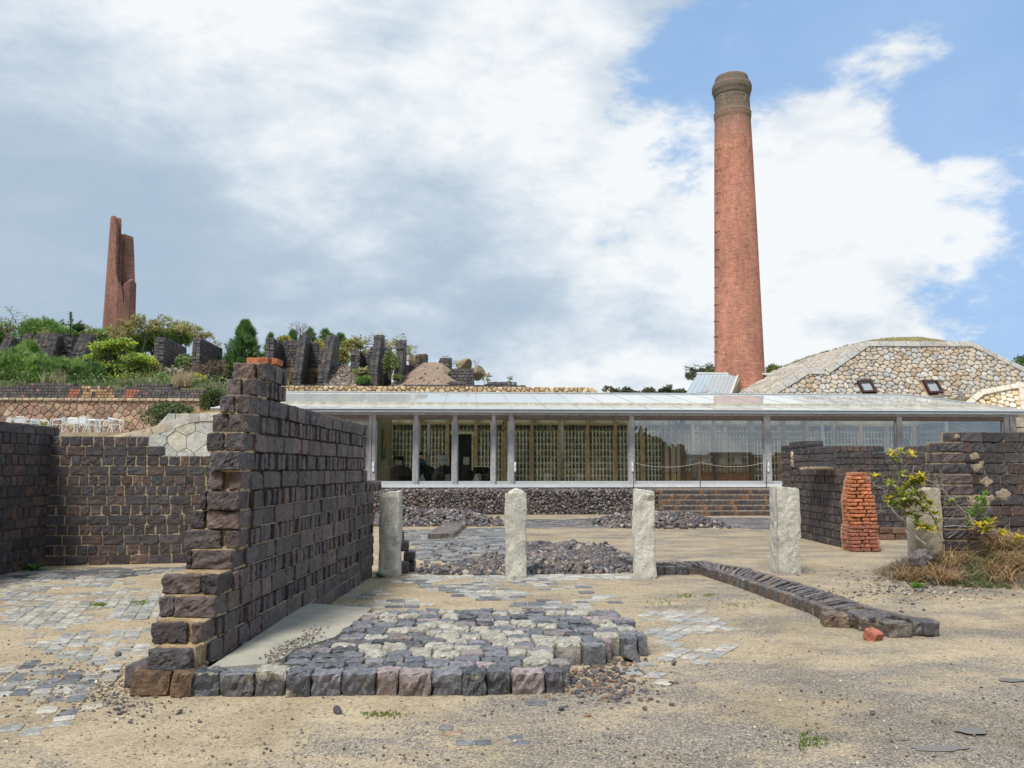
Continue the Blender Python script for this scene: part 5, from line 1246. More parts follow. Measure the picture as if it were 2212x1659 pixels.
# lower boards, lattice, slat screens, pale doors
for a, b_ in ((1482, 1508), (1513, 1541), (1548, 1582), (1584, 1618)):
    hbx('lower_panel', hx(a), hx(b_), Yh+.06, Yh+.12, zs+.03, hz_(1022), (.34, .165, .08))
    hbx('rail', hx(a), hx(b_), Yh+.04, Yh+.14, hz_(1021.5), hz_(1019.5), (.26, .15, .07))
    mb = MB(); n_ = int((hx(b_)-hx(a))/.045)
    for i in range(n_):
        x = hx(a)+(hx(b_)-hx(a))*(i+.5)/n_; box2(mb, (x-.008, Yh+.07, hz_(1019.4)), (x+.008, Yh+.09, hz_(1004)), (.38, .23, .12))
    mb.build('lattice', M_WOOD, hs_)
    mb = MB(); n_ = int((hx(b_)-hx(a))/.07)
    for i in range(n_):
        x = hx(a)+(hx(b_)-hx(a))*(i+.5)/n_; box2(mb, (x-.022, Yh+.60, hz_(1004)), (x+.022, Yh+.62, hz_(952)), (.58, .48, .36))
    mb.build('slat_screen', M_WOOD, hs_)
for a, b_ in ((1486, 1502), (1522, 1539), (1560, 1575), (1593, 1610)): hbx('paper_door', hx(a), hx(b_), Yh+.50, Yh+.53, hz_(1003.5), hz_(977), (.58, .55, .48), M_PLASTER)
for i, (p0, Y0, p1, Y1) in enumerate(((1472, Yh+.1, 1461, Yh+.9), (1460, Yh+1., 1449, Yh+1.7), (1446, Yh+1.8, 1437, Yh+2.5))):
    mb = MB(); a = np.array([fx(p0, Y0), Y0, 0]); b_ = np.array([fx(p1, Y1), Y1, 0]); u = (b_-a); n_ = np.array([.03, 0, 0])
    prism(mb, [a+ZUP*(zs+.0), b_+ZUP*(zs+.0), b_+ZUP*hz_(1023), a+ZUP*hz_(1023)], n_, (.62, .45, .22)); mb.build('light_board', M_WOOD, hs_)
    mb = MB(); prism(mb, [a+ZUP*hz_(1021), b_+ZUP*hz_(1021), b_+ZUP*hz_(950), a+ZUP*hz_(950)], n_, (.55, .48, .42)); mb.build('paper_door', M_PLASTER, hs_)
hbx('bench', hx(1632), hx(1742), Yh+.2, Yh+.7, hz_(1022), hz_(1018), (.38, .23, .12)); hbx('beam', hx(1630), hx(1745), Yh-.06, Yh+.04, hz_(943), hz_(938), (.16, .12, .10))
# iron stakes with the sagging rope before the glass
sp_ = []
for px, zt_, lb in ((1370, 1000, 'leftmost'), (1514, 999, 'middle'), (1657, 998, 'rightmost')):
    b0 = YP(px-1.5, 1053, 31.6); tp = YP(px, zt_, 31.6); b0[2] = max(b0[2], ztop_-.1); mb = MB(); tube(mb, [b0, tp], .018, 6, (.07, .05, .045)); 
    if lb != 'x':
        ring = [tp+np.array([math.cos(a)*.035, 0, math.sin(a)*.04+.03]) for a in np.linspace(0, 6.28, 9)]; tube(mb, ring, .008, 4, (.07, .05, .045), False)
    props(mb.build('iron_stake', M_IRON, origin=b0), '%s of the three thin iron stakes carrying the rope before the glass' % lb, 'stake', 'iron stakes before the glass front'); sp_.append(tp)
mb = MB()
for a, b_ in zip(sp_[:-1], sp_[1:]):
    pts = [a+(b_-a)*t-ZUP*.34*4*t*(1-t)*.5 for t in np.linspace(0, 1, 13)]; tube(mb, pts, .008, 5, (.42, .41, .38))
props(mb.build('rope', M_CLOTH), 'pale rope sagging between the iron stakes before the glass front', 'rope')

# ------------------------------------------------------------------ chimney
Pc = DP(1597.5, 805, 56.0); ax = Pc[:2]
def zat(py, px=1585): 
    d = ray(px, py); t = float((ax-CAMP[:2])@FH[:2])/float(d@FH); return float(CAMP[2]+d[2]*t)
def radat(wpx, py): P_ = np.array([ax[0], ax[1], zat(py)]); return wpx/2*camdepth(P_)/F*1.0
ch = empty('chimney', (ax[0], ax[1], 2.0), 'tall round red brick chimney with a sooty moulded top', 'chimney')
z_b = 2.0; prof = []
for py, w in ((1000, 112), (805, 105), (700, 100), (500, 90), (350, 82), (262, 76)): prof.append((radat(w, py), (zat(py) if py < 1000 else z_b)-z_b))
rt = prof[-1][0]; zr_ = prof[-1][1]
mb = MB(); lathe(mb, (ax[0], ax[1], z_b), prof, 72); ob = mb.build('shaft', M_CHIM, ch, smooth=True)
zq = lambda py: zat(py)-z_b
prof = [(rt, zr_-.001), (radat(78.5, 250), zq(256)), (radat(79, 245), zq(246)), (rt*.985, zq(243)), (rt*.97, zq(212)), (radat(77, 208), zq(209)), (radat(79, 204), zq(204)), (radat(83.5, 198), zq(198)), (radat(84, 190), zq(190)), (radat(82, 187), zq(187)), (radat(80, 184), zq(184)), (radat(72, 181), zq(183)), (radat(70, 170), zq(172)), (radat(67, 168), zq(169)), (rt*.62, zq(169)), (rt*.55, zq(200)), (0, zq(200))]
mb = MB(); lathe(mb, (ax[0], ax[1], z_b), prof, 72); mb.build('moulded_top', M_CHIM, ch, smooth=False)
for py in (331, 376, 425, 466, 507, 545, 582, 625, 662, 697, 730, 762):
    z = zat(py, 1560); rr_ = np.interp(z-z_b, [p[1] for p in [(0, 0)]+[(0, 0)]][:1]+[0], [0, 0]) if False else None
    R_ = np.interp(py, [262, 350, 500, 700, 805], [radat(76, 262), radat(82, 350), radat(90, 500), radat(100, 700), radat(105, 805)])
    xq = (DP(1561, py, 56-R_)[0]); dx = xq-ax[0]; a = math.asin(max(-.98, min(.98, dx/R_))); p0 = np.array([ax[0]+R_*math.sin(a), ax[1]-R_*math.cos(a), z]); dr = np.array([math.sin(a), -math.cos(a), 0])
    mb = MB(); s_ = np.array([math.cos(a), math.sin(a), 0])*.14
    tube(mb, [p0-s_, p0-s_+dr*.2, p0+s_+dr*.2, p0+s_], .022, 5, (.05, .03, .025)); mb.build('rung', M_IRON, ch)
# pale repaired cracks, lying on the brick
mb = MB()
def onshaft(px, py):
    R_ = np.interp(py, [200, 262, 350, 500], [radat(74, 212), radat(76, 262), radat(82, 350), radat(90, 500)])+.012
    d = ray(px, py); d2 = d[:2]; o = CAMP[:2]-ax; A_ = d2@d2; B_ = 2*o@d2; C_ = o@o-R_*R_; di = B_*B_-4*A_*C_
    if di < 0: return None
    t = (-B_-math.sqrt(di))/(2*A_); return CAMP+d*t
def z8(x, y): return (2700+x/1.276)/1.8517, (250+y/1.276)/1.8517
for pl_, cl in (([(266, 112), (268, 150)], 0), ([(225, 165), (245, 165), (245, 188), (252, 188), (262, 235), (275, 232), (282, 255)], 0), ([(253, 185), (300, 155), (362, 160), (352, 200), (340, 205), (338, 235), (325, 262), (322, 305)], 0), ([(240, 275), (252, 310), (245, 360), (238, 400), (240, 440)], 0), ([(250, 318), (310, 310), (312, 348), (368, 352), (376, 400), (368, 470)], 0), ([(266, 438), (255, 475), (268, 490)], 1), ([(275, 436), (335, 424)], 1), ([(368, 440), (366, 472)], 1)):
    pts = []
    for (a, b_), (c_2, d_) in zip(pl_[:-1], pl_[1:]):
        for t in np.linspace(0, 1, 7)[:-1]:
            q = onshaft(*z8(a+(c_2-a)*t+rng.uniform(-2, 2), b_+(d_-b_)*t))
            if q is not None: pts.append(q)
    if len(pts) > 2: tube(mb, pts, .014 if cl == 0 else .035, 4, (.50, .38, .31) if cl == 0 else (.50, .34, .13))
mb.build('repaired_crack', M_PLASTER, ch)

# ------------------------------------------------------------------ ruined chimney on the hill
Pr = DP(257, 705, 80.); axr = Pr[:2]; bz = 10.0
def zatr(py): d = ray(257, py); t = float((axr-CAMP[:2])@FH[:2])/float(d@FH); return float(CAMP[2]+d[2]*t)
mb = MB(); ns_ = 128; Rb = 33*80/F*1.0; zt0 = zatr(472)
def top(a):                                 # a: angle from the viewer, 0 front, + right
    a = (a+math.pi) % (2*math.pi)-math.pi; d_ = math.degrees(a)
    pts = [(-180, 505), (-125, 507), (-120, 500), (-114, 478), (-110, 472), (-50, 473), (-42, 486), (-36, 495), (-30, 512), (-28, 560), (-24, 595), (-14, 612), (5, 622), (25, 616), (42, 609), (60, 603), (80, 612), (100, 604), (112, 585), (122, 560), (127, 530), (131, 506), (180, 505)]
    return np.interp(d_, [p[0] for p in pts], [p[1] for p in pts])
angs = np.arange(ns_)/ns_*2*math.pi; cam_a = math.atan2(-axr[1], -axr[0])
lev = 60; z1s = []
vo = []; vi = []
jag = rng.uniform(-3, 3, ns_)
for i, a in enumerate(angs):
    zt_ = zatr(top(a) + (jag[i//2] if abs(math.degrees((a+math.pi) % (2*math.pi)-math.pi)) < 170 else 0)); z1s.append(zt_)
def rad_oct(a, z):
    a = a+.2
    t = (z-bz)/(zt0-bz); base = Rb*(1.08-.24*t); sect = (a % (math.pi/4))-math.pi/8; return base*.96/math.cos(sect)*.97+base*.0
q = []; V = []; nz2 = 24
for i, a in enumerate(angs):
    ca, sa = math.cos(cam_a+a), math.sin(cam_a+a)
    for j in range(nz2+1):
        z = bz+(z1s[i]-bz)*j/nz2; r_ = rad_oct(a, z); V.append([axr[0]+r_*ca, axr[1]+r_*sa, z])
    for j in range(nz2+1):
        z = z1s[i]-(z1s[i]-bz)*j/nz2; r_ = max(.22, rad_oct(a, z)-(.40+1.0*max(0., -math.cos(a))**.7)); V.append([axr[0]+r_*ca, axr[1]+r_*sa, z])
m2 = 2*(nz2+1)
for i in range(ns_):
    k_ = (i+1) % ns_
    for j in range(m2-1): q.append([i*m2+j, k_*m2+j, k_*m2+j+1, i*m2+j+1])
mb.add(np.array(V), q, col=(.3, .1, .1)); rc_ = mb.build('ruined_chimney', M_CHIM2, origin=(axr[0], axr[1], bz)); props(rc_, 'broken open red brick chimney stump with a tall jagged left edge on the wooded hill', 'chimney')
mb = MB()
for pl_ in ([(244, 605), (244, 618), (239, 640), (232, 655), (230, 668)], [(262, 612), (266, 630), (267, 660)]):
    pts = []
    for (a, b_), (c_2, d_) in zip(pl_[:-1], pl_[1:]):
        for t in np.linspace(0, 1, 5)[:-1]:
            px, py = a+(c_2-a)*t, b_+(d_-b_)*t; pts.append(DP(px+rng.uniform(-.7, .7), py, 80-Rb*math.sqrt(max(0, 1-((px-258)/34.)**2))*.93))
    tube(mb, pts, .05, 4, (.012, .01, .01))
mb.build('crack', M_DARK, rc_)
# ------------------------------------------------------------------ light hood of metal beside the chimney
Yd = 50.0; hd = empty('roof_hood', (YP(1560, 830, Yd)[0], Yd, 4.), 'grey standing seam metal hood with a concrete opening below the big chimney', 'roof hood')
def YQ(px, py, Y): return YP(px, py, Y)
mb = MB(); bl = YQ(1481, 852, Yd); br_ = YQ(1577, 852, Yd); tr_ = YQ(1594, 808, Yd+4.); tl_ = YQ(1507, 808, Yd+4.)
prism(mb, [bl-ZUP*.6, br_-ZUP*.6, br_, tr_, tl_, bl], (0, .3, -.2), (.5, .55, .6)); mb.build('metal_slope', M_SEAM, hd)
mb = MB()
for i in range(11):
    t = i/10; a = bl+(br_-bl)*t; b_ = tl_+(tr_-tl_)*t; bar(mb, a+np.array([0, -.02, .03]), b_+np.array([0, -.02, .03]), .014, .02, (.42, .47, .50))
mb.build('seam', M_METAL, hd)
mb = MB(); a = YQ(1505, 806, Yd+4); b_ = YQ(1670, 808, Yd+4); bar(mb, a, b_, .15, .12, (.62, .62, .60)); bar(mb, tr_+np.array([.05, 0, 0]), br_+np.array([.05, 0, 0]), .1, .15, (.58, .57, .53)); mb.build('edge_trim', M_METAL, hd)
mb = MB(); p = [YQ(1578, 850, Yd+.2), YQ(1598, 812, Yd+3.9), YQ(1612, 828, Yd+6), YQ(1598, 852, Yd+5)]; prism(mb, p, (.1, .05, -.05), (.33, .29, .21))
p = [YQ(1598, 812, Yd+4.2), YQ(1668, 812, Yd+4.2), YQ(1668, 829, Yd+5.5), YQ(1612, 829, Yd+5.5)]; prism(mb, p, (0, .3, 0), (.30, .27, .20))
mb.build('concrete_reveal', M_PLASTER, hd)
mb = MB(); p = [YQ(1606, 856, Yd+5.8), YQ(1612, 829, Yd+5.6), YQ(1670, 829, Yd+5.6), YQ(1670, 856, Yd+5.8)]; prism(mb, p, (0, .2, 0), (.05, .04, .035)); mb.build('dark_opening', M_DARK, hd)
# ------------------------------------------------------------------ the stone clad mound (museum)
Y0 = 47.0; P0 = YP(1800, 870, Y0); slope = math.radians(58); nf = np.array([0, -math.sin(slope), math.cos(slope)])   # faces the viewer and the sky
def PLN(px, py, P=P0, n_=nf):
    d = ray(px, py); return CAMP+d*(float((P-CAMP)@n_)/float(d@n_))
uf = np.array([1., 0, 0]); vf = np.array([0, math.cos(slope), math.sin(slope)])
def to2(P): q = P-P0; return np.array([q@uf, q@vf])
def fm(u, v, h): return P0+uf*u+vf*v+nf*h
moundb = empty('stone_building', (P0[0], P0[1], 1.), 'sloping stone clad building like a mound with a grassy top behind the glass roof', 'building')
out = [(1640, 870), (1662, 848), (1738, 800), (1779, 801), (1867, 741), (2097, 741), (2212, 797), (2330, 860), (2330, 900), (1640, 900)]
o2 = [to2(PLN(*p)) for p in out]; FS = [(0.427, 0.371, 0.297), (0.456, 0.406, 0.339), (0.388, 0.332, 0.265), (0.466, 0.426, 0.371), (0.398, 0.386, 0.371), (0.427, 0.346, 0.254), (0.417, 0.366, 0.307), (0.359, 0.346, 0.339), (0.369, 0.277, 0.191), (0.436, 0.376, 0.297), (0.407, 0.356, 0.286)]
lo = np.min(o2, 0); hi = np.max(o2, 0)
w1 = [to2(PLN(*p)) for p in ((1850, 824), (1893, 824), (1852, 850), (1900, 850))]; w2 = [to2(PLN(*p)) for p in ((1992, 824), (2035, 824), (1997, 853), (2043, 853))]
holes = [(min(w[i][0] for i in range(4))+.1, w[2][1]-.3, max(w[i][0] for i in range(4))-.1, w[0][1]-.02) for w in (w1, w2)]
mb = MB(); prism(mb, [fm(*p, -.02) for p in o2[:1]+o2[1:]], -nf*.4, (.22, .175, .12)); 
masonry(mb, fm, lo, hi, .31, FS, .46, 0., 1.2, .016, .09, .05, 1, o2, holes); mb.build('stone_face', M_STONE, moundb)
# left flank
F0 = [PLN(1662, 848), PLN(1867, 741)]
nearL = [PLN(1630, 868), PLN(1662, 848), PLN(1738, 800), PLN(1779, 801), PLN(1867, 741)]
farL = [YP(1545, 862, Y0+9), YP(1577, 846, Y0+9), YP(1662, 807, Y0+9), YP(1745, 775, Y0+9.5), YP(1836, 748, Y0+10)]
nl = resample(np.array([p[:2] for p in nearL]), 5) if False else None
def lerp_path(P, t):
    P = np.array(P); l_ = np.linspace(0, 1, len(P)); return np.array([np.interp(t, l_, P[:, i]) for i in range(3)])
def flank(u, v, h):
    a = lerp_path(nearL, min(1, max(0, u))); b_ = lerp_path(farL, min(1, max(0, u))); return a+(b_-a)*min(1.05, max(0, v))+np.array([-.55, -.2, .8])*h
mb = MB()
def flm(u, v, h): return flank(u/9., v/11., h)
qd = []; vv = []
for i in range(25):
    for j in range(9): vv.append(flank(i/24, j/8, -.03))
for i in range(24):
    for j in range(8): qd.append([i*9+j, i*9+j+1, (i+1)*9+j+1, (i+1)*9+j])
mb.add(vv, qd, col=(.34, .28, .2)); masonry(mb, flm, (0, 0), (9, 11), .42, FS[:5], .36, 0, 1.1, .03, .09, .05, 1, None); mb.build('stone_flank', M_STONE, moundb)
# coping
cop = [(1630, 868), (1662, 846), (1738, 799), (1779, 800), (1867, 740), (2097, 741), (2212, 797), (2330, 862)]
mb = MB()
for a, b_ in zip(cop[:-1], cop[1:]):
    A_, B_ = PLN(*a), PLN(*b_); l_ = np.linalg.norm(B_-A_); n_ = max(1, round(l_/.85)); u = (B_-A_)/l_; inn = np.cross(nf, u); inn = inn if inn[2] < 0 or (abs(inn[2]) < 1e-6) else -inn
    if inn@vf > 0: inn = -inn
    wd = .40
    for i in range(n_):
        s0, s1 = l_*i/n_, l_*(i+1)/n_; c = A_+u*(s0+s1)/2+inn*wd*.5+nf*.03; rbrick(mb, c, (s1-s0-.02, wd, .26), np.stack([u, np.cross(nf, u), nf], 1), pick([(.37, .365, .345), (.34, .335, .32), (.39, .375, .34), (.37, .34, .30)], .92, 1.08), (3, 2, 2), .02, .006, .05)
mb.build('coping', M_STONE, moundb)
# windows
for i, w in enumerate((((1850, 824), (1881, 824), (1893, 849), (1863, 850)), ((1992, 824), (2023, 824), (2036, 850), (2006, 852)))):
    fr_ = MB(); P4 = [PLN(*p) for p in w]; depth = np.array([0, .9, 0])
    outer = P4; c = sum(P4)/4; inner = [c+(p-c)*.74 for p in P4]
    for k_ in range(4):
        j = (k_+1) % 4; prism(fr_, [outer[k_]+nf*.16, outer[j]+nf*.16, inner[j]+nf*.16, inner[k_]+nf*.16], -nf*.5, (.055, .022, .022))
    fo = fr_.build('window', M_WOOD, moundb)
    g_ = MB(); prism(g_, [p+nf*.02 for p in inner], -nf*.02, (.30, .33, .36)); g_.build('pane', M_WATER if False else M_METAL, fo)
    g_ = MB(); a = inner[1]+nf*.04; b_ = inner[2]+nf*.04; bar(g_, a-np.array([.12, 0, 0]), b_-np.array([.12, 0, 0]), .05, .03, (.42, .43, .42)); bar(g_, inner[0]+nf*.05, inner[1]+nf*.05, .05, .03, (.42, .43, .42)); g_.build('sash_bar', M_METAL, fo)
# turf dome on top
mb = MB(); domp = [(1775, 790), (1836, 746), (1880, 735), (1930, 729), (1985, 728), (2030, 735), (2062, 742), (2100, 744), (2200, 800)]
ft = [PLN(1779, 803), PLN(1850, 752), PLN(1890, 742), PLN(1930, 742), PLN(1980, 742), PLN(2030, 742), PLN(2060, 742), PLN(2095, 742), PLN(2205, 796)]
bt = [YP(*p, Y0+11) for p in domp]; V = []; m_ = len(ft)
for j in range(9):
    t = j/8
    for i in range(m_):
        P_ = ft[i]+(bt[i]-ft[i])*t; P_[2] += .5*math.sin(math.pi*t)*0; V.append(P_+np.array([0, 0, rng.uniform(-.04, .04)]))
for i in range(m_): V.append(bt[i]+np.array([0, 6, -6]))
qd = [[j*m_+i, j*m_+i+1, (j+1)*m_+i+1, (j+1)*m_+i] for j in range(9) for i in range(m_-1)]
mb.add(V, qd, col=(.3, .25, .12)); tf = mb.build('turf_top', M_TURF, moundb, smooth=True)
mb = MB(); n_ = 2600; pts = []
for _ in range(n_):
    i = rng.random()*(m_-1); k_ = int(i); f = i-k_; t = rng.random()**.7; a = ft[k_]+(ft[k_+1]-ft[k_])*f; b_ = bt[k_]+(bt[k_+1]-bt[k_])*f; pts.append(a+(b_-a)*t)
needles(mb, np.array(pts), np.tile([0, 0, 1.], (n_, 1)), .10, shade_cols(n_, [(.34, .28, .13), (.26, .24, .09), (.42, .35, .18)]), 3, .5, .12); mb.build('turf_blades', M_DRY, tf)
# far verge turf line of the flank
n_ = 700; mb = MB(); pts = [lerp_path(farL, rng.random())+np.array([0, rng.uniform(0, .5), rng.uniform(-.1, .08)]) for _ in range(n_)]
needles(mb, np.array(pts), np.tile([0, 0, 1.], (n_, 1)), .2, shade_cols(n_, [(.22, .22, .08), (.30, .27, .12)]), 4, .6, .12); mb.build('turf_verge', M_DRY, moundb)
# second small stone building at the right
Y1 = 40.0; P1 = YP(2200, 890, Y1); n1_ = np.array([0, -math.sin(1.0), math.cos(1.0)]); v1_ = np.array([0, math.cos(1.0), math.sin(1.0)])
q1 = lambda px, py: PLN(px, py, P1, n1_)
def f1(u, v, h): return P1+uf*u+v1_*v+n1_*h
t2 = lambda P: np.array([(P-P1)@uf, (P-P1)@v1_])
sb_ = empty('stone_building', (P1[0], Y1, 1), 'small pale stone clad building corner at the right edge behind the roof hip', 'building')
out = [(2088, 876), (2117, 849), (2170, 837), (2240, 829), (2300, 824), (2300, 900), (2088, 900)]; o3 = [t2(q1(*p)) for p in out]
mb = MB(); prism(mb, [f1(*p, -.02) for p in o3], -n1_*.4, (.4, .32, .22)); masonry(mb, f1, np.min(o3, 0), np.max(o3, 0), .26, [(.66, .52, .36), (.70, .60, .46), (.60, .45, .28), (.72, .64, .52)], .35, .5, 1.5, .02, .08, .04, 1, o3); mb.build('stone_face', M_STONE, sb_)
mb = MB()
for a, b_ in (((2084, 880), (2117, 852)), ((2117, 852), (2180, 839)), ((2180, 839), (2300, 826)), ((2212, 900), (2204, 842))):
    A_, B_ = q1(*a), q1(*b_); l_ = np.linalg.norm(B_-A_); u = (B_-A_)/l_; n_ = max(1, round(l_/.8))
    for i in range(n_): c = A_+u*l_*(i+.5)/n_+n1_*.05; rbrick(mb, c, (l_/n_-.015, .30, .25), np.stack([u, np.cross(n1_, u), n1_], 1), (.62, .56, .47), (2, 2, 2), .02, .004, 0)
mb.build('coping', M_STONE, sb_)
# ground verge and rail fence before the mound
fe = []
root = empty('rail_fence', YP(1980, 870, 44.), 'low wooden rail fence with round grey posts in front of the stone building', 'fence')
for px, yt, yb in ((1945+0, 860, 866), (1757+0, 900, 910)): pass
pp = [(1966+0, 850), (1757, 0)]
fp = [(1999-36+0, 861, 866)]
def z7(x, y): return (3500+x/2.129)/1.8517, (1350+y/2.129)/1.8517
pts = []
for (x, yt, yb) in ((556, 476, 505), (727, 460, 512), (895, 446, 496), (1060, 425, 470)):
    a = YP(*z7(x, yt), 43.5); b_ = YP(*z7(x, yb+25), 43.5); mb = MB(); tube(mb, [b_, a], .10, 8, (.25, .23, .22)); mb.build('post', M_WOODG, root); pts.append(a-ZUP*.12)
mb = MB(); pts = [pts[0]+np.array([-1.2, 0, -.1])]+pts+[pts[-1]+np.array([1, 0, .15])]; tube(mb, pts, .035, 6, (.42, .36, .27)); mb.build('rail', M_WOODG, root)
mb = MB(); p = [YP(*z7(x, y), 44) for x, y in ((480, 520), (720, 516), (900, 495), (1000, 470), (1000, 600), (480, 600))]; prism(mb, p, (0, 1.2, 0)); o_ = mb.build('terrain', M_TURF); props(o_, kind='structure')

# ------------------------------------------------------------------ hill walls
TAN = [(.50, .36, .20), (.56, .42, .25), (.46, .32, .18), (.60, .48, .31), (.44, .28, .15), (.52, .40, .26)]
Yc = 50.0; x0 = YP(560, 840, Yc)[0]; x1 = YP(1318, 840, Yc)[0]; zt2 = YP(900, 834.5, Yc)[2]; zb2 = YP(900, 862, Yc)[2]
mb = MB(); fcp = lambda u, v, h: np.array([u, Yc-h, v]); box2(mb, (x0, Yc, zb2-2), (x1-1.2, Yc+.6, zt2-.02), (.10, .07, .05))
xs_ = YP(1262, 840, Yc)[0]; oc = [(x0, zb2), (x0, zt2), (xs_, zt2), (x1, zt2-.35), (x1+.3, zb2)]
masonry(mb, fcp, (x0, zb2), (x1, zt2), .27, TAN, .33, .3, 1.2, .022, .10, .04, 0, oc)
props(mb.build('stone_retaining_wall', M_STONE), 'long low tan retaining wall of rounded stones showing just above the glass roof', 'wall')
RBC = [(.075, .070, .074), (.095, .085, .085), (.115, .098, .092), (.065, .063, .069), (.14, .112, .095), (.085, .082, .09)]
def farwall(mb, A, B, th, zb, ztopf, bw=.26, bh=.2, pal=RBC, jit=.012, back=True):
    """thick wall of small blocks from A to B (ground points); ztopf(t) is its broken top"""
    A = np.array(A[:2], float); B = np.array(B[:2], float); Lg = np.linalg.norm(B-A); u = (B-A)/Lg; n_ = np.array([-u[1], u[0]])
    Rm = np.stack([np.append(u, 0), np.append(n_, 0), ZUP], 1); nr2 = int((max(ztopf(t) for t in np.linspace(0, 1, 30))-zb)/bh)+1
    for r_ in range(nr2):
        z = zb+r_*bh; t = -bw*.5*(r_ % 2)
        while t < Lg:
            w = bw*rng.uniform(.85, 1.15); a, b_ = max(0, t), min(Lg, t+w); t += w
            if b_-a < .06: continue
            tm = (a+b_)/2/Lg
            if z+bh*.5 > ztopf(tm): continue
            nth = max(1, int(round(th/.27)))
            for q_ in range(nth):
                if 0 < q_ < nth-1 and .5 < t < Lg-.5 and z+2*bh < ztopf(tm): continue
                c = A+u*((a+b_)/2)+n_*((q_+.5)/nth-.5)*th; box(mb, (c[0]+u[0]*rng.uniform(-.03, .03), c[1]+u[1]*rng.uniform(-.03, .03), z+bh/2), (b_-a-.03, th/nth-.03, bh-.028), Rm, pick(pal), jit)
    zz_ = lambda t: max(zb+.1, ztopf(t)-.12); m_ = 14; V = []
    for i in range(m_+1):
        t = i/m_; c = A+u*Lg*min(.99, max(.01, t))
        for s_ in (-1, 1): V.append([*(c+n_*s_*(th/2-.04)), zb]); V.append([*(c+n_*s_*(th/2-.04)), zz_(t)])
    q = []
    for i in range(m_):
        a = i*4; b2 = a+4; q += [[a, b2, b2+1, a+1], [a+2, a+3, b2+3, b2+2], [a+1, b2+1, b2+3, a+3]]
    q += [[0, 1, 3, 2], [m_*4, m_*4+2, m_*4+3, m_*4+1]]; mb.add(V, q, col=(.02, .018, .017))
def pw_(pts): xs_ = [p[0] for p in pts]; zs_ = [p[1] for p in pts]; return lambda t: float(np.interp(t, xs_, zs_))
def frontwall(label, px0, px1, Y, base_py, tops, th=.5, pal=RBC, name='ruined_wall', grp='ruined brick walls on the hill', mat=None, bw=.26, bh=.2):
    """wall facing the viewer: tops = [(px,py)...]"""
    A = YP(px0, base_py, Y); B = YP(px1, base_py, Y); zb = A[2]; f = pw_([((YP(p[0], p[1], Y)[0]-A[0])/(B[0]-A[0]), YP(p[0], p[1], Y)[2]) for p in tops])
    mb = MB(); farwall(mb, A, B, th, zb, f, bw, bh, pal); return props(mb.build(name, mat or M_BRICKF), label, 'ruined wall', grp)
def buttress(label, pa, pb, Ya, Yb, tops, base, th=.55, pal=RBC, bh=.2):
    """wall running back from (px pa, Ya) to (px pb, Yb); tops = [(t,py)...] seen along it, base = (py near, py far)"""
    A = YP(pa, base[0], Ya); B = YP(pb, base[1], Yb); zb = min(A[2], B[2])-.3
    def zt3(t, py):
        P_ = A+(B-A)*t; return YP(1000, py, P_[1])[2]
    f = pw_([(t, zt3(t, py)) for t, py in tops]); mb = MB(); farwall(mb, A, B, th, zb, f, .28, bh, pal)
    return props(mb.build('ruined_wall', M_BRICKF), label, 'ruined wall', 'ruined brick walls on the hill')
buttress('dark slanting ruined wall at the far left edge above the pine bushes', -8, 40, 57, 62, [(0, 785), (.45, 740), (.5, 738), (1, 742)], (790, 785))
buttress('thin dark wall fragment second from the left on the wooded hill', 50, 60, 60, 63, [(0, 760), (.6, 733), (1, 728)], (775, 775))
buttress('broad dark ruined wall with a pale top stone, third from the left on the hill', 84, 118, 57, 63, [(0, 785), (.4, 732), (.5, 730), (1, 730)], (790, 772), 1.4)
frontwall('low crumbling wall joining two ruins left of the broken chimney', 118, 150, 63, 778, [(118, 746), (130, 748), (150, 750)])
buttress('small dark wall stub just right of the low crumbling wall', 140, 156, 61, 64, [(0, 740), (.5, 734), (1, 740)], (770, 768), .8)
buttress('dark slanting wall directly below the broken chimney, behind the yellow bushes', 166, 196, 57, 62, [(0, 770), (.5, 732), (.8, 731), (1, 750)], (795, 780), .8)
def slabwall(label, c0, c1, c2, Y, dY, t0, t1, t2, b0):
    """corner wall: narrow front face c0..c1 then a long side going back to c2"""
    A = YP(c0, b0, Y); B = YP(c1, b0, Y); C = YP(c2, b0, Y+dY); zb = A[2]; mb = MB()
    th = B[0]-A[0]; u = (C-B)[:2]; u = u/np.linalg.norm(u); nn = np.array([-u[1], u[0]])
    A2 = B[:2]+nn*th/2; B2 = C[:2]+nn*th/2; f = pw_([(0, YP(c1, t0, Y)[2]), (.08, YP(c1, t1, Y)[2]), (1, YP(c2, t2, Y+dY)[2])])
    farwall(mb, A2, B2, th, zb-.3, f); return props(mb.build('ruined_wall', M_BRICKF), label, 'ruined wall', 'ruined brick walls on the hill')
slabwall('tall dark wall with a long side face and pale broken corner, left of the cave opening', 330, 352, 402, 53, 5, 732, 728, 752, 805)
slabwall('tall dark wall with a long side face, right of the cave opening and left of the lone pine', 413, 430, 480, 53, 5, 733, 730, 752, 800)
slabwall('tall dark ruined wall just right of the lone pine, above the red topped brick', 572, 590, 612, 53, 5, 731, 729, 745, 800)
frontwall('wide dark ruined wall between the first two tall buttresses above the glass roof', 600, 652, 57.5, 798, [(600, 740), (612, 741), (615, 738), (630, 738), (640, 732), (652, 733)])
buttress('tall stepped buttress with pale stones along its front edge, second above the glass roof', 640, 662, 51.5, 58, [(0, 815), (.15, 790), (.3, 762), (.42, 735), (.5, 729), (1, 729)], (836, 815), .5)
frontwall('dark ruined wall with a hole and a sloping right side, between the second and third buttresses', 660, 705, 57.5, 798, [(660, 740), (680, 739), (690, 750), (700, 770), (705, 782)])
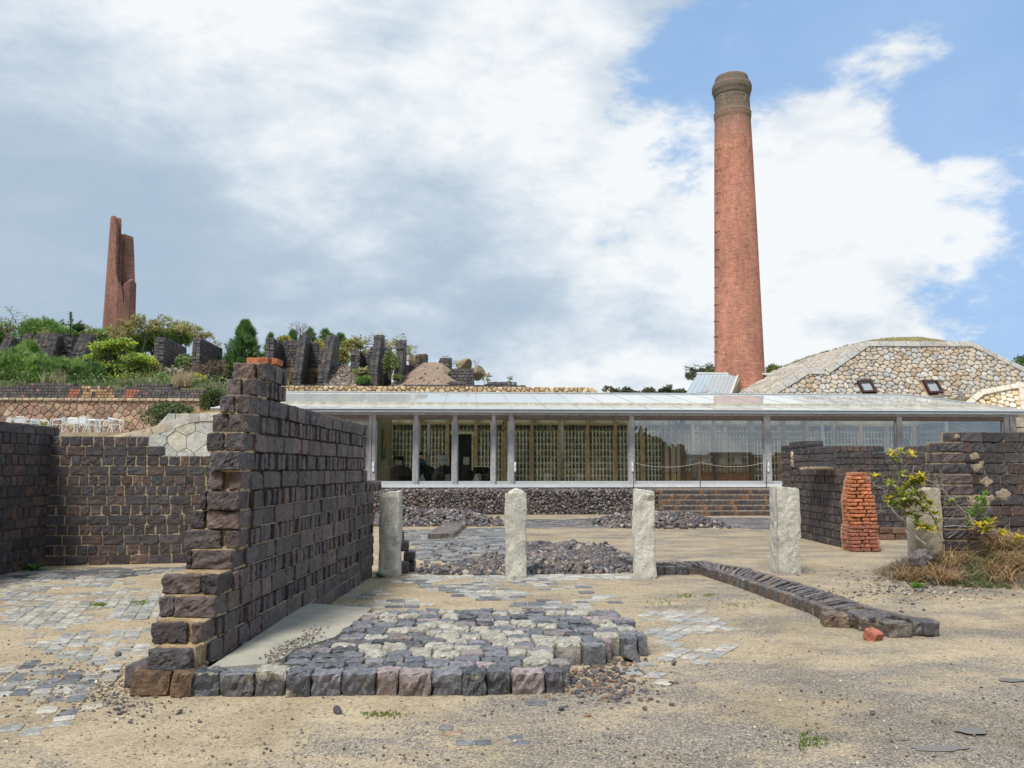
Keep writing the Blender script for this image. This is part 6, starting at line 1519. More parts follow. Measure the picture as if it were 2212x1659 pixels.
buttress('tall leaning buttress right of the sloping ruined wall, before the rubble slope', 696, 722, 51.5, 58, [(0, 820), (.2, 790), (.4, 757), (.55, 732), (.6, 729), (1, 729)], (836, 815), .6)
frontwall('brown stone wall under the ruins at the left behind the glass roof', 590, 702, 56.3, 838, [(590, 791), (702, 791)], .4, [(.22, .16, .10), (.18, .13, .085), (.27, .2, .13)], 'stone_base_wall', None, M_STONE, .42, .34)
buttress('short square dark pillar at the right of the rubble slope', 766, 778, 54, 57, [(0, 764), (.3, 760), (1, 766)], (838, 830), .6)
frontwall('stepped dark wall left of the tallest slim pillar', 778, 812, 57, 838, [(778, 790), (786, 784), (790, 762), (797, 755), (800, 749), (812, 748)])
frontwall('dark ledge wall under the stepped wall near the yellow green shrub', 772, 815, 55.5, 840, [(772, 795), (815, 795)], .5)
buttress('tallest slim dark pillar on the hill with pale stones low on its front', 806, 822, 52, 57, [(0, 800), (.25, 765), (.35, 750), (.5, 728), (1, 727)], (840, 832), .5)
frontwall('small dark wall piece between the two slim pillars', 828, 845, 58, 838, [(828, 752), (834, 748), (845, 749)])
buttress('slim dark pillar with a pale chip near its top, left of the earth mound', 858, 870, 53, 57, [(0, 800), (.3, 775), (.5, 742), (1, 737)], (838, 830), .5)
frontwall('low dark wall left of the earth mound top', 872, 910, 58, 838, [(872, 789), (910, 789)])
buttress('short brown pillar on the left shoulder of the earth mound', 906, 916, 57, 59, [(0, 766), (1, 768)], (812, 812), .6, [(.15, .11, .085), (.10, .08, .07)])
buttress('short dark pillar on the right shoulder of the earth mound', 958, 966, 57, 59, [(0, 776), (1, 776)], (812, 812), .7)
frontwall('square dark brick block with boulders behind it, right of the earth mound', 974, 1024, 54.5, 838, [(974, 801), (980, 797), (1024, 798)], 1.6)
frontwall('very low line of dark bricks along the top of the tan retaining wall', 871, 1135, 50.6, 838, [(871, 829.5), (970, 829.5), (972, 826), (1010, 826), (1012, 829), (1050, 829), (1052, 822), (1088, 822), (1092, 826), (1120, 829), (1135, 831)], .4)
frontwall('thin line of dark bricks along the tan retaining wall at its left part', 625, 700, 50.6, 838, [(625, 832), (700, 831)], .4)
# boulders
for (px, py, Y, s_, lb) in ((1000, 789, 57, .95, 'rounded mossy boulder behind the square dark brick block'), (1028, 806, 56, .85, 'tall tan boulder at the right of the square dark brick block'), (893, 786, 60, .7, 'tan boulder behind the low dark wall near the earth mound')):
    p = YP(px, py, Y); mb = MB(); rock(mb, p, s_, (.24, .20, .13), [make_rock(IC3, 10)]*14, 1.1); props(mb.build('boulder', M_STONE, origin=p), lb, 'boulder')
# earth mound
pe = [(812, 840), (842, 830), (873, 808), (895, 797), (916, 784), (940, 783), (957, 785), (985, 808), (1012, 828), (1040, 842)]
mb = MB(); V = []; m_ = len(pe); nj = 8
for j in range(nj+1):
    t = j/nj
    for i, (px, py) in enumerate(pe):
        Yj = 51.2+(57-51.2)*t; prow = 846+(py-846)*(math.sin(t*math.pi/2)); P_ = YP(px, prow, Yj); V.append(P_+np.array([0, 0, rng.uniform(-.04, .04)]))
for i in range(m_): V.append(YP(pe[i][0], 850, 62))
mb.add(V, [[j*m_+i, j*m_+i+1, (j+1)*m_+i+1, (j+1)*m_+i] for j in range(nj+1) for i in range(m_-1)])
for _ in range(60):
    i = rng.uniform(2, m_-3); t = rng.random(); px = np.interp(i, range(m_), [p[0] for p in pe]); py = np.interp(i, range(m_), [p[1] for p in pe])
    rock(mb, YP(px, 846+(py-846)*math.sin(t*math.pi/2), 51.2+5.8*t), rng.uniform(.05, .16), (.1, .08, .07), ROCKS1)
props(mb.build('earth_mound', M_EARTH, smooth=False), 'bare brown earth mound between the ruins above the glass roof', 'mound')
# rubble slope between pillars
mb = MB()
for _ in range(1500):
    t = rng.random(); px = rng.uniform(700-10*t, 770); Y = 50.9+5*t; zr2 = YP(900, 840-46*t, Y)[2]+rng.uniform(-.1, .12); p = YP(px, 800, Y); rock(mb, (p[0], Y, zr2), rng.uniform(.06, .2), pick([(.20, .15, .13), (.14, .11, .10), (.26, .21, .18), (.32, .24, .20), (.10, .085, .08)]), ROCKS1)
props(mb.build('rubble_slope', M_BRICKF), 'steep slope of purple brown rubble between the leaning buttress and the short pillar', 'rubble', kind='stuff')
# ---- left terrace: diagonal stone wall with brick wall on top
PK = [(.36, .225, .165), (.40, .26, .19), (.32, .20, .155), (.44, .31, .22), (.36, .26, .20), (.30, .21, .165), (.42, .27, .20)]
Yp2 = 45.3; xA = YP(-70, 900, Yp2)[0]; xB = YP(434, 900, Yp2)[0]; zb3 = 2.9; zt3_ = YP(200, 863, Yp2)[2]
mb = MB(); fpk = lambda u, v, h: np.array([u, Yp2-h, v]); box2(mb, (xA, Yp2, zb3), (xB, Yp2+.5, zt3_), (.22, .165, .125))
masonry(mb, fpk, (xA, zb3), (xB, zt3_), .33, PK+[(.46, .36, .25)], .30, math.pi/4+.08, 1.0, .014, .07, .03, 0, None, (), 0.)
for i in range(34): x = xA+(xB-xA)*(i+.5)/34; rbrick(mb, (x, Yp2-.02, zt3_+.0), ((xB-xA)/34-.02, .3, .16), I3, pick([(.48, .38, .26), (.52, .42, .30), (.42, .33, .24)]), (2, 2, 2), .03, .008, .1)
props(mb.build('stone_retaining_wall', M_STONE), 'tall pinkish retaining wall of diagonally laid stones behind the white chairs', 'wall')
def pal_at(px, r): return RBC
mb = MB(); Yw2 = 45.9; A = YP(-70, 863, Yw2); tops = [(-70, 836), (65, 835), (66, 835), (85, 825), (164, 825), (184, 833), (185, 835), (270, 837), (303, 836), (304, 829), (373, 829), (376, 837), (439, 838)]
zt_f = pw_([(p[0], YP(p[0], p[1], Yw2)[2]) for p in tops]); bh = .155; z = A[2]-.02; r_ = 0
while z < 7.5:
    x = YP(-70, 850, Yw2)[0]; xe_ = YP(438, 850, Yw2)[0]; x += -.09*(r_ % 2)
    while x < xe_:
        w = rng.uniform(.15, .2); px = 1007+(x+w/2)*F/Yw2; x += w
        if z+bh*.6 > zt_f(px): continue
        if ((168 < px < 189) or (284 < px < 304)) and z < YP(200, 845, Yw2)[2]: c = np.array([.36, .13, .085])*rng.uniform(.8, 1.1)
        elif 192 < px < 266 and rng.random() < .75: c = pick([(.42, .27, .13), (.36, .22, .11), (.46, .30, .16), (.30, .19, .11)])
        elif rng.random() < .05: c = pick([(.30, .2, .13), (.33, .16, .11)])
        else: c = pick([(.085, .076, .078), (.11, .095, .092), (.13, .11, .10), (.075, .07, .076)])
        box(mb, (x-w/2, Yw2+.2+rng.uniform(-.01, .01), z+bh/2), (w-.022, .4, bh-.02), I3, c, .008)
    z += bh; r_ += 1
V0 = YP(-70, 863, Yw2); 
for a, b_ in zip(tops[:-1], tops[1:]):
    pa, pb2 = YP(a[0], a[1]+3, Yw2+.05), YP(b_[0], b_[1]+3, Yw2+.05)
    if pb2[0]-pa[0] < .05: continue
    prism(mb, [(pa[0], Yw2+.03, A[2]-.1), (pb2[0], Yw2+.03, A[2]-.1), (pb2[0], Yw2+.03, min(pa[2], pb2[2])-.06), (pa[0], Yw2+.03, min(pa[2], pb2[2])-.06)], (0, .3, 0), (.055, .045, .04))
props(mb.build('brick_wall', M_BRICKF), 'long dark brick wall with a patch of tan bricks and two red patches on top of the pinkish stone wall', 'wall')
# cave opening between the two slab walls
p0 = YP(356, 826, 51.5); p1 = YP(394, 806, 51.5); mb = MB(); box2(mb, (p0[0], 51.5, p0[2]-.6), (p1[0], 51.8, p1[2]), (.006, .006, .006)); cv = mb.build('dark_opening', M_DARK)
mb = MB()
for i in range(26): q = p0+(p1-p0)*np.array([i/25, 0, 0]); rock(mb, (q[0], 51.4, p1[2]+rng.uniform(.0, .2)), rng.uniform(.12, .26), pick([(.2, .17, .13), (.14, .12, .1), (.28, .25, .2)]), ROCKS1)
lt = mb.build('cave_mouth', M_STONE); props(lt, 'dark low opening under loose stones between two slab walls on the hill', 'opening'); cv.parent = lt
# pale cut stone wall left of the tapering wall, with its coping and sloping path
Yq = 26.0; fq = lambda u, v, h: np.array([u, Yq-h, v]); outq = [(255, 948), (330, 926), (372, 912), (405, 900), (430, 895), (520, 894), (520, 1015), (255, 1015)]
oq = [(YP(*p, Yq)[0], YP(*p, Yq)[2]) for p in outq]; mb = MB(); prism(mb, [np.array([p[0], Yq+.02, p[1]]) for p in oq], (0, .5, 0), (.28, .27, .24))
masonry(mb, fq, np.min(oq, 0), np.max(oq, 0), .44, [(.44, .44, .41), (.47, .46, .43), (.40, .41, .39), (.48, .45, .38)], .27, .06, 1.35, .006, .06, .01, 0, oq, (), .25)
mo_ = mb.build('pale_stone_wall', M_STONE); props(mo_, 'pale grey wall of large cut stones with a rising coping left of the tapering wall', 'wall')
mb = MB(); cp = [(240, 952), (330, 925), (372, 911), (405, 898), (432, 893), (520, 892)]
for i, (a, b_) in enumerate(zip(cp[:-1], cp[1:])):
    A_, B_ = YP(*a, Yq-.02), YP(*b_, Yq-.02); l_ = np.linalg.norm(B_-A_); u = (B_-A_)/l_; n_ = max(1, round(l_/.6))
    for k_ in range(n_): c = A_+u*l_*(k_+.5)/n_-np.array([0, -.12, .11]); rbrick(mb, c, (l_/n_-.01, .36, .26), np.stack([u, np.array([0, 1., 0]), np.cross(u, [0, 1., 0])], 1), pick([(.46, .39, .31), (.50, .42, .33)] if i < 2 else [(.47, .45, .41), (.49, .47, .43)]), (3, 2, 2), .015, .004, .05)
mb.build('coping', M_STONE, mo_)
mb = MB(); nearp = [YP(*p, Yq+.2) for p in ((236, 953), (330, 925), (372, 911), (405, 898), (432, 893), (520, 892))]; farp = [YP(*p, 36.5) for p in ((228, 943), (300, 930), (345, 920), (385, 909), (420, 893), (520, 880))]
V = nearp+[(a+b_)/2+ZUP*.02 for a, b_ in zip(nearp, farp)]+farp; m_ = 6; mb.add(V, [[j*m_+i, j*m_+i+1, (j+1)*m_+i+1, (j+1)*m_+i] for j in range(2) for i in range(5)]); o_ = mb.build('path', M_GROUND); props(o_, kind='structure')
mb = MB(); n_ = 900; pts = []
for _ in range(n_):
    t = rng.random(); a = YP(400+70*t, 898-6*t, 28); pts.append(a+np.array([rng.uniform(-.3, .3), rng.uniform(0, 3), rng.uniform(-.1, .12)]))
needles(mb, np.array(pts), np.tile([0, 0, 1.], (n_, 1)), .12, shade_cols(n_, [(.50, .36, .16), (.42, .33, .16)]), 4, .7, .1); props(mb.build('dry_grass', M_DRY), 'dry yellow grass verge above the coping of the pale cut stone wall', 'grass', kind='stuff')
# terrace floor
mb = MB(); box2(mb, (YP(-80, 940, 36.6)[0], 36.6, 3.0), (YP(330, 940, 36.6)[0], 45.2, 3.2), (.3, .25, .2)); o_ = mb.build('terrace', M_GROUND); props(o_, kind='structure')
# ------------------------------------------------------------------ white chairs and tables on the terrace
AL = (.72, .74, .76); ZT = 3.2
def bistro(px, Y, rot, label):
    X = YP(px, 940, Y)[0]; root = empty('terrace_chair', (X, Y, ZT), label, 'chair', 'white metal armchairs on the terrace'); Rm = rotz(rot); c = np.array([X, Y, ZT])
    T = lambda *v: np.array(v)@Rm.T+c
    mb = MB()
    for i in range(5): y = -.19+.095*i; bar(mb, T(-.22, y, .44), T(.22, y, .44), .07, .02, AL)
    mb.build('seat', M_ALU, root)
    mb = MB()
    for i in range(4): z = .54+.065*i; bar(mb, T(-.21, .23+.012*i, z), T(.21, .23+.012*i, z), .015, .048, AL)
    tube(mb, [T(-.24, .20, .42), T(-.24, .26, .72), T(-.16, .28, .78), T(.16, .28, .78), T(.24, .26, .72), T(.24, .20, .42)], .014, 5, AL); mb.build('backrest', M_ALU, root)
    for s_ in (-1, 1):
        mb = MB(); tube(mb, [T(s_*.24, .26, .74), T(s_*.29, .10, .69), T(s_*.29, -.18, .66), T(s_*.27, -.25, .60)], .016, 5, AL); mb.build('armrest', M_ALU, root)
        mb = MB(); tube(mb, [T(s_*.27, -.25, .60), T(s_*.24, -.24, .43), T(s_*.27, -.30, 0)], .015, 5, AL); mb.build('leg', M_ALU, root)
        mb = MB(); tube(mb, [T(s_*.24, .18, .44), T(s_*.26, .32, 0)], .015, 5, AL); mb.build('leg', M_ALU, root)
    return root
CH = [(30, 39.6, 2.4, 'white metal armchair farthest left on the terrace, half behind the wall top'), (46, 39.2, 3.3, 'white metal armchair seen from behind, second from the left on the terrace'), (84, 40.0, 1.2, 'white metal armchair facing right, third from the left, standing apart'),
      (123, 39.0, -1.3, 'white metal armchair at the left of the middle cluster, facing right'), (151, 39.2, .1, 'white metal armchair with its back to the pink wall, left of the rope stake'), (180, 40.2, .5, 'taller looking white armchair right behind the rope stake'),
      (197, 39.4, 1.6, 'white metal armchair facing left between the stake and the round table'), (188, 38.4, 2.6, 'white metal armchair in front of the cluster, back to the viewer'), (232, 39.6, -1.4, 'white metal armchair just right of the round table, facing it'), (249, 39.0, 1.7, 'rightmost white metal armchair on the terrace')]
for a in CH: bistro(*a)
for px, Y, lb in ((57, 40.4, 'small white round table behind the chairs at the far left of the terrace'), (211, 40.2, 'white round pedestal table between the chairs at the middle of the terrace')):
    X = YP(px, 940, Y)[0]; root = empty('pedestal_table', (X, Y, ZT), lb, 'table', 'white round tables on the terrace')
    mb = MB(); lathe(mb, (X, Y, ZT), [(0, .70), (.36, .70), (.38, .715), (.36, .735), (0, .735)], 28, AL); mb.build('tabletop', M_ALU, root)
    mb = MB(); lathe(mb, (X, Y, ZT), [(.05, .03), (.045, .699)], 12, AL); mb.build('pedestal', M_ALU, root); mb = MB(); lathe(mb, (X, Y, ZT), [(.25, 0), (.24, .03), (0, .04)], 20, AL); mb.build('foot', M_ALU, root)
tops_ = []
for px, yt, yb, Y, lb in ((2, 918, 945, 38.2, 'thin iron rope stake at the far left edge of the terrace'), (74, 917, 946, 38.0, 'thin iron rope stake behind the left group of white chairs'), (169, 916, 948, 37.6, 'thin iron rope stake before the middle group of white chairs'), (272, 921, 948, 38.6, 'thin iron rope stake right of the white chairs')):
    b0 = YP(px, yb, Y); b0[2] = ZT; tp = YP(px, yt, Y); mb = MB(); tube(mb, [b0, tp], .014, 5, (.10, .08, .07)); props(mb.build('rope_stake', M_IRON, origin=b0), lb, 'stake', 'rope stakes on the terrace'); tops_.append(tp)
tops_ += [YP(312, 915, 40.), YP(390, 928, 40)]
mb = MB()
for a, b_ in zip(tops_[:-1], tops_[1:]): tube(mb, [a+(b_-a)*t-ZUP*(.05+.20*4*t*(1-t)*.5) for t in np.linspace(0, 1, 11)], .011, 4, (.35, .32, .28))
props(mb.build('rope', M_CLOTH), 'thin rope strung between the iron stakes before the white chairs', 'rope')
# ------------------------------------------------------------------ shrubs and trees
GP = [(0.143, 0.243, 0.085), (0.193, 0.315, 0.107), (0.255, 0.399, 0.125), (0.112, 0.187, 0.079), (0.305, 0.444, 0.153), (0.351, 0.457, 0.197)]
GD = [(0.052, 0.09, 0.047), (0.071, 0.128, 0.061), (0.104, 0.176, 0.083), (0.128, 0.211, 0.094)]
GY = [(0.466, 0.559, 0.078), (0.342, 0.466, 0.078), (0.559, 0.6, 0.109), (0.217, 0.342, 0.07), (0.404, 0.466, 0.093), (0.139, 0.202, 0.054)]
GO = [(0.419, 0.386, 0.097), (0.483, 0.419, 0.113), (0.322, 0.322, 0.097), (0.209, 0.241, 0.072), (0.547, 0.451, 0.129)]
GB = [(0.211, 0.288, 0.115), (0.288, 0.346, 0.154), (0.154, 0.23, 0.096), (0.346, 0.365, 0.173), (0.115, 0.173, 0.077)]
BR = [(0.345, 0.31, 0.172), (0.276, 0.259, 0.138), (0.414, 0.38, 0.224), (0.224, 0.207, 0.121), (0.38, 0.414, 0.155)]
def stems(mb, base, tips, r_=.05, col=(.10, .08, .06)):
    for t in tips:
        m_ = base+(t-base)*.5+rng.normal(0, .12, 3)*np.linalg.norm(t-base)*.5; m_[2] += .05; tube(mb, [base, m_, t], [r_, r_*.6, r_*.25], 4, col, False)
def shrub(label, px, py, rx, rz_, Y, pal, n_, ls, kind='leaf', name='shrub', cat='shrub', grp=None, ry=None, lumps=10, base=None, shell=.5, asp=.6, up=0.):
    c = YP(px, py, Y); k_ = Y/F; rx *= k_; rz2 = rz_*k_; ry = ry or rx*.8; zb = (c[2]-rz2) if base is None else base
    root = empty(name, (c[0], c[1], zb), label, cat, grp); mb = MB()
    p, d, ix = cloudpts(c, (rx, ry, rz2), n_, shell, lumps)
    if kind == 'pine':
        d2 = d*.6; d2[:, 2] = np.abs(d2[:, 2])*.5+.9; needles(mb, p, d2, ls, shade_cols(n_, pal, ix, .35), 9, .42, .06)
    elif kind == 'leaf': leaves(mb, p, ls, shade_cols(n_, pal, ix, .3), asp, up)
    mb.build('crown', M_LEAF, root)
    mb = MB(); b0 = np.array([c[0], c[1], zb]); stems(mb, b0, p[rng.integers(len(p), size=14)], .035); mb.build('trunk', M_BARK, root)
    return root
def twig_tree(label, px, py0, py1, Y, spread, depth, pal, nleaf, ls, name='tree', cat='tree', grp=None, lean=0., r0=None, col=(.14, .11, .09), br=3, upw=.6, kindn=None):
    """bare or thinly leaved tree: base row py0, top row py1"""
    b0 = YP(px, py0, Y); tp = YP(px, py1, Y); H = tp[2]-b0[2]; root = empty(name, b0, label, cat, grp); mb = MB(); tips = []
    r0 = r0 or H*.018
    def grow(p, d, l_, r_, k_):
        n_ = 3; pts = [p]
        for i in range(n_):
            d = d+rng.normal(0, .13, 3); d /= np.linalg.norm(d); pts.append(pts[-1]+d*l_/n_)
        tube(mb, pts, np.linspace(r_, r_*.6, n_+1), 4 if k_ < depth else 3, col, False)
        if k_ <= 1 or l_ < .12:
            tips.append((pts[-1], d)); tips.append((pts[-2], d)); return
        for i in range(br+(rng.random() < .4)):
            ax_ = rng.normal(size=3); ax_[2] *= .4; nd_ = d*upw+ax_/np.linalg.norm(ax_)*spread; nd_[2] = abs(nd_[2])*.7+.18; nd_ /= np.linalg.norm(nd_)
            grow(pts[-1] if i < 2 else pts[-2], nd_, l_*rng.uniform(.55, .8), r_*.58, k_-1)
    d0 = np.array([lean, 0, 1.]); d0 /= np.linalg.norm(d0); tot = sum(.68**i for i in range(depth)); grow(b0, d0, H/tot*1.05, r0, depth)
    zmax = max(t[0][2] for t in tips); k2 = H/max(.1, zmax-b0[2])
    for i in range(len(mb.v)): mb.v[i] = b0+(mb.v[i]-b0)*np.array([k2, k2, k2])
    mb.build('trunk', M_BARK, root)
    if nleaf:
        T_ = np.array([b0+(t[0]-b0)*k2 for t in tips]); D_ = np.array([t[1] for t in tips]); ix = rng.integers(len(T_), size=nleaf); P_ = T_[ix]-D_[ix]*rng.uniform(0, .35, (nleaf, 1))*H*.1+rng.normal(0, H*.018, (nleaf, 3)); m3 = MB()
        if kindn == 'pine': needles(m3, T_, D_+np.array([0, 0, .5]), ls, shade_cols(len(T_), pal), 26, .5, .06)
        else: leaves(m3, P_, ls, shade_cols(nleaf, pal), .6)
        m3.build('crown', M_LEAF, root)
    return root
g_p = 'pine bushes on the left hill'
for i, a in enumerate(((-10, 800, 34, 40), (30, 790, 38, 38), (75, 800, 40, 35), (118, 806, 36, 32), (158, 808, 36, 32), (196, 815, 30, 28), (2, 820, 30, 20), (60, 765, 22, 26), (92, 822, 50, 18), (175, 826, 40, 14), (215, 832, 30, 14))):
    shrub(['green pine bush at the far left edge above the dark brick wall', 'green pine bush, second from the left above the brick wall', 'wide green pine bush below the broad ruined wall', 'green pine bush below the low crumbling wall', 'green pine bush left of the yellow green bushes', 'darker pine bush touching the yellow green bushes', 'low pine bush at the left edge just above the wall', 'upright pine shoots rising before the leftmost ruins', 'low wide pine bush over the raised part of the brick wall', 'low dark pine bush right of the raised wall part', 'small low dark bush left of the tan brick patch'][i],
          a[0], a[1]+4, a[2]*1.15, a[3]*1.3, 49.0+rng.uniform(-1, 1.5), GP if i not in (5, 9, 10) else GD+GP[:2], 1300, .30, 'pine', 'pine_bush', 'bush', g_p, lumps=12)
bk = [(-5, 745, 35, 40), (70, 735, 30, 35), (105, 735, 34, 36), (150, 742, 38, 30), (205, 750, 30, 28), (262, 775, 40, 30), (300, 755, 38, 30), (330, 745, 30, 28), (380, 742, 40, 26)]
for i, a in enumerate(bk):
    shrub('young pine %s' % ['at the far left edge behind the ruins', 'between the second and third ruined walls', 'right behind the broad ruined wall', 'behind the low crumbling wall', 'at the left foot of the broken chimney', 'in front of the broken chimney foot', 'right of the broken chimney foot', 'directly left of the tall slab wall', 'behind the gap between the slab walls'][i], a[0], a[1]-8, a[2]*1.15, a[3]*1.2, 68, GP, 1100, .36, 'pine', 'pine_tree', 'tree', 'young pines on the hill crest', lumps=14)
YB = ((222, 752, 30, 11, GY), (262, 744, 34, 10, GY), (212, 774, 34, 10, GY), (258, 768, 44, 12, GY), (300, 776, 36, 11, GY), (238, 792, 46, 13, GY+GD), (290, 800, 40, 14, GO+GY), (322, 792, 22, 14, GO), (262, 820, 50, 10, GY), (312, 820, 30, 16, GO), (225, 806, 26, 12, GD+GY[:1]))
for i, a in enumerate(YB):
    shrub(['top left', 'topmost', 'second left', 'central upper', 'right upper', 'wide darker middle', 'olive middle', 'small olive right', 'lowest wide bright', 'olive lower right', 'dark green inner'][i]+' spray of the yellow green bushes above the tan brick patch', a[0], a[1], a[2]*1.05, a[3]*1.7, 50.2+.25*(i % 4), a[4]+(GD[-1:] if i % 2 else GB[:1]), 1700, .14, 'leaf', 'yellow_green_bush', 'bush', 'yellow green bushes on the hill', lumps=22, up=.3, ry=1.0, base=7.0, shell=.3)
shrub('dark evergreen bush under the yellow green bushes, right of the pine bushes', 250, 808, 50, 26, 51.5, GD, 2200, .16, 'leaf', 'dark_bush', 'bush')
shrub('bright green bush between the two slab walls over the cave opening', 398, 783, 26, 24, 53.5, GB+[(.10, .17, .04)], 1500, .14, 'leaf', 'green_bush', 'bush')
shrub('small green shrub left of the cave opening', 346, 822, 16, 16, 50, GP, 260, .28, 'pine', 'green_bush', 'bush')
shrub('yellow orange bush right of the dry grass tuft', 425, 820, 24, 20, 49.5, GO, 1400, .13, 'leaf', 'yellow_bush', 'bush')
shrub('tangled bare brown bush below the lone pine', 462, 800, 30, 34, 51, [(.15, .11, .09), (.2, .15, .12)], 500, .10, 'leaf', 'bare_bush', 'bush')
twig_tree('leafless tangled brown twigs below the lone pine', 462, 838, 770, 50.5, .9, 6, BR, 0, .1, 'bare_bush', 'bush', None, 0, .05, (.17, .12, .10))
shrub('rounded evergreen shrub before the right part of the pinkish wall', 368, 899, 58, 38, 42.5, [(.07, .11, .05), (.10, .14, .065), (.05, .085, .04), (.14, .17, .09), (.17, .20, .11)], 5200, .13, 'leaf', 'evergreen_shrub', 'shrub', lumps=18)
shrub('dark green shrub beside the tapering wall, at the end of the pinkish wall', 460, 868, 32, 38, 44, [(.06, .09, .04), (.09, .13, .055), (.13, .16, .08), (.04, .07, .03)], 3000, .13, 'leaf', 'evergreen_shrub', 'shrub', lumps=14)
shrub('small juniper like bush behind the second white chair from the left', 80, 925, 20, 14, 43.5, GO[2:]+GP[:2], 220, .22, 'pine', 'small_bush', 'bush'); shrub('little dark bush behind the leftmost white chairs', 14, 925, 10, 8, 43.8, GP, 70, .2, 'pine', 'small_bush', 'bush')
# lone conical pine
def cone_pine(label, px, pyb, pyt, halfw, Y, n_, ls):
    b0 = YP(px, pyb, Y); H = YP(px, pyt, Y)[2]-b0[2]; root = empty('pine_tree', b0, label, 'tree'); k_ = Y/F*halfw; pts = []; dr = []
    for _ in range(n_):
        t = rng.random()**.75; a = rng.uniform(0, 6.283); lobe = 1+.30*math.sin(a*3+t*11+px)+.22*math.sin(t*26+a*2+px); r_ = k_*(1-t**1.3)**.9*lobe*rng.uniform(.35, 1.05)*(.75 if t < .12 else 1)
        pts.append(b0+np.array([r_*math.cos(a), r_*math.sin(a), H*t*.97])); dr.append([math.cos(a)*.7+rng.normal(0, .2), math.sin(a)*.7, .9])
    mb = MB(); needles(mb, np.array(pts), np.array(dr), ls, shade_cols(n_, [(.12, .22, .09), (.16, .27, .11), (.07, .14, .06), (.20, .30, .13)], None, .4), 10, .35, .055); mb.build('crown', M_LEAF, root)
    mb = MB(); tube(mb, [b0, b0+ZUP*H*.95], [.12, .02], 6, (.12, .09, .07)); mb.build('trunk', M_BARK, root)
cone_pine('lone bushy cone shaped green pine between the slab wall and the tall ruins', 526, 825, 695, 48, 58, 1900, .42)
for i, (px, pyt, hw) in enumerate(((631, 716, 12), (668, 712, 26), (700, 712, 26), (734, 722, 20), (582, 722, 10), (714, 724, 12))):
    cone_pine(['small pine top behind the second buttress', 'pine behind the sloping ruined wall', 'pine just left of the leaning buttress top', 'pine with clubbed shoots right of the leaning buttress', 'pine top behind the first tall buttress', 'low pine right behind the leaning buttress'][i], px, 800, pyt, hw*1.6, 66+i, 330, .40)
for i, a in enumerate(((615, 738, 22, 16), (745, 770, 26, 34), (690, 755, 22, 26), (762, 745, 22, 20), (790, 770, 16, 18))):
    shrub(['ochre bush behind the first ruined wall top', 'ochre yellow bush above the rubble slope', 'ochre and pale bush in the notch of the sloping wall', 'olive bush left of the stepped dark wall', 'olive bush behind the stepped dark wall'][i], a[0], a[1], a[2], a[3], 62, GO+BR[:3], 1500, .15, 'leaf', 'ochre_bush', 'bush', 'ochre bushes behind the ruins')
shrub('yellow green vine covered shrub between the two slim pillars', 843, 785, 19, 36, 53, GB+[(.17, .21, .05), (.20, .25, .07)], 2300, .12, 'leaf', 'vine_shrub', 'shrub', lumps=16)
shrub('round green bush at the foot of the pillars, above the tan wall', 786, 826, 20, 14, 51, GP+[(.14, .2, .05)], 380, .2, 'pine', 'green_bush', 'bush')
shrub('pale leafy wild shrub behind the round green bush', 782, 805, 24, 16, 51.8, BR+[(.3, .28, .14)], 700, .12, 'leaf', 'wild_shrub', 'shrub', shell=.3)
shrub('small bright pine sprig at the left foot of the earth mound', 861, 819, 12, 7, 51.3, [(.16, .22, .07)], 60, .28, 'pine', 'pine_sprig', 'bush')
shrub('tiny green bush beside the square dark brick block', 972, 808, 6, 7, 54, GP, 200, .12, 'leaf', 'small_bush', 'bush')
# thin trees on the skyline
TW_ = [(28, 765, 660, 66, .75, 6, 500), (95, 760, 705, 66, .6, 5, 300), (195, 770, 700, 67, .8, 5, 700), (235, 765, 705, 70, .8, 6, 1100), (270, 770, 690, 66, .8, 6, 1500), (308, 760, 682, 66, .85, 6, 1500), (345, 760, 680, 67, .85, 6, 1500), (385, 760, 690, 67, .85, 6, 1300), (415, 765, 700, 66, .8, 6, 1200), (456, 770, 715, 66, .8, 5, 150),
       (655, 760, 692, 62, .8, 6, 0), (790, 790, 722, 61, .85, 6, 600), (812, 790, 718, 60, .85, 6, 500), (870, 790, 722, 61, 1.0, 6, 600), (892, 810, 745, 60, .8, 6, 250), (967, 815, 760, 60, .8, 5, 0), (1015, 820, 770, 58, .85, 5, 0), (1045, 835, 805, 55, .8, 4, 120), (1092, 835, 812, 52, .8, 4, 60)]
TL = ['tall thin budding tree at the far left of the skyline', 'small brownish budding tree behind the broad ruined wall', 'thin olive tree left of the broken chimney', 'thin brown tree before the left side of the broken chimney', 'olive brown tree before the right side of the broken chimney', 'loose brown budding tree right of the broken chimney', 'loose brown budding tree above the left slab wall', 'airy yellow brown tree between the slab walls', 'airy olive tree behind the right slab wall', 'nearly bare small tree left of the lone pine', 'bare grey tree standing above the second buttress',
      'spreading thin tree left of the tallest slim pillar', 'thin tree directly behind the tallest slim pillar', 'wide flat crowned thin tree between the slim pillars', 'thin budding tree right of the second slim pillar', 'bare twiggy bush left of the mossy boulder', 'bare twiggy bush over the boulders', 'small budding bush right of the tall boulder', 'tiny budding bush on the low brick line']
for (px, a, b_, Y, sp, dp, nl), lb in zip(TW_, TL): twig_tree(lb, px, a, b_, Y, sp, dp, BR+GO[:2] if nl > 100 else BR, nl, .13, 'thin_tree', 'tree', 'thin budding trees on the hill skyline')
